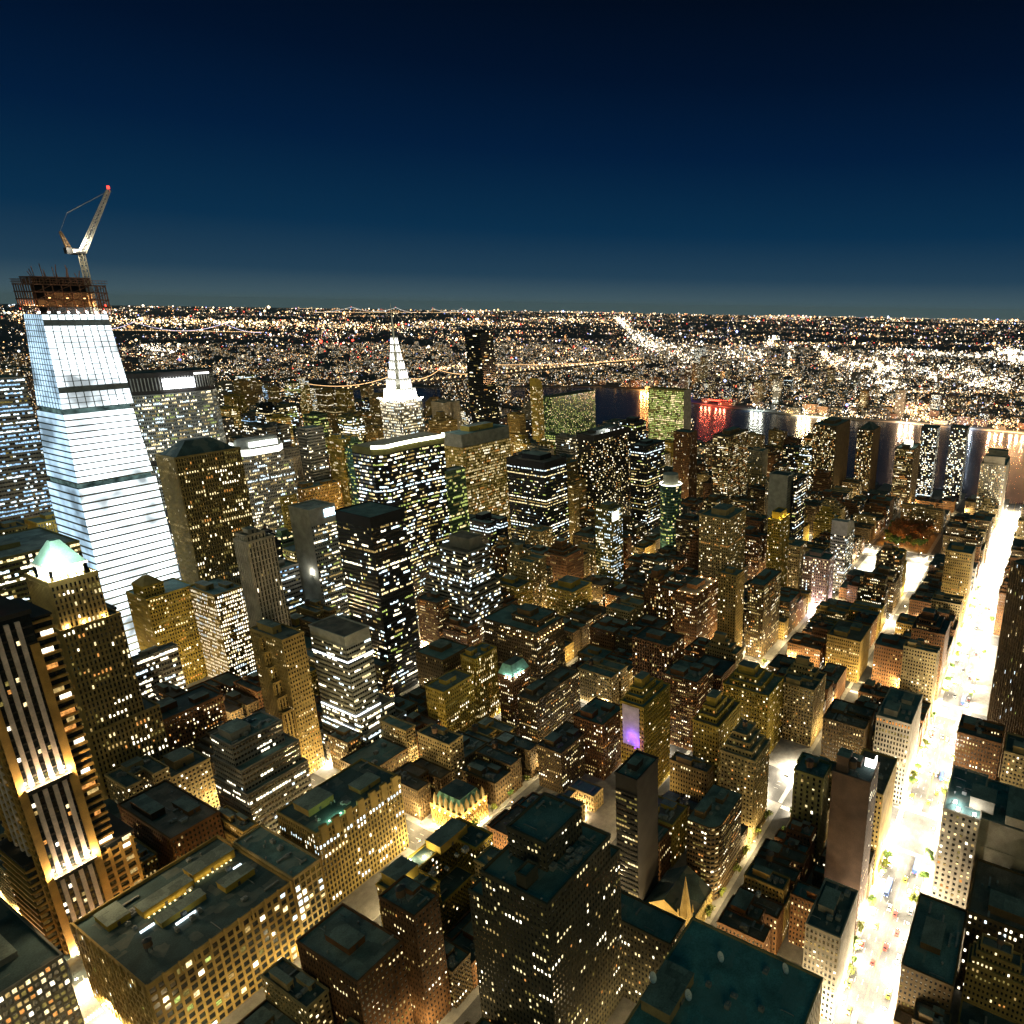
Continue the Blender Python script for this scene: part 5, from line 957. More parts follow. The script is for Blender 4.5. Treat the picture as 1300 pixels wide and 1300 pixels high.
def c_metlife(k,x,y,w,d,h,nm,lab):
    B = mkb(k,x,y,w,d,h,'pale2',nm,lab); st = ('concrete',2.3,3.8,.35,.35,.42,.3,.34,.10,'office')
    c = 12; P = [(x,y+d*.5),(x+c,y+4),(x+w*.32,y),(x+w*.68,y),(x+w-c,y+4),(x+w,y+d*.5),(x+w-c,y+d),(x+c,y+d)]
    B.sty = st; B.wm = wall('concrete'); 
    B.poly(P,0,150,(5,6),top=False); B.poly(P,156,h-22,(5,6),top=False)
    i = [(px+(.8 if px < x+w/2 else -.8),py+.8) for px,py in P]
    b = MB(); b.prism(i,150,156,0); b.prism(i,h-22,h-18,0); b.prism(P,h-5,h,1); b.prism(i,h-18,h-5,0); B.part('service_floors', b, [wall('dark'), wall('dark')])
    b = MB()
    for a, e_ in zip(P, P[1:]+P[:1]):
        L_ = math.dist(a,e_); n = int(L_/2.6)
        for q in range(n):
            t = (q+.5)/n; b.bar((a[0]+(e_[0]-a[0])*t,a[1]+(e_[1]-a[1])*t,h-18),(a[0]+(e_[0]-a[0])*t,a[1]+(e_[1]-a[1])*t,h-5),.5)
    B.part('crown_fins', b, wall('concrete'))
    b = MB(); b.box(x+w*.36,y-2.2,h-17,x+w*.68,y-1.2,h-7,0,bottom=True); B.part('lit_sign', b, glow('sign_white', (.85,.9,1), 14, .1, sample=True))
    B.roof.poly([(*q,h+.3) for q in P])
    b = MB(); b.box(x+w*.7,y-.9,h-4,x+w*.86,y-.3,h-2.4,0,bottom=True); B.part('rim_light', b, glow('rim_white', (1,1,.95), 5, .1))
    return B.done(ROOF[2])
CUST['metlife'] = c_metlife

def c_chrysler(k,x,y,w,d,h,nm,lab):
    B = mkb(k,x,y,w,d,h,'pierwht',nm,lab); B.sty = ('white',2.6,3.6,.45,.3,.4,.15,.45,.03,'white')
    B.tier(x-6,y-8,x+w+8,y+d+6,0,120); B.tier(x,y,x+w,y+d,120,205)
    cx, cy_ = x+w/2, y+d/2; gl = glow('spire_light', (1,.96,.86), 7, .45, .12); st_ = bsdf('spire_steel', (.62,.62,.58), .35, .1, metal=.6)
    r = w*.44; z = 205
    for t in range(7):
        r2 = r*.79; hgt = 13.5-t*.7; b = MB()
        pr = [(cx-r,cy_-r*.8),(cx-r*.8,cy_-r),(cx+r*.8,cy_-r),(cx+r,cy_-r*.8),(cx+r,cy_+r*.8),(cx+r*.8,cy_+r),(cx-r*.8,cy_+r),(cx-r,cy_+r*.8)]
        pr2 = [(cx+(a-cx)*.95,cy_+(q-cy_)*.95) for a,q in pr]
        b.prism(pr,z,z+hgt,0,0,pr2); B.part('crown_tier', b, st_)
        n = max(2,6-t); wl = (MB(),MB())                 # triangular lit windows along the arch of the tier
        for q in range(n):
            u0 = -r*.7+1.4*r*q/n; u1 = -r*.7+1.4*r*(q+1)/n; um = (u0+u1)/2
            for (ox, oy, ax) in ((cx,cy_-r-.25,0),(cx-r-.25,cy_,1)):
                A_ = lambda u_, z_: (ox+u_,oy,z_) if ax == 0 else (ox,oy+u_,z_)
                wl[ax].poly([A_(u0+.3,z+hgt*.12),A_(u1-.3,z+hgt*.12),A_(um,z+hgt*.92)])
        for b in wl: B.part('crown_lights', b, gl)
        r = r2; z += hgt*.93
    b = MB(); b.bar((cx,cy_,z),(cx,cy_,h),(1.6,.15),0,8); B.part('spire', b, st_)
    B.lampglow([(cx+sx*w*.46,y-3,206) for sx in (-1,0,1)]+[(x-3,cy_+sy*d*.46,206) for sy in (-1,0,1)], 'crown_floodlight', (1,.97,.85), 20, .8, 70000)
    B.lampglow([(x-1.5,y+1,207),(x+w*.5,y-1.5,207)], 'crown_lamp', (.9,.95,1), 30, 1.6)
    return B.done()
CUST['chrysler'] = c_chrysler

def c_curve(k,x,y,w,d,h,nm,lab):
    B = mkb(k,x,y,w,d,h,'blk3',nm,lab); B.sty = ('black',2.4,3.7,.07,.05,.5,.12,.38,.06,'office')
    P = [(x,y+12),(x+9,y+3)]+[(x+9+(w-17)*t,y+3+3.5*math.sin(math.pi*t)) for t in (.25,.5,.75)]+[(x+w-8,y+3),(x+w,y+12),(x+w,y+d),(x,y+d)]
    B.poly(P,0,h-9,(6,7),top=False)
    b = MB(); b.prism(P,h-9,h-2,0); B.part('top_band', b, wall('olive'))
    i = [(px,py) for px,py in P]; b = MB()
    for a, e_ in list(zip(P,P[1:]))[:6]: b.bar((*a,h-1.6),(*e_,h-1.6),1.7,0,6)
    B.part('rim_light', b, glow('rim_light_white', (1,1,.72), 8, .25, .1)); B.roof.poly([(*q,h-2.2) for q in P])
    return B.done(ROOF[2])
CUST['curvecrown'] = c_curve

def c_oct(k,x,y,w,d,h,nm,lab):
    B = mkb(k,x,y,w,d,h,'pale2',nm,lab); B.sty = ('concrete',2.8,3.7,.4,.3,.4,.2,.30,.06,'office'); d = max(d,30)
    B.tier(x,y,x+w,y+d,0,h-30,roof=0); c = w*.22
    def o(g_): return [(x+g_,y+c),(x+c,y+g_),(x+w-c,y+g_),(x+w-g_,y+c),(x+w-g_,y+d-c),(x+w-c,y+d-g_),(x+c,y+d-g_),(x+g_,y+d-c)]
    B.poly(o(1),h-30,h-19,top=False)
    b = MB(); b.prism(o(1.5),h-19,h-12,0); B.part('crown_band', b, glow('octagon_light', (.95,1,.88), 4, .35, .1))
    b = MB(); b.prism(o(.8),h-12,h-10,0); b.prism(o(3),h-10,h-2,0,0,o(7)); B.part('crown_roof', b, wall('concrete'))
    b = MB(); 
    for q in range(14):
        t = (q+.5)/14; b.box(x+c+(w-2*c)*t-.5,y+1.2,h-10,x+c+(w-2*c)*t+.7,y+2.6,h-4,0); 
        b.box(x+1.2,y+c+(d-2*c)*t-.5,h-10,x+2.6,y+c+(d-2*c)*t+.7,h-4,0)
    B.part('crown_lights', b, glow('octagon_light2', (.9,1,.92), 3.2, .3, .1))
    return B.done()
CUST['oct'] = c_oct

def c_three(k,x,y,w,d,h,nm,lab):
    B = mkb(k,x,y,w,d,h,'dkbr',nm,lab); B.sty = ('brown',3.1,3.7,.3,1.1,.34,.15,.16,.03,'office')
    cx, cy_, r = x+w/2, y+d/2, w/2; P = [(cx-r,cy_),(cx,cy_-r),(cx+r,cy_),(cx,cy_+r)]
    B.face(P[3],P[0],12,h); B.face(P[0],P[1],12,h); B.face(P[1],P[2],12,h,blank=True); B.face(P[2],P[3],12,h,blank=True)
    B.roof.poly([(*q,h) for q in P]); B.wall.box(cx-r*.8,cy_-r*.5,0,cx+r*.5,cy_+r*.8,12,0)
    return B.done()
CUST['threepark'] = c_three

def c_bottom(k,x,y,w,d,h,nm,lab):
    B = mkb(k,x,y,w,d,h,'dkbr',nm,lab); B.sty = ('olive',2.9,3.4,.5,.15,.5,.12,.20,.02,'warm'); B.wm = bsdf('dark_brown_brick',(.085,.075,.045),.9)
    B.tier(x,y,x+w+6,y+d+8,0,h-13); B.tier(x,y+.0,x+w-1,y+d,h-13,h,parapet=1.4)
    B.tier(x+13,y+11,x+w-6,y+d-3,h,h+13,parapet=1.2,sty=None); B.tier(x+2,y+12,x+9,y+17,h,h+6,blank='SW')
    B.mech(x+14,y+2,x+w-8,y+9,h,14)
    b = MB()
    for q in range(8): b.bar((x+16+q*2.6,y+2,h),(x+16+q*2.6,y+9,h+1.6),.12); b.bar((x+16+q*2.6,y+9,h),(x+16+q*2.6,y+2,h+1.6),.12)
    B.part('pipe_rack', b, METAL)
    B.tier(x+w+6.2,y-26,x+w+20,y+d-4,0,46)
    return B.done(ROOF[0])
CUST['bottomC'] = c_bottom

def c_library(k,x,y,w,d,h,nm,lab):
    B = mkb(k,x,y,w,d,h,'pale2',nm,lab); B.wm = wall('beige')
    B.tier(x,y,x+10,y+d,0,h); B.tier(x+20,y,x+w,y+d,0,h-2); B.tier(x+10.2,y+d-6,x+19.8,y+d,0,h-3)
    B.lampglow([(x+12,y+3,.2),(x+17,y+8,.2),(x+14,y+11,.2)], 'court_floodlight', (1,.72,.4), 16, .5, 9000)
    return B.done(ROOF[0])
CUST['library'] = c_library

def c_mansion(k,x,y,w,d,h,nm,lab):
    B = mkb(k,x,y,w,d,h,'yelo',nm,lab); B.sty = ('beige',3.2,4.2,.5,.3,.4,.3,.3,0,'gold')
    B.tier(x,y,x+w,y+d,0,h-8,parapet=1.2)
    b = MB(); b.prism([(x+1,y+1),(x+w-1,y+1),(x+w-1,y+d-1),(x+1,y+d-1)],h-7,h,0,1,[(x+4,y+4),(x+w-4,y+4),(x+w-4,y+d-4),(x+4,y+d-4)]); B.part('mansard_roof', b, [COPPER, ROOF[2]])
    for q in range(5):
        for ax in (0,1):
            X_, Y_ = (x+2+q*4.3,y+.6) if ax == 0 else (x+.6,y+3+q*4.8); b = MB(); b.box(X_-.9,Y_-.9,h-7,X_+.9,Y_+.9,h-3.4,0); b.cone([(X_-1.1,Y_-1.1),(X_+1.1,Y_-1.1),(X_+1.1,Y_+1.1),(X_-1.1,Y_+1.1)],h-3.4,(X_,Y_,h+1.5),0); B.part('dormer', b, wall('beige'))
            B.lampglow([(X_-(1.6 if ax else 0),Y_-(0 if ax else 1.6),h-9.5)], 'dormer_floodlight', (1,.78,.4), 9, .3, 900)
    B.lampglow([(x+3+q*4,y-2.5,.3) for q in range(5)]+[(x-2.5,y+3+q*5,.3) for q in range(5)], 'facade_floodlight', (1,.75,.38), 9, .35, 3500)
    return B.done()
CUST['mansion'] = c_mansion

def c_church(k,x,y,w,d,h,nm,lab):
    B = mkb(k,x,y,w,d,h,'dkbr',nm,lab); B.wm = wall('stone'); B.face((x,y+d),(x,y),0,h); B.face((x,y),(x+w,y),0,h); B.face((x+w,y),(x+w,y+d),0,h,blank=True); B.face((x+w,y+d),(x,y+d),0,h,blank=True)
    b = MB(); ym = y+d*.55; b.quad((x,y-.4,h-.4),(x+w,y-.4,h-.4),(x+w,ym,h+9),(x,ym,h+9)); b.quad((x+w,y+d+.4,h-.4),(x,y+d+.4,h-.4),(x,ym,h+9),(x+w,ym,h+9)); b.poly([(x+.1,y+d,h),(x+.1,y,h),(x+.1,ym,h+8.8)],1); b.poly([(x+w-.1,y,h),(x+w-.1,y+d,h),(x+w-.1,ym,h+8.8)],1); B.part('gabled_roof', b, [ROOF[2], wall('tan')])
    b = MB(); b.box(x-4,y-1,0,x+1.5,y+4.5,22,0); b.cone(ring(x-1.25,y+1.75,3.3,8),22,(x-1.25,y+1.75,46),0); 
    for sx in (-4,1.5):
        for sy in (-1,4.5): b.cone(ring(x+sx,y+sy,.8,4),22,(x+sx,y+sy,27),0)
    B.part('spire', b, wall('tan'))
    B.lampglow([(x-6,y+8,.3),(x-6,y-2,.3)], 'church_floodlight', (1,.7,.35), 8, .3, 3000)
    return B.done(ROOF[2])
CUST['church'] = c_church

ROUND = {'round843'}
for (k,x,y,w,d,h,st,rf,nm,lab) in HAND:
    if k in CUST: CUST[k](k,x,y,w,d,h,nm,lab); continue
    B = mkb(k,x,y,w,d,h,st,nm,lab, GREENGLASS if st in ('grn','ungreen','tealg','greenap') else None)
    X, Y = x+w, y+d
    if k == 'round843':
        P = ring(x+w/2,y+d/2,w/2,20,.1); B.poly(P,0,h-14); b = MB(); b.prism(ring(x+w/2,y+d/2,w*.36,16),h-14,h,0); B.part('roof_drum', b, wall('concrete'))
        b = MB(); [b.bar((*P[q],h-13),(*P[(q+1)%20],h-13),.6) for q in range(20)]; B.part('rim_light', b, glow('rim_light_white', (1,1,.72), 6)); B.done(); continue
    if k == 'silver':
        for q, (a,c,e_,f,z0,z1) in enumerate(((424,462,466,528,0,40),(425,463,464,524,40,62),(427,466,461,516,62,84),(432,468,458,506,84,98),(440,474,456,500,98,108))): B.tier(a,c,e_,f,z0,z1,blank='SW' if q == 4 else '')
        B.done(); continue
    if k == 'white395':
        B.tier(x-2,y-14,X+18,Y+4,0,14,sty='rib2'); B.tier(x-1,y-9,X+14,Y+2,14,26,sty='rib2'); B.tier(x,y-4,X+9,Y+1,26,38,sty='rib2'); B.tier(x,y,X,Y,38,h-7,top=False)
        B.tier(x,y,X,Y,h-7,h,blank='SW'); b = MB()
        for z in (38.3,26.3,h-19): b.box(x-.6,y-.6,z,X+.6,y-.55,z+1.3,0,bottom=True); b.box(x-.62,y-.6,z,x-.57,Y,z+1.3,0,bottom=True)
        B.part('floor_light', b, glow('floor_light_white', (.9,.97,1), 3.2, .4)); B.lampglow([(x-9,y+4,.3),(x-9,y+12,.3),(x-12,y+20,.3)], 'plaza_floodlight', (1,.95,.8), 12, .6, 30000); B.done(); continue
    if k == 'whiteslab':
        B.tier(x,y,X,Y,0,h-14,blank='W',top=False); B.tier(x,y,X,Y,h-14,h,blank='SW')
        b = MB(); b.box(x+w*.55,y-.5,h-9,X-1,y-.1,h-2,0,bottom=True); B.part('lit_sign', b, glow('sign_blue_white', (.55,.8,1), 7, .3, .3, sample=True)); B.lampglow([(x-1.5,y+d*.3,h-62)], 'wall_washer', (1,.95,.8), 5, .4, 7000); B.done(); continue
    if k == 'stripebase':
        B.tier(x+w*.25,y,X,Y,0,h); 
        for q in range(6): B.tier(x-2+q*.8,y+2+q*3.6,x+w*.25-.1,y+5.4+q*3.6,0,h-52+q*10,sty='pierwht')
        B.house(x+w*.4,y+d*.4,x+w*.7,Y-4,h,5); B.done(); continue
    if k == 'greyT2':
        B.tier(x,y,X,Y,0,h-14); B.tier(x+1,y+4,X-1,Y-1,h-14,h); B.tier(x+2,y+11,X-5,Y-2,h,h+14); B.house(x+5,y+16,x+16,Y-5,h+14,5); B.mech(x+4,y+13,X-9,Y-5,h+14,8); B.done(); continue
    if k == 'fourpark':
        B.tier(x,y,X,y+12,0,h); B.tier(x,Y-18,X,Y,0,h); B.tier(x+4,y+12.2,X,Y-18.2,0,h-2,blank='W'); rooftop(B,x,y,w,d,h,rf)
        b = MB()
        for q in range(3): b.box(x+3.6,y+14,12+q*20,x+3.95,Y-20,12.8+q*20,0,bottom=True)
        B.part('cornice', b, B.wm); B.done(); continue
    if k == 'brownside':
        B.wm = bsdf('plum_brown_brick', (.12,.075,.05), .9)
        B.tier(x,y,X,Y,0,h,blank='W'); rooftop(B,x,y,w,d,h,rf); B.house(x+2,Y-7,x+9,Y-1,h,9)
        b = MB(); b.box(X-6,y+1,h+.4,X-1,y+1.6,h+5,0,bottom=True); b.box(X-6,y+1.7,h+.4,X-5.4,y+6,h+5,0,bottom=True); B.part('lit_terrace', b, glow('terrace_white', (1,.97,.9), 5, .2)); B.done(); continue
    if k == 'dark785': B.tier(x,y,X,Y,0,h-9,blank='S',top=False); B.tier(x,y,X,Y,h-9,h,blank='SW'); rooftop(B,x,y,w,d,h,'shed'); B.done(); continue
    if k == 'concrete978': B.tier(x,y,X,Y,0,h,blank='W'); rooftop(B,x,y,w,d,h,rf); B.done(); continue
    if k == 'un': B.tier(x,y,X,Y,0,h,blank='S',parapet=3,sty='ungreen'); b = MB(); b.box(x-.5,y-.6,0,X+.5,y-.45,h+3,0); B.part('end_wall', b, wall('concrete')); B.done(); continue
    if k == 'purple':
        B.tier(x,y,X,Y,0,h); rooftop(B,x,y,w,d,h,rf); b = MB(); b.box(x-.8,y+3,h-30,x-.45,Y-2,h-.5,0,bottom=True); B.part('lit_wall_panel', b, bsdf('white_panel', (.46,.42,.52), .8))
        B.lampglow([(x-4.5,y+4,h-28),(x-4.5,y+9,h-24)], 'purple_floodlight', (.30,.08,1), 4, .4, 2600); B.done(); continue
    if k == 'gold':
        B.tier(x,y,X,Y,0,h-16,top=False); b = MB(); b.box(x+.2,y+.2,h-16,X-.2,Y-.2,h,0); 
        for q in range(36): xx = x+w*(q+.5)/36; b.box(xx-.5,y-.4,h-14.5,xx+.5,y+.2,h,0)
        for q in range(13): yy = y+d*(q+.5)/13; b.box(x-.4,yy-.5,h-14.5,x+.2,yy+.5,h,0)
        B.part('blank_band', b, wall('concrete')); B.roof.quad((x,y,h+.2),(X,y,h+.2),(X,Y,h+.2),(x,Y,h+.2)); rooftop(B,x,y,w,d,h+.3,rf); B.done(); continue
    if k in ('blacktower','pair730','black2') and w > 30:
        B.tier(x,y,X,Y,0,h-7,top=False); B.tier(x,y,X,Y,h-7,h,blank='SW'); rooftop(B,x,y,w,d,h,rf); B.done(); continue
    if k == 'yel520':
        B.tier(x,y,x+16,Y,0,h); B.tier(x+16.1,Y-10,X,Y,0,h); B.tier(X-12,y,X,Y-10.1,0,h); B.tier(x+16.1,y+3,X-12.1,Y-10.1,0,h-18); rooftop(B,x,y,w,d,h,rf); B.done(); continue
    if k == 'curvebrick':
        P = [(x,Y),(x,y+6)]+[(x+6-6*math.cos(t),y+6-6*math.sin(t)) for t in (.4,.8,1.2)]+[(x+6,y),(X,y),(X,Y)]; B.poly(P,0,h); rooftop(B,x,y+3,w,d-3,h,rf); B.done(); continue
    if k == 'longdark':
        B.tier(x,y,X,Y,0,h,parapet=1.8); rooftop(B,x,y,w,d,h,rf)
        for q in range(11):
            b = MB(); xx = x+(w-1)*q/10; b.box(xx-.4,y-1.1,h-3,xx+.4,y-.55,h+3.2,0); B.part('finial', b, B.wm)
            b = MB(); yy = y+(d-1)*q/10; b.box(x-1.1,yy-.4,h-3,x-.55,yy+.4,h+3.2,0); B.part('finial', b, B.wm)
        B.done(); continue
    if k == 'tan430':
        B.tier(x,y,X,Y,0,h)
        for q in range(7):
            b = MB(); b.box(x+w*(q+.25)/7,y-.9,h-6,x+w*(q+.75)/7,y+.8,h+3.4,0); B.part('parapet_gable', b, B.wm)
        rooftop(B,x,y,w,d,h,rf); B.lampglow([(x+w*q,y+3,h+.2) for q in (.18,.25,.31)], 'green_roof_light', (.5,1,.6), 7, .35, 900); B.done(); continue
    B.tier(x,y,X,Y,0,h)
    if k == 'pink1020': B.lampglow([(x-6,y-4,.3),(x+w*.5,y-6,.3),(x-6,y+d*.5,.3)], 'white_floodlight', (1,.9,.95), 12, .5, 60000)
    rooftop(B,x,y,w,d,h,rf); B.done(bsdf_roof_teal if k == 'altman' else None)

for (x,y,w,d,h,st,rf,nm,lab) in INFILL:
    B = mkb('',x,y,w,d,h,st,nm,lab); q_ = B.rs.random(); X, Y = x+w, y+d
    if h > 30 and q_ < .33:                                   # set back near the top
        h1 = h*B.rs.uniform(.68,.86); B.tier(x,y,X,Y,0,h1); s_ = min(3.5,w*.14); x, y, w, d = x+s_, y+s_, w-1.6*s_, d-1.6*s_; B.tier(x,y,x+w,y+d,h1,h)
    elif w > 17 and q_ < .68:                                 # a light court between two wings
        a_ = w*B.rs.uniform(.32,.42); c_ = d*B.rs.uniform(.25,.45); B.tier(x,y,x+a_,Y,0,h); B.tier(X-a_,y,X,Y,0,h-(0 if q_ < .5 else 3.2)); B.tier(x+a_+.36,y+c_,X-a_-.36,Y,0,h-.1)
        y += c_; d -= c_
    elif d > 20 and h < 30 and q_ < .9: c_ = d*.35; B.tier(x,y,X,Y-c_,0,h); B.tier(x+w*.3,Y-c_+.36,X,Y,0,h*.6); d -= c_
    else: B.tier(x,y,X,Y,0,h)
    rooftop(B,x,y,w,d,h,rf); B.done(near=0)

# ------------------------------------------------------------------ mass of far buildings (windows in the wall material)
def far_mat(name, wcol, lit, st=1.0, bay=3.4, fl=3.6):
    m = bpy.data.materials.new(name); m.use_nodes = True; t = m.node_tree; p = t.nodes['Principled BSDF']; p.inputs['Roughness'].default_value = .8
    uv = N(t,'ShaderNodeUVMap'); dv = N(t,'ShaderNodeVectorMath', operation='DIVIDE'); dv.inputs[1].default_value = (bay,fl,1); t.links.new(uv.outputs[0], dv.inputs[0])
    fl_ = N(t,'ShaderNodeVectorMath', operation='FLOOR'); fr = N(t,'ShaderNodeVectorMath', operation='FRACTION'); t.links.new(dv.outputs[0], fl_.inputs[0]); t.links.new(dv.outputs[0], fr.inputs[0])
    wn = N(t,'ShaderNodeTexWhiteNoise', noise_dimensions='3D'); t.links.new(fl_.outputs[0], wn.inputs['Vector'])
    s = N(t,'ShaderNodeSeparateXYZ'); t.links.new(fr.outputs[0], s.inputs[0])
    def M_(op, a, b=None):
        n = N(t,'ShaderNodeMath', operation=op)
        for i_, v in enumerate((a,b)):
            if v is None: continue
            if isinstance(v,(int,float)): n.inputs[i_].default_value = v
            else: t.links.new(v, n.inputs[i_])
        return n.outputs[0]
    mask = M_('MULTIPLY', M_('LESS_THAN', M_('ABSOLUTE', M_('SUBTRACT', s.outputs[0], .5)), .3), M_('LESS_THAN', M_('ABSOLUTE', M_('SUBTRACT', s.outputs[1], .5)), .28))
    lt = M_('MULTIPLY', mask, M_('LESS_THAN', wn.outputs['Value'], lit))
    sc_ = N(t,'ShaderNodeSeparateColor'); t.links.new(wn.outputs['Color'], sc_.inputs[0])
    ramp = N(t,'ShaderNodeValToRGB'); ramp.color_ramp.elements[0].color = (1,.5,.14,1); ramp.color_ramp.elements[1].color = (.85,.95,1,1)
    e_ = ramp.color_ramp.elements.new(.5); e_.color = (1,.78,.42,1); t.links.new(sc_.outputs[1], ramp.inputs[0])
    t.links.new(ramp.outputs[0], p.inputs['Emission Color']); t.links.new(M_('MULTIPLY', lt, M_('MULTIPLY', M_('POWER', sc_.outputs[2], 1.5), 4.2*st)), p.inputs['Emission Strength'])
    mx = N(t,'ShaderNodeMix', data_type='RGBA'); mx.inputs[6].default_value = (*wcol,1); mx.inputs[7].default_value = (.012,.014,.015,1); t.links.new(mask, mx.inputs[0]); t.links.new(mx.outputs[2], p.inputs['Base Color'])
    m.cycles.emission_sampling = 'NONE'; return m
FARM = [far_mat('far_wall_tan',(.25,.19,.11),.30), far_mat('far_wall_brick',(.13,.07,.045),.26), far_mat('far_wall_dark',(.03,.03,.03),.30), far_mat('far_wall_pale',(.30,.28,.23),.34)]
def far_boxes(name, rows, rs):
    b = MB(); uv = []
    for (x,y,w,d,h) in rows:
        m = rs.choice((0,1,1,2,2,3)); o = rs.randint(0,900)*3.4; v = rs.randint(0,900)*3.6
        for (p,q,L) in (((x,y),(x+w,y),w),((x+w,y),(x+w,y+d),d),((x+w,y+d),(x,y+d),w),((x,y+d),(x,y),d)):
            b.quad((*p,0),(*q,0),(*q,h),(*p,h),m); uv += [o,v,o+L,v,o+L,v+h,o,v+h]; o += L+34
        b.quad((x,y,h),(x+w,y,h),(x+w,y+d,h),(x,y+d,h),4); uv += [0]*8
        if h > 25:
            hw, hd_ = w*.3, d*.3; x2, y2 = x+w*.3, y+d*.3
            b.box(x2,y2,h,x2+hw,y2+hd_,h+4,4); uv += [0]*40
    b.uv = uv; return tag(b.build(name, FARM+[ROOF[2]]), kind='stuff')
far_boxes('distant_rooftops', [(x,y,w,d,h) for x,y,w,d,h in REST], random.Random(3))
rs = random.Random(21)
def inland(x, y):
    # metres east of the far shore
    for (xa,ya),(xb,yb) in zip(FAR_, FAR_[1:]):
        if yb <= y <= ya: return x-(xa+(xb-xa)*(ya-y)/(ya-yb))
    return -1
rows = []
while len(rows) < 2600:
    r = 2000*math.exp(rs.uniform(0,1.1)); az = R(rs.uniform(20,93)); x, y = r*math.sin(az), r*math.cos(az)
    if inland(x,y) < 25: continue
    if y < 650 and x < 3000 and rs.random() < .35: continue
    rows.append((round(x),round(y),rs.uniform(14,46),rs.uniform(14,40),rs.choice([8,9,11,12,14,18,24,30])))
far_boxes('distant_borough', rows, rs)
rows = []
for k in range(40): rows.append((rs.uniform(1690,1790),rs.uniform(1500,1900),rs.uniform(12,30),rs.uniform(14,40),rs.choice([12,18,30,45,60])))
far_boxes('island_buildings', rows, rs)
rows = []
while len(rows) < 900:
    r = 2300*math.exp(rs.uniform(0,1.3)); az = R(rs.uniform(2,34)); x, y = r*math.sin(az), r*math.cos(az)
    if y < 2400 or x > 1290: continue
    rows.append((round(x),round(y),rs.uniform(14,40),rs.uniform(14,40),rs.choice([15,20,24,30,45,70])))
far_boxes('distant_uptown', rows, rs)
PCOL = ['pale','brown','dark','tan','glassy','grey']
SHORE = [(2230,1240,28,22,105),(2330,1290,30,24,88),(2290,1150,22,22,120),(2420,1230,34,26,74),(2500,1330,26,26,135),(2620,1420,40,30,90),(2760,1430,30,26,150),(2900,1520,44,40,196),(2700,1300,30,24,84),(2240,1060,30,24,70),(2150,905,24,22,112),(2160,840,24,22,124),(2230,930,26,24,98),(2330,1000,30,26,78),(2480,1080,30,26,70),(2180,690,24,22,58),(2230,560,26,24,95),(2170,430,22,26,118),(2280,450,26,26,76),(2210,330,26,26,104),(2320,300,30,26,88),(2560,950,40,26,86),(2680,1060,36,26,80),(2840,760,60,26,92),(2960,900,30,26,100),(2200,180,40,30,42)]
ADJ = ['slim','broad','stout','glittering','dim','pale','gold','white','tall','short','dark','brown','twin lit','square','narrow','grey','warm lit','cool lit','lone','low','red topped','speckled','bright','plain','half lit','shadowy']
for k, (x,y,w,d,h) in enumerate(SHORE):
    B = mkb('',x,y,w,d,h,('aptgold','bwapt','dkapt','blk3','aptgold','gryb')[k%6],'apartment_tower','%s tower on the far shore, %s' % (ADJ[k], ('above the red glow on the water','left of the red glow','rising over the far waterfront lamps','behind the waterfront lights')[0 if 800 < y < 1100 and x < 2300 else 1 if y >= 1100 and x < 2450 else 2 if y < 800 and x < 2400 else 3]))
    h *= .72; B.tier(x,y,x+w,y+d,0,h); rooftop(B,x,y,w,d,h,'box'); B.done(near=0)

# ------------------------------------------------------------------ tower crane on the unfinished skyscraper
cx, cy_, cz = 292, 717, 333
T = empty('tower_crane', (cx,cy_,cz), 'tower crane with a raised lattice jib and red tip lamp on the unfinished skyscraper', 'crane'); TO = (cx,cy_,cz)
CR = bsdf('crane_paint', (.55,.50,.36), .6)
def lattice(mb, a, b, wa, wb, n, r=.22):
    a = Vector(a); b = Vector(b); d = (b-a).normalized(); u = d.cross(Vector((.3,.2,.9))).normalized(); v = d.cross(u); pr = None
    for i in range(n+1):
        t = i/n; c = a.lerp(b,t); w_ = wa+(wb-wa)*t; q = [c+(u*sx+v*sy)*w_ for sx,sy in ((-1,-1),(1,-1),(1,1),(-1,1))]
        if pr:
            for k in range(4): mb.bar(pr[k],q[k],r); mb.bar(pr[k],q[(k+1)%4],r*.7)
        for k in range(4): mb.bar(q[k],q[(k+1)%4],r*.7)
        pr = q
hr = rt0*.92+Vector((0,0,0))
top = Vector((cx,cy_,cz+20))
b = MB(); lattice(b,(cx,cy_,cz-30),top,1.5,1.5,12,.3); b.build('mast', CR, T, TO)
b = MB(); p0 = top-rt0*9; b.box(top.x-3,top.y-3,top.z,top.x+3,top.y+3,top.z+1.4,0,bottom=True); b.bar(tuple(p0),tuple(top+rt0*2),1.1); b.box(p0.x-3,p0.y-3,p0.z-.5,p0.x+2,p0.y+2,p0.z+4,0,bottom=True); b.build('slewing_deck', DARKM, T, TO)
b = MB(); lattice(b,top+rt0*1.5+Vector((0,0,1.5)),top+rt0*33+Vector((0,0,47)),1.7,.9,16,.3); b.build('jib', bsdf('crane_jib_pale',(.62,.60,.52),.6), T, TO)
b = MB(); lattice(b,p0+Vector((0,0,3)),top-rt0*13+Vector((0,0,16)),1.4,.6,5,.3); b.build('counter_frame', bsdf('crane_brown',(.25,.16,.08),.7), T, TO)
b = MB(); b.bar(tuple(top-rt0*4+Vector((0,0,30))),tuple(top+rt0*32+Vector((0,0,46))),.3); b.bar(tuple(top-rt0*13+Vector((0,0,16))),tuple(top-rt0*4+Vector((0,0,30))),.1); b.build('pendant_cable', METAL, T, TO)
tip = top+rt0*33+Vector((0,0,48)); b = MB(); b.prism(ring(tip.x,tip.y,1.0,8),tip.z,tip.z+2,0); b.build('tip_lamp', glow('red_beacon',(1,.05,.03),4,0), T, TO)
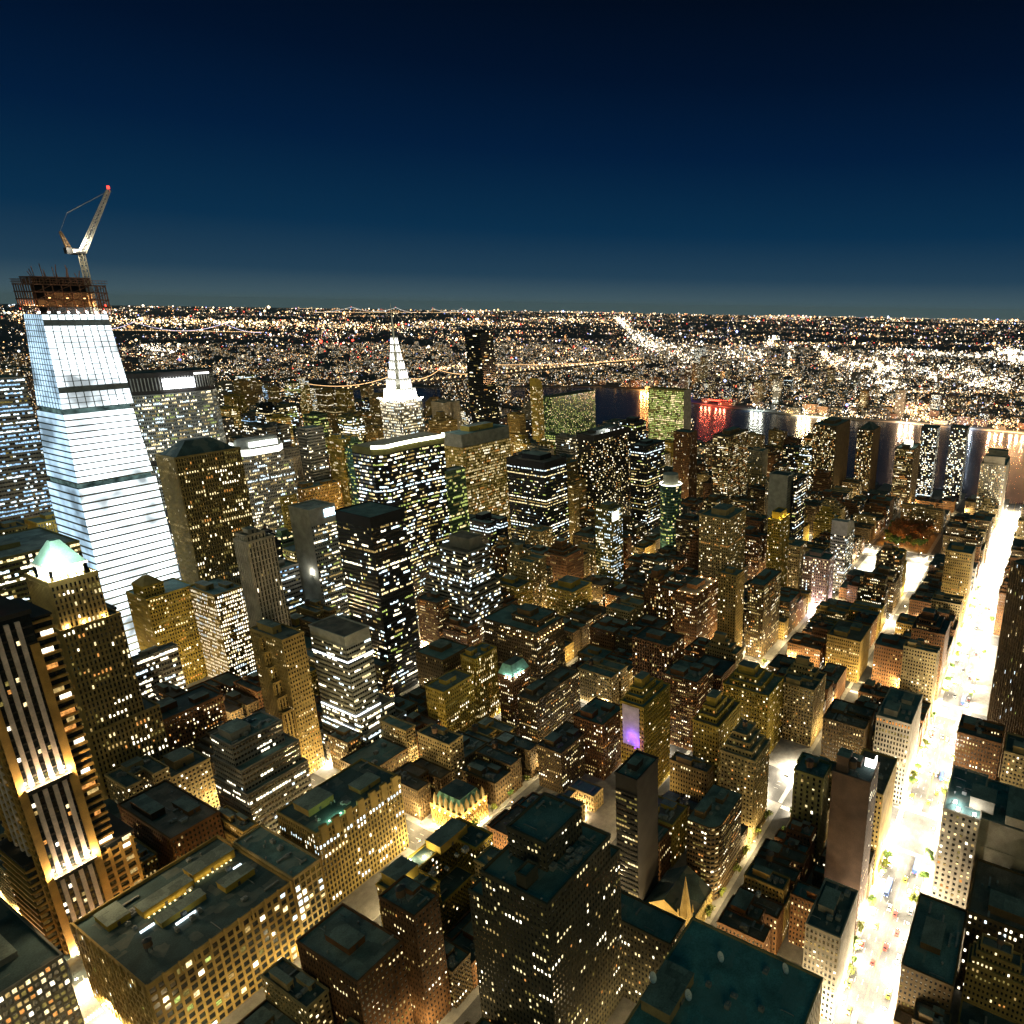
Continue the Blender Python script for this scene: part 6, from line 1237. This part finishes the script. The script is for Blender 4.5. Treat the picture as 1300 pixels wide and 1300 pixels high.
b = MB(); q = p0+rt0*4; b.box(q.x-1.6,q.y-3.5,q.z+.5,q.x+1.6,q.y-1.5,q.z+3,0,bottom=True); b.build('cab', glow('cab_light',(1,.85,.6),4,.2), T, TO)
for off, e_ in ((rt0*-4+Vector((0,0,4)),9000),(rt0*5+Vector((0,0,6)),9000)):
    l = bpy.data.lights.new('crane_lamp','POINT'); l.energy = e_; l.shadow_soft_size = .5; l.color = (1,.9,.7); o = bpy.data.objects.new('crane_lamp', l); COL.objects.link(o); o.parent = T; o.location = top+off-Vector((0,0,0))-Vector((3,6,0))-Vector(TO)

# ------------------------------------------------------------------ street lamps
LAMPM = bsdf('lamp_post_metal',(.12,.12,.11),.5)
HEADS = dict(avenue=glow('lamp_head_avenue',(1,.92,.74),22,0), white=glow('lamp_head_white',(1,.90,.70),22,0), amber=glow('lamp_head_amber',(1,.62,.25),16,0))
def make_lamp(kind, energy, col, label, group):
    r = empty('street_lamp',(0,0,0),label,'street lamp',group); b = MB()
    b.bar((0,0,0),(0,0,8.6),(.16,.09),0,6); b.bar((0,0,0),(0,0,.9),.26,0,6); b.build('post', LAMPM, r)
    b = MB(); b.bar((0,0,8.5),(0,1.2,9.1),.07,0,5); b.bar((0,1.2,9.1),(0,2.4,9.15),.07,0,5); b.build('arm', LAMPM, r)
    b = MB(); b.box(-.3,1.9,8.95,.3,3.0,9.1,0,bottom=True); b.build('lamp_head', HEADS[kind], r)
    l = bpy.data.lights.new('street_lamp_bulb','SPOT' if kind == 'white' else 'POINT'); l.energy = energy*(1.9 if kind == 'white' else .6 if kind == 'amber' else 1); l.color = col; l.shadow_soft_size = .35
    if kind == 'white': l.spot_size = R(164); l.spot_blend = .8
    o = bpy.data.objects.new('street_lamp_bulb', l); COL.objects.link(o); o.parent = r; o.location = (0,2.6,8.6)
    return r
def infr(p, m=.08):
    d = Vector(p)-CAMPOS; w_ = d.dot(fw)
    if w_ < 10: return False
    px = (893.33+863.1*d.dot(rt)/w_)/1300; py = (650-863.1*d.dot(up)/w_)/1300
    return -m < px < 1+m and -m < py < 1+m
nl = 0; FLB = MB(); FLO = tag(empty('far_street_lamps',(0,0,0)), kind='stuff')
TENS = ['','','twenty','thirty','forty','fifty','sixty','seventy','eighty','ninety']
ONE = 'nearest second third fourth fifth sixth seventh eighth ninth tenth eleventh twelfth thirteenth fourteenth fifteenth sixteenth seventeenth eighteenth nineteenth'.split()
TENTH = ['','','twentieth','thirtieth','fortieth','fiftieth','sixtieth','seventieth']
def nth(k):
    return ONE[k] if k < 19 else TENTH[(k+1)//10] if (k+1)%10 == 0 else TENS[(k+1)//10]+'-'+('first' if (k+1)%10 == 1 else ONE[(k+1)%10-1])
def lamps(proto, pts):
    global nl
    first = True; cnt_ = 0; base = proto['label']
    for x, y, rz in pts:
        if not infr((x,y,5)): continue
        if (Vector((x,y,5))-CAMPOS).length > 640:                # too far to tell post from arm: part of the far lamps
            a = rz+math.pi/2; hx, hy = x+2.5*math.cos(a), y+2.5*math.sin(a); m_ = 1 if proto.children[2].data.materials[0] == HEADS['amber'] else 0
            FLB.bar((x,y,.15),(x,y,8.8),.12,2); FLB.bar((x,y,8.8),(hx,hy,9.1),.08,2); FLB.box(hx-.5,hy-.5,8.95,hx+.5,hy+.5,9.2,m_,bottom=True)
            o = bpy.data.objects.new('far_bulb', proto.children[3].data); COL.objects.link(o); o.parent = FLO; o.location = (hx,hy,8.5); continue
        o = proto if first else copy_tree(proto); first = False; o.location = (x,y,.15); o.rotation_euler.z = rz; nl += 1; o['label'] = nth(cnt_)+' '+base; cnt_ += 1
    if first:
        for ch in list(proto.children): bpy.data.objects.remove(ch)
        bpy.data.objects.remove(proto)
WARM = (1,.87,.64); AMB = (1,.77,.40)
for sy in (-1,1): lamps(make_lamp('avenue',85000,WARM,'street lamp along the %s pavement of the brightest avenue' % ('left hand' if sy > 0 else 'right hand'),'lamps along the brightest avenue'), [(x,45+sy*12.5,math.pi if sy > 0 else 0) for x in range(232,1240,26)])
def clear(x): return all(abs(x-a)>w_+2 for a,w_ in AVES)
for nm, cx_, w_, n0, n1, stp, e_ in (('first cross avenue in front',235,12,34,44,32,70000),('second cross avenue',390,21,34,47,34,220000),('third cross avenue',545,11,34,47,40,100000),('fourth cross avenue',700,15,34,46,50,100000),('fifth cross avenue',916,15,34,44,56,90000),('last cross avenue before the river',1145,15,34,44,70,90000)):
    pts = []
    y = sty(n0)+24; k = 0
    while y < sty(n1): pts.append((cx_+(w_-2.4)*(1 if k%2 else -1), y, math.pi/2 if k%2 else -math.pi/2)); y += stp*.62; k += 1
    lamps(make_lamp('white' if cx_ in (390,700,916) else 'amber',e_,WARM if cx_ in (390,700,916) else AMB,'street lamp on the '+nm,'lamps on the cross avenues'), pts)
lamps(make_lamp('white',90000,AMB,'street lamp on the avenue at the far left bottom','lamps on the far left avenue'), [(92+k%2*-22 ,300+k*13,math.pi/2 if k%2==0 else -math.pi/2) for k in range(16)])
for n, e_ in ((35,60000),(36,45000),(37,60000),(38,45000),(39,55000),(40,150000),(41,200000),(42,330000),(43,230000),(44,260000),(46,330000)):
    lamps(make_lamp('amber',e_,AMB,'amber street lamp of the %s narrow street beyond the brightest avenue' % ('first','second','third','fourth','fifth','sixth','seventh','eighth and widest','ninth','tenth','twelfth')[n-35 if n < 46 else 10],'lamps in the narrow streets'), [(x,sty(n)+(6.6 if k%2 else -6.6),math.pi if k%2 else 0) for k,x in enumerate(range(104,900,44 if n < 40 else 66)) if clear(x)])

# ------------------------------------------------------------------ trees
LEAF = [bsdf('leaves_green',(.10,.17,.03),.7,.5,.8,.4), bsdf('leaves_yellow_green',(.17,.20,.03),.7,.5,.8,.4), bsdf('leaves_orange_lit',(.26,.12,.03),.7,.4,.8,.4)]  # last leaf colour has the orange lamplight of the park put into it
BARK = bsdf('bark',(.09,.07,.05),.9)
def make_tree(seed, leaf, h, r):
    q = random.Random(seed); t = empty('street_tree',(0,0,0)); b = MB()
    b.bar((0,0,0),(0,0,h*.5),(.24,.15),0,6)
    lobes = []
    for k in range(7):
        a = q.uniform(0,6.28); rr_ = r*q.uniform(.3,.75); c = Vector((rr_*math.cos(a),rr_*math.sin(a),h*q.uniform(.5,.88))); lobes.append((c,r*q.uniform(.35,.62))); b.bar((0,0,h*q.uniform(.32,.48)),tuple(c),(.11,.03),0,5)
    b.build('trunk', BARK, t); b = MB()
    for c, lr in lobes:
        for k in range(95):
            d = Vector((q.gauss(0,1),q.gauss(0,1),q.gauss(0,1))).normalized()*lr*q.uniform(.45,1.05); p = c+Vector((d.x,d.y,d.z*.75)); n = Vector((q.gauss(0,1),q.gauss(0,1),q.gauss(0,1)+.6)).normalized(); u = n.orthogonal().normalized(); v = n.cross(u); s_ = q.uniform(.28,.5)
            b.quad(tuple(p-u*s_),tuple(p-v*s_*.7),tuple(p+u*s_),tuple(p+v*s_*.7))
    b.build('crown', leaf, t); return t
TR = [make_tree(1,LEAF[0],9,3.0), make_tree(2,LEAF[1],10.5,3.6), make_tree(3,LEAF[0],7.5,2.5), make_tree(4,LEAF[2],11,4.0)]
usedT = set(); TC = {}
def put_tree(x, y, k, label, group, s=1):
    t = TR[k] if k not in usedT else copy_tree(TR[k]); usedT.add(k)
    t.location = (x,y,.15); t.rotation_euler.z = rnd.uniform(0,6.28); t.scale = (s,s,s*rnd.uniform(.9,1.15)); TC[label] = TC.get(label,-1)+1; tag(t,nth(TC[label])+' '+label,'tree',group)
N34 = [262,270,281,287,300,318,342,349,356,430,438,452,470,481,498,520,570,590,612,640,662,735,760,790,830]
for k, x in enumerate(N34): put_tree(x,45+11.2+rnd.uniform(-.5,.5),k%3,'green street tree along the left hand pavement of the brightest avenue','trees along the brightest avenue',rnd.uniform(.8,1.25))
for k, x in enumerate((330,352,366,430,446,470,500,528,572,600,660,740)): put_tree(x,45-11.4,(k+1)%3,'dark street tree along the right hand pavement of the brightest avenue','trees along the brightest avenue',rnd.uniform(.8,1.2))
for k in range(13): put_tree(262+k*8.2+rnd.uniform(-2,2),sty(35)+(6.8 if k%2 else -6.8),k%2,'yellow green tree lining the leafy first narrow street','trees on the leafy street',rnd.uniform(.7,1.0))
for k in range(6): put_tree(228-rnd.uniform(0,1),140+k*12,k%2,'street tree by the first cross avenue in front','trees on the cross avenues',.8)
put_tree(244,284,1,'large single tree beside the gold lit mansion','trees by the mansion',1.25)
for k in range(7): put_tree(258+k*16,sty(37)+6.8,k%2,'tree in the orange lit street beside the mansion','trees by the mansion',.75)
for k in range(16): put_tree(435+k*7+rnd.uniform(-2,2),sty(36)+(6.8 if k%2 else -6.8),k%2,'tree lining the second narrow street','trees on the second street',rnd.uniform(.7,1))
PK_ = []
for k in range(62):
    x, y = rnd.uniform(934,1030), rnd.uniform(138,203); PK_.append((x,y)); put_tree(x,y,3 if (x > 955 and y < 192) else k%2,'orange lit tree in the park before the river' if (x > 955 and y < 192) else 'green tree at the edge of the orange lit park','park trees',rnd.uniform(1.3,2.0))
tag(sheet('park_lawn',[[(931,135),(1031,135),(1031,206),(931,206)]],bsdf('park_ground',(.12,.08,.03),.9),.17),kind='structure')
tag(sheet('paved_court',[[(788,124),(884,124),(884,204),(788,204)]],bsdf('court_concrete',(.30,.29,.26),.9),.17),kind='structure')
lamps(make_lamp('amber',14000,(1,.42,.10),'orange park lamp among the orange lit trees','park lamps'), [(945+k%3*32,146+k//3*24,0) for k in range(9)])
lamps(make_lamp('white',160000,(1,.97,.85),'bright floodlight mast in the white paved court left of the park','court lamps'), [(800+k%3*36,136+k//3*52,0 if k < 3 else math.pi) for k in range(6)])

tag(FLB.build('lamp_rows', [HEADS['white'],HEADS['amber'],LAMPM], FLO), kind='stuff')
print('individual lamps', nl)
# ------------------------------------------------------------------ cars
def car_parts(kind):
    L, Wd, H = dict(saloon=(4.6,1.8,1.45), taxi=(4.8,1.85,1.5), van=(5.4,2.0,2.2), bus=(12,2.55,3.1))[kind]; hb = MB(); gb = MB()
    if kind in ('saloon','taxi'):
        prof = [(-L/2,.35),(-L/2,.8),(-L/2+.9,.92),(L/2-1.3,.9),(L/2-.1,.72),(L/2,.35)]
        for sy in (-1,1): hb.poly([(x,sy*Wd/2,z) for x,z in prof][::sy])
        for (a,b_) in zip(prof,prof[1:]+prof[:1]): hb.quad((a[0],-Wd/2,a[1]),(b_[0],-Wd/2,b_[1]),(b_[0],Wd/2,b_[1]),(a[0],Wd/2,a[1]))
        c = [(-L/2+.6,.92),(-L/2+1.25,H),(.45,H),(1.15,.9)]
        hb.quad((c[1][0],-.68,H+.01),(c[2][0],-.68,H+.01),(c[2][0],.68,H+.01),(c[1][0],.68,H+.01))
        for sy in (-1,1): gb.poly([(c[0][0],sy*.86,c[0][1]),(c[1][0],sy*.7,H),(c[2][0],sy*.7,H),(c[3][0],sy*.86,c[3][1])][::sy])
        gb.quad((c[2][0],-.7,H),(c[3][0],-.86,c[3][1]),(c[3][0],.86,c[3][1]),(c[2][0],.7,H)); gb.quad((c[0][0],-.86,c[0][1]),(c[1][0],-.7,H),(c[1][0],.7,H),(c[0][0],.86,c[0][1]))
        if kind == 'taxi': hb.box(-.5,-.35,H+.02,-.2,.35,H+.2,0)
    else:
        hb.box(-L/2,-Wd/2,.4,L/2-(.9 if kind == 'van' else .05),Wd/2,H,0,bottom=True)
        if kind == 'van': hb.box(L/2-.9,-Wd/2,.4,L/2,Wd/2,1.1,0,bottom=True)
        for sy in (-1,1): gb.box(-L/2+.5,sy*Wd/2-(.02 if sy < 0 else 0),H*.55,L/2-1.0,sy*Wd/2+(.02 if sy > 0 else 0),H*.85,0,bottom=True)
        gb.box(L/2-(.9 if kind == 'van' else .05),-Wd/2+.15,H*.5,L/2-(.86 if kind == 'van' else .02)+.05,Wd/2-.15,H*.92,0,bottom=True)
    return L, Wd, H, hb, gb
RUB = bsdf('tyre_rubber',(.02,.02,.02),.8); HEADL = glow('car_headlight',(1,.95,.85),14,0); TAIL = glow('car_tail_light',(1,.05,.02),5,0)
CARC = dict(white=(.7,.7,.68), black=(.02,.02,.022), silver=(.4,.41,.42), yellow=(.75,.45,.03), red=(.35,.03,.02), blue=(.04,.07,.2), grey=(.15,.15,.16))
def make_car(kind, colr):
    L, Wd, H, hb, gb = car_parts(kind); r = empty('car' if kind != 'bus' else 'bus',(0,0,0))
    hb.build('body', bsdf('car_paint_'+colr, CARC[colr], .3, .05, spec=.6), r); gb.build('window', GLASS, r)
    for sx in (-1,1):
        for sy in (-1,1):
            b = MB(); b.bar((sx*L*.31,sy*(Wd/2-.22),.33),(sx*L*.31,sy*(Wd/2+.02),.33),.33,0,10); b.build('wheel', RUB, r)
    for sy in (-1,1):
        b = MB(); b.box(L/2-.04,sy*Wd*.34-.2,.55,L/2+.03,sy*Wd*.34+.2,.75,0,bottom=True); b.build('headlight', HEADL, r)
        b = MB(); b.box(-L/2-.03,sy*Wd*.36-.17,.6,-L/2+.04,sy*Wd*.36+.17,.8,0,bottom=True); b.build('tail_light', TAIL, r)
    return r
PRO = {}
def put_car(kind, colr, x, y, rz, label, group):
    k = (kind,colr)
    if k in PRO: o = copy_tree(PRO[k])
    else: o = PRO[k] = make_car(kind, colr)
    o.location = (x,y,.01); o.rotation_euler.z = rz; tag(o,label,'bus' if kind == 'bus' else 'van' if kind == 'van' else 'car',group)
order = ['nearest','second','third','fourth','fifth','sixth','seventh','eighth','ninth','tenth','eleventh','twelfth','thirteenth','fourteenth','fifteenth']
lanes = [(-9.3,0,'parked at the right hand kerb'),(-5.6,0,'driving away in the right hand lane'),(-1.9,0,'driving away beside the centre line'),(1.9,math.pi,'coming down beside the centre line'),(5.6,math.pi,'coming down in the left hand lane'),(9.3,math.pi,'parked at the left hand kerb')]
kinds = [('saloon','white'),('taxi','yellow'),('saloon','black'),('van','white'),('saloon','silver'),('taxi','yellow'),('saloon','grey'),('saloon','red'),('bus','blue'),('saloon','blue')]
cnt = {}
for li, (dy, rz, wh) in enumerate(lanes):
    x = 246+rnd.uniform(0,14)
    while x < (660 if li in (0,5) else 800):
        if clear(x) and clear(x+6):
            kd, cl = kinds[rnd.randrange(10 if li in (1,4) else 8)]
            if li in (0,5) and kd == 'bus': kd = 'saloon'
            kk = (kd,cl,li); n_ = cnt.get(kk,0); cnt[kk] = n_+1
            if n_ < len(order): put_car(kd,cl,x,45+dy,rz,'%s %s %s %s on the brightest avenue' % (order[n_],cl,dict(saloon='car',taxi='taxi',van='van',bus='bus')[kd],wh),'traffic on the brightest avenue')
        x += rnd.uniform(9,26) if li in (0,5) else rnd.uniform(20,58)
for k in range(9): kd, cl = kinds[k%5]; put_car(kd,cl,232+(-3 if k%2 else 4),128+k*19,math.pi/2,'%s vehicle up the first cross avenue, a %s %s' % (order[k],cl,dict(saloon='car',taxi='taxi',van='van')[kd]),'traffic on the cross avenues')
for k in range(7): kd, cl = kinds[(k+1)%5]; put_car(kd,cl,396+(-12 if k%2 else 6),70+k*17,-math.pi/2 if k%2 else math.pi/2,'%s vehicle up the second cross avenue, a %s %s' % (order[k],cl,dict(saloon='car',taxi='taxi',van='van')[kd]),'traffic on the cross avenues')
for k in range(8): kd, cl = kinds[(k+2)%5]; put_car(kd,cl,80+(-4 if k%2 else 4),318+k*14,-math.pi/2,'%s vehicle on the far left avenue, a %s %s' % (order[k],cl,dict(saloon='car',taxi='taxi',van='van')[kd]),'traffic on the far left avenue')

# ------------------------------------------------------------------ bridges
BST = bsdf('bridge_steel',(.12,.11,.10),.7)
def bridge(name, label, A, B_, zdeck, towers, ht, sag, col, st, width, hang=0, lampr=3):
    A = Vector((*A,0)); B_ = Vector((*B_,0)); d = (B_-A); L_ = d.length; d /= L_; n = Vector((-d.y,d.x,0)); r = empty(name,tuple(A),label,'bridge'); off = tuple(A)
    P = lambda t, z, s=0: tuple(A+d*(t*L_)+n*s+Vector((0,0,z)))
    b = MB(); w_ = width/2
    b.quad(P(0,zdeck,-w_),P(1,zdeck,-w_),P(1,zdeck,w_),P(0,zdeck,w_)); b.quad(P(0,zdeck-4,-w_),P(1,zdeck-4,-w_),P(1,zdeck,-w_),P(0,zdeck,-w_)); b.quad(P(1,zdeck-4,w_),P(0,zdeck-4,w_),P(0,zdeck,w_),P(1,zdeck,w_)); b.build('deck', BST, r, off)
    for t in towers:
        b = MB()
        for s in (-w_,w_): b.bar(P(t,-3,s),P(t,ht,s),(width*.13,width*.09))
        b.bar(P(t,ht-3,-w_),P(t,ht-3,w_),width*.08); b.bar(P(t,zdeck+12,-w_),P(t,zdeck+12,w_),width*.08); b.build('bridge_tower', BST, r, off)
    ends = [0]+list(towers)+[1]; hs = [zdeck+2]+[ht]*len(towers)+[zdeck+2]
    cab = MB(); lt = MB(); m = glow('bridge_lights_'+name+str(int(A.x)),col,st,.3,.002)
    for s in (-w_,w_):
        for (ta,tb,ha,hb_) in zip(ends,ends[1:],hs,hs[1:]):
            pv_ = None; N_ = 14
            for k in range(N_+1):
                u = k/N_; z = ha+(hb_-ha)*u-4*sag*u*(1-u)*(1 if ha == hb_ else .35); z = max(z,zdeck+1); p = P(ta+(tb-ta)*u,z,s)
                if pv_: cab.bar(pv_,p,width*.03); 
                if hang and k%1 == 0: cab.bar(p,P(ta+(tb-ta)*u,zdeck,s),width*.012); 
                if pv_ and s < 0: lt.bar(tuple(Vector(pv_)+Vector((0,0,1))),tuple(Vector(p)+Vector((0,0,1))),lampr*.2)
                pv_ = p
    cab.build('suspension_cable', BST, r, off); lt.build('cable_lights', m, r, off)
    b = MB(); k = 0; n_ = int(L_/28)
    for k in range(n_+1):
        for s in (-w_,w_): c = Vector(P(k/n_,zdeck+5,s)); b.box(c.x-lampr/2,c.y-lampr/2,c.z,c.x+lampr/2,c.y+lampr/2,c.z+lampr*.6,0,bottom=True)
    b.build('deck_lights', glow('bridge_deck_lights_'+name+str(int(A.x)),(1,.62,.28),st*1.2,0), r, off)
    for t in towers:
        c = Vector(P(t,ht+3)); b = MB(); b.box(c.x-lampr*.4,c.y-lampr*.4,c.z,c.x+lampr*.4,c.y+lampr*.4,c.z+lampr,0,bottom=True); b.build('tower_beacon', glow('red_beacon',(1,.05,.03),4,0), r, off)
    return r
bridge('cantilever_bridge','long orange lit steel bridge crossing the river behind the tall thin black tower',(1160,2095),(3250,2095),42,(.07,.24,.33,.47),80,26,(1,.58,.25),3.2,26,1,3.4)
bridge('suspension_bridge','suspension bridge outlined by violet white cable lights behind the pale slab skyscraper',(2980,7600),(3720,6350),45,(.27,.79),120,70,(.80,.72,1),3,26,0,5)
bridge('suspension_bridge','faint far suspension bridge on the horizon, left one of two',(11300,17000),(14450,17000),50,(.34,.78),190,110,(1,.95,.85),2,34,0,11)
bridge('suspension_bridge','faint far suspension bridge on the horizon, right one of two',(14700,17000),(16700,17000),50,(.18,.74),180,110,(1,.95,.85),2,34,0,11)

# ------------------------------------------------------------------ far lights
LC = dict(w=(1,.86,.62), c=(.82,.93,1), o=(1,.50,.18), a=(1,.70,.36), r=(1,.07,.04), g=(.35,1,.62), b=(.30,.38,1))
LM = []; LK = []
for k, c in LC.items():
    for st in (1.2,6.0): LM.append(glow('far_light_%s%d' % (k,int(st)),c,st,0)); LK.append((k,st))
def octa(b, x, y, z, r, m):
    i = len(b.v); b.v += [(x+r,y,z),(x-r,y,z),(x,y+r,z),(x,y-r,z),(x,y,z+r),(x,y,z-r)]
    for t in ((0,2,4),(2,1,4),(1,3,4),(3,0,4),(2,0,5),(1,2,5),(3,1,5),(0,3,5)): b.f.append((i+t[0],i+t[1],i+t[2])); b.m.append(m)
from mathutils import noise
def pick_col(q, mix): 
    c = q.choice(mix); return LK.index((c, 6.0 if q.random() < .4 else 1.2))
MIX = 'wwwwwwaaaaaaaacooooorb'
q = random.Random(99); b = MB(); n_ = 0
while n_ < 44000:
    az = R(q.uniform(12,96)); dep = R(.52+7.2*q.random()**1.55); r = 320/math.tan(dep); x, y = CAMPOS.x+r*math.sin(az), CAMPOS.y+r*math.cos(az)
    if y > 1500 and x < 1310:
        if q.random() < .35: continue
    elif inland(x,y) < 4 and not (y > 20000): continue
    f = noise.noise(Vector((x/r*22, math.log(r)*8, 3)))+.7*noise.noise(Vector((x/r*70, math.log(r)*27, 9)))
    if 4200 < r < 5600 and 80 < math.degrees(az) < 92: continue
    if q.random() > max(.05,(f+.12)*1.7): continue
    s = r*.00019*math.exp(q.gauss(0,.85))*(1 if r < 9000 else .8); s = min(s, r*.0022)
    octa(b,x,y,s+q.uniform(2,16),s,pick_col(q,MIX)); n_ += 1
tag(b.build('distant_city_lights', LM), kind='stuff')
b = MB()
for pts, n, jit, cs in ROADS:
    seg = list(zip(pts,pts[1:])); mixc = dict(w='wwwwwca', wo='wwaaaoo', o='ooaaw', r='rrrwo')[cs]
    for k in range(int(n*3.4)):
        (xa,ya),(xb,yb) = q.choice(seg); t = q.random(); x = xa+(xb-xa)*t; y = ya+(yb-ya)*t; r = math.hypot(x,y)
        # spread across the road, wider in depth the farther it lies
        dr = q.gauss(0,1)*jit*r*r/863/320*.7; da = q.gauss(0,1)*jit*.0016; az = math.atan2(x,y)+da; r2 = max(1500,r+dr); x, y = r2*math.sin(az), r2*math.cos(az)
        if not (y > 1500 and x < 1310) and inland(x,y) < 3 and y < 20000: continue
        s = r2*.00030*math.exp(q.gauss(0,.6)); octa(b,x,y,s+q.uniform(2,12),s,LK.index((q.choice(mixc),6.0)))
tag(b.build('distant_road_lights', LM), kind='stuff')

# ------------------------------------------------------------------ waterfront lights that colour the river
def flood(x, y, z, r, rgb, energy, label, nm='waterfront_lamp'):
    t = empty(nm,(x,y,0),label,'lamp mast','waterfront lamps'); b = MB(); b.bar((x,y,0),(x,y,z),.5,0,6); b.build('mast', LAMPM, t, (x,y,0))
    b = MB(); octa(b,x,y,z+r*.6,r,0); b.build('lamp_globe', glow('globe_%d_%d_%d' % tuple(int(c*100) for c in rgb),rgb,9,0), t, (x,y,0))
    l = bpy.data.lights.new('waterfront_streak_light','POINT'); l.energy = energy; l.color = rgb; l.shadow_soft_size = 2.2
    for dy in (-16,0,16): o = bpy.data.objects.new('waterfront_streak_light',l); COL.objects.link(o); o.parent = t; o.location = (-3-r,dy,z+1)  # the side lights have no globe, added to widen the streak on the water
for (x,y,rgb,e_,lab) in ((2112,1085,(1,.14,.07),.9e6,'red lamp on the far shore making the red reflection'),(2095,1020,(1,.14,.07),.9e6,'second red lamp on the far shore making the red reflection'),(2160,1225,(.25,.22,1),1.2e6,'blue violet lamp making the violet reflection beside the red one'),(2338,1475,(1,.40,.10),5e6,'orange lamp behind the green slab by the river'),  # red masts are added, standing in for the light of the neon sign
    (2050,705,(1,.72,.35),4.5e6,'gold lamp making the wide golden reflection mid river'),(2052,640,(1,.72,.35),4e6,'second gold lamp making the wide golden reflection mid river'),(2098,400,(1,.62,.35),4e6,'amber lamp making the amber reflection right of the mid river towers'),(2090,330,(1,.55,.25),3.5e6,'amber lamp on the quay before the orange glowing works'),
    (2094,235,(.7,.85,1),1.5e6,'cool lamp on the right hand far quay'),(2095,150,(1,.5,.2),2.5e6,'orange lamp on the right hand far quay'),(2096,95,(1,.5,.2),2.5e6,'orange lamp nearest the right edge of the far quay'),(2096,40,(1,.5,.2),2.5e6,'orange lamp at the far right quay end'),(2078,880,(.9,.95,.8),1.5e6,'pale lamp between the red and the golden reflection')):
    flood(x-6,y,9,2.4,rgb,e_*.10,lab)
t = empty('neon_sign',(2150,1050,0),'long red neon sign above the red reflection on the far shore','sign'); b = MB()
for k in range(6): b.bar((2150,1000+k*20,0),(2150,1000+k*20,14),.5)
b.build('frame', LAMPM, t, (2150,1050,0)); b = MB(); b.bar((2149,1000,9),(2149,1100,9),.9); b.bar((2149,1006,9),(2149,1012,17),.9); b.bar((2149,1012,17),(2149,1022,9),.9)
for k in range(8): b.bar((2149,1026+k*9,9),(2149,1030+k*9,13.5),.8); b.bar((2149,1030+k*9,13.5),(2149,1034+k*9,9),.8)
b.build('neon_tube', glow('neon_red',(1,.06,.03),9,0), t, (2150,1050,0))
print('lamps', nl, 'objects', len(bpy.data.objects))

# ------------------------------------------------------------------ air
hb = MB(); hb.box(-220,-620,-4,35000,40500,430,0,bottom=True)
hm = bpy.data.materials.new('haze_air'); hm.use_nodes = True; t_ = hm.node_tree; t_.nodes.clear()
v_ = N(t_,'ShaderNodeVolumePrincipled',Density=.8e-5); v_.inputs['Color'].default_value = (.55,.78,1,1)
o_ = N(t_,'ShaderNodeOutputMaterial'); t_.links.new(v_.outputs[0],o_.inputs['Volume'])
tag(hb.build('haze',hm),kind='stuff')
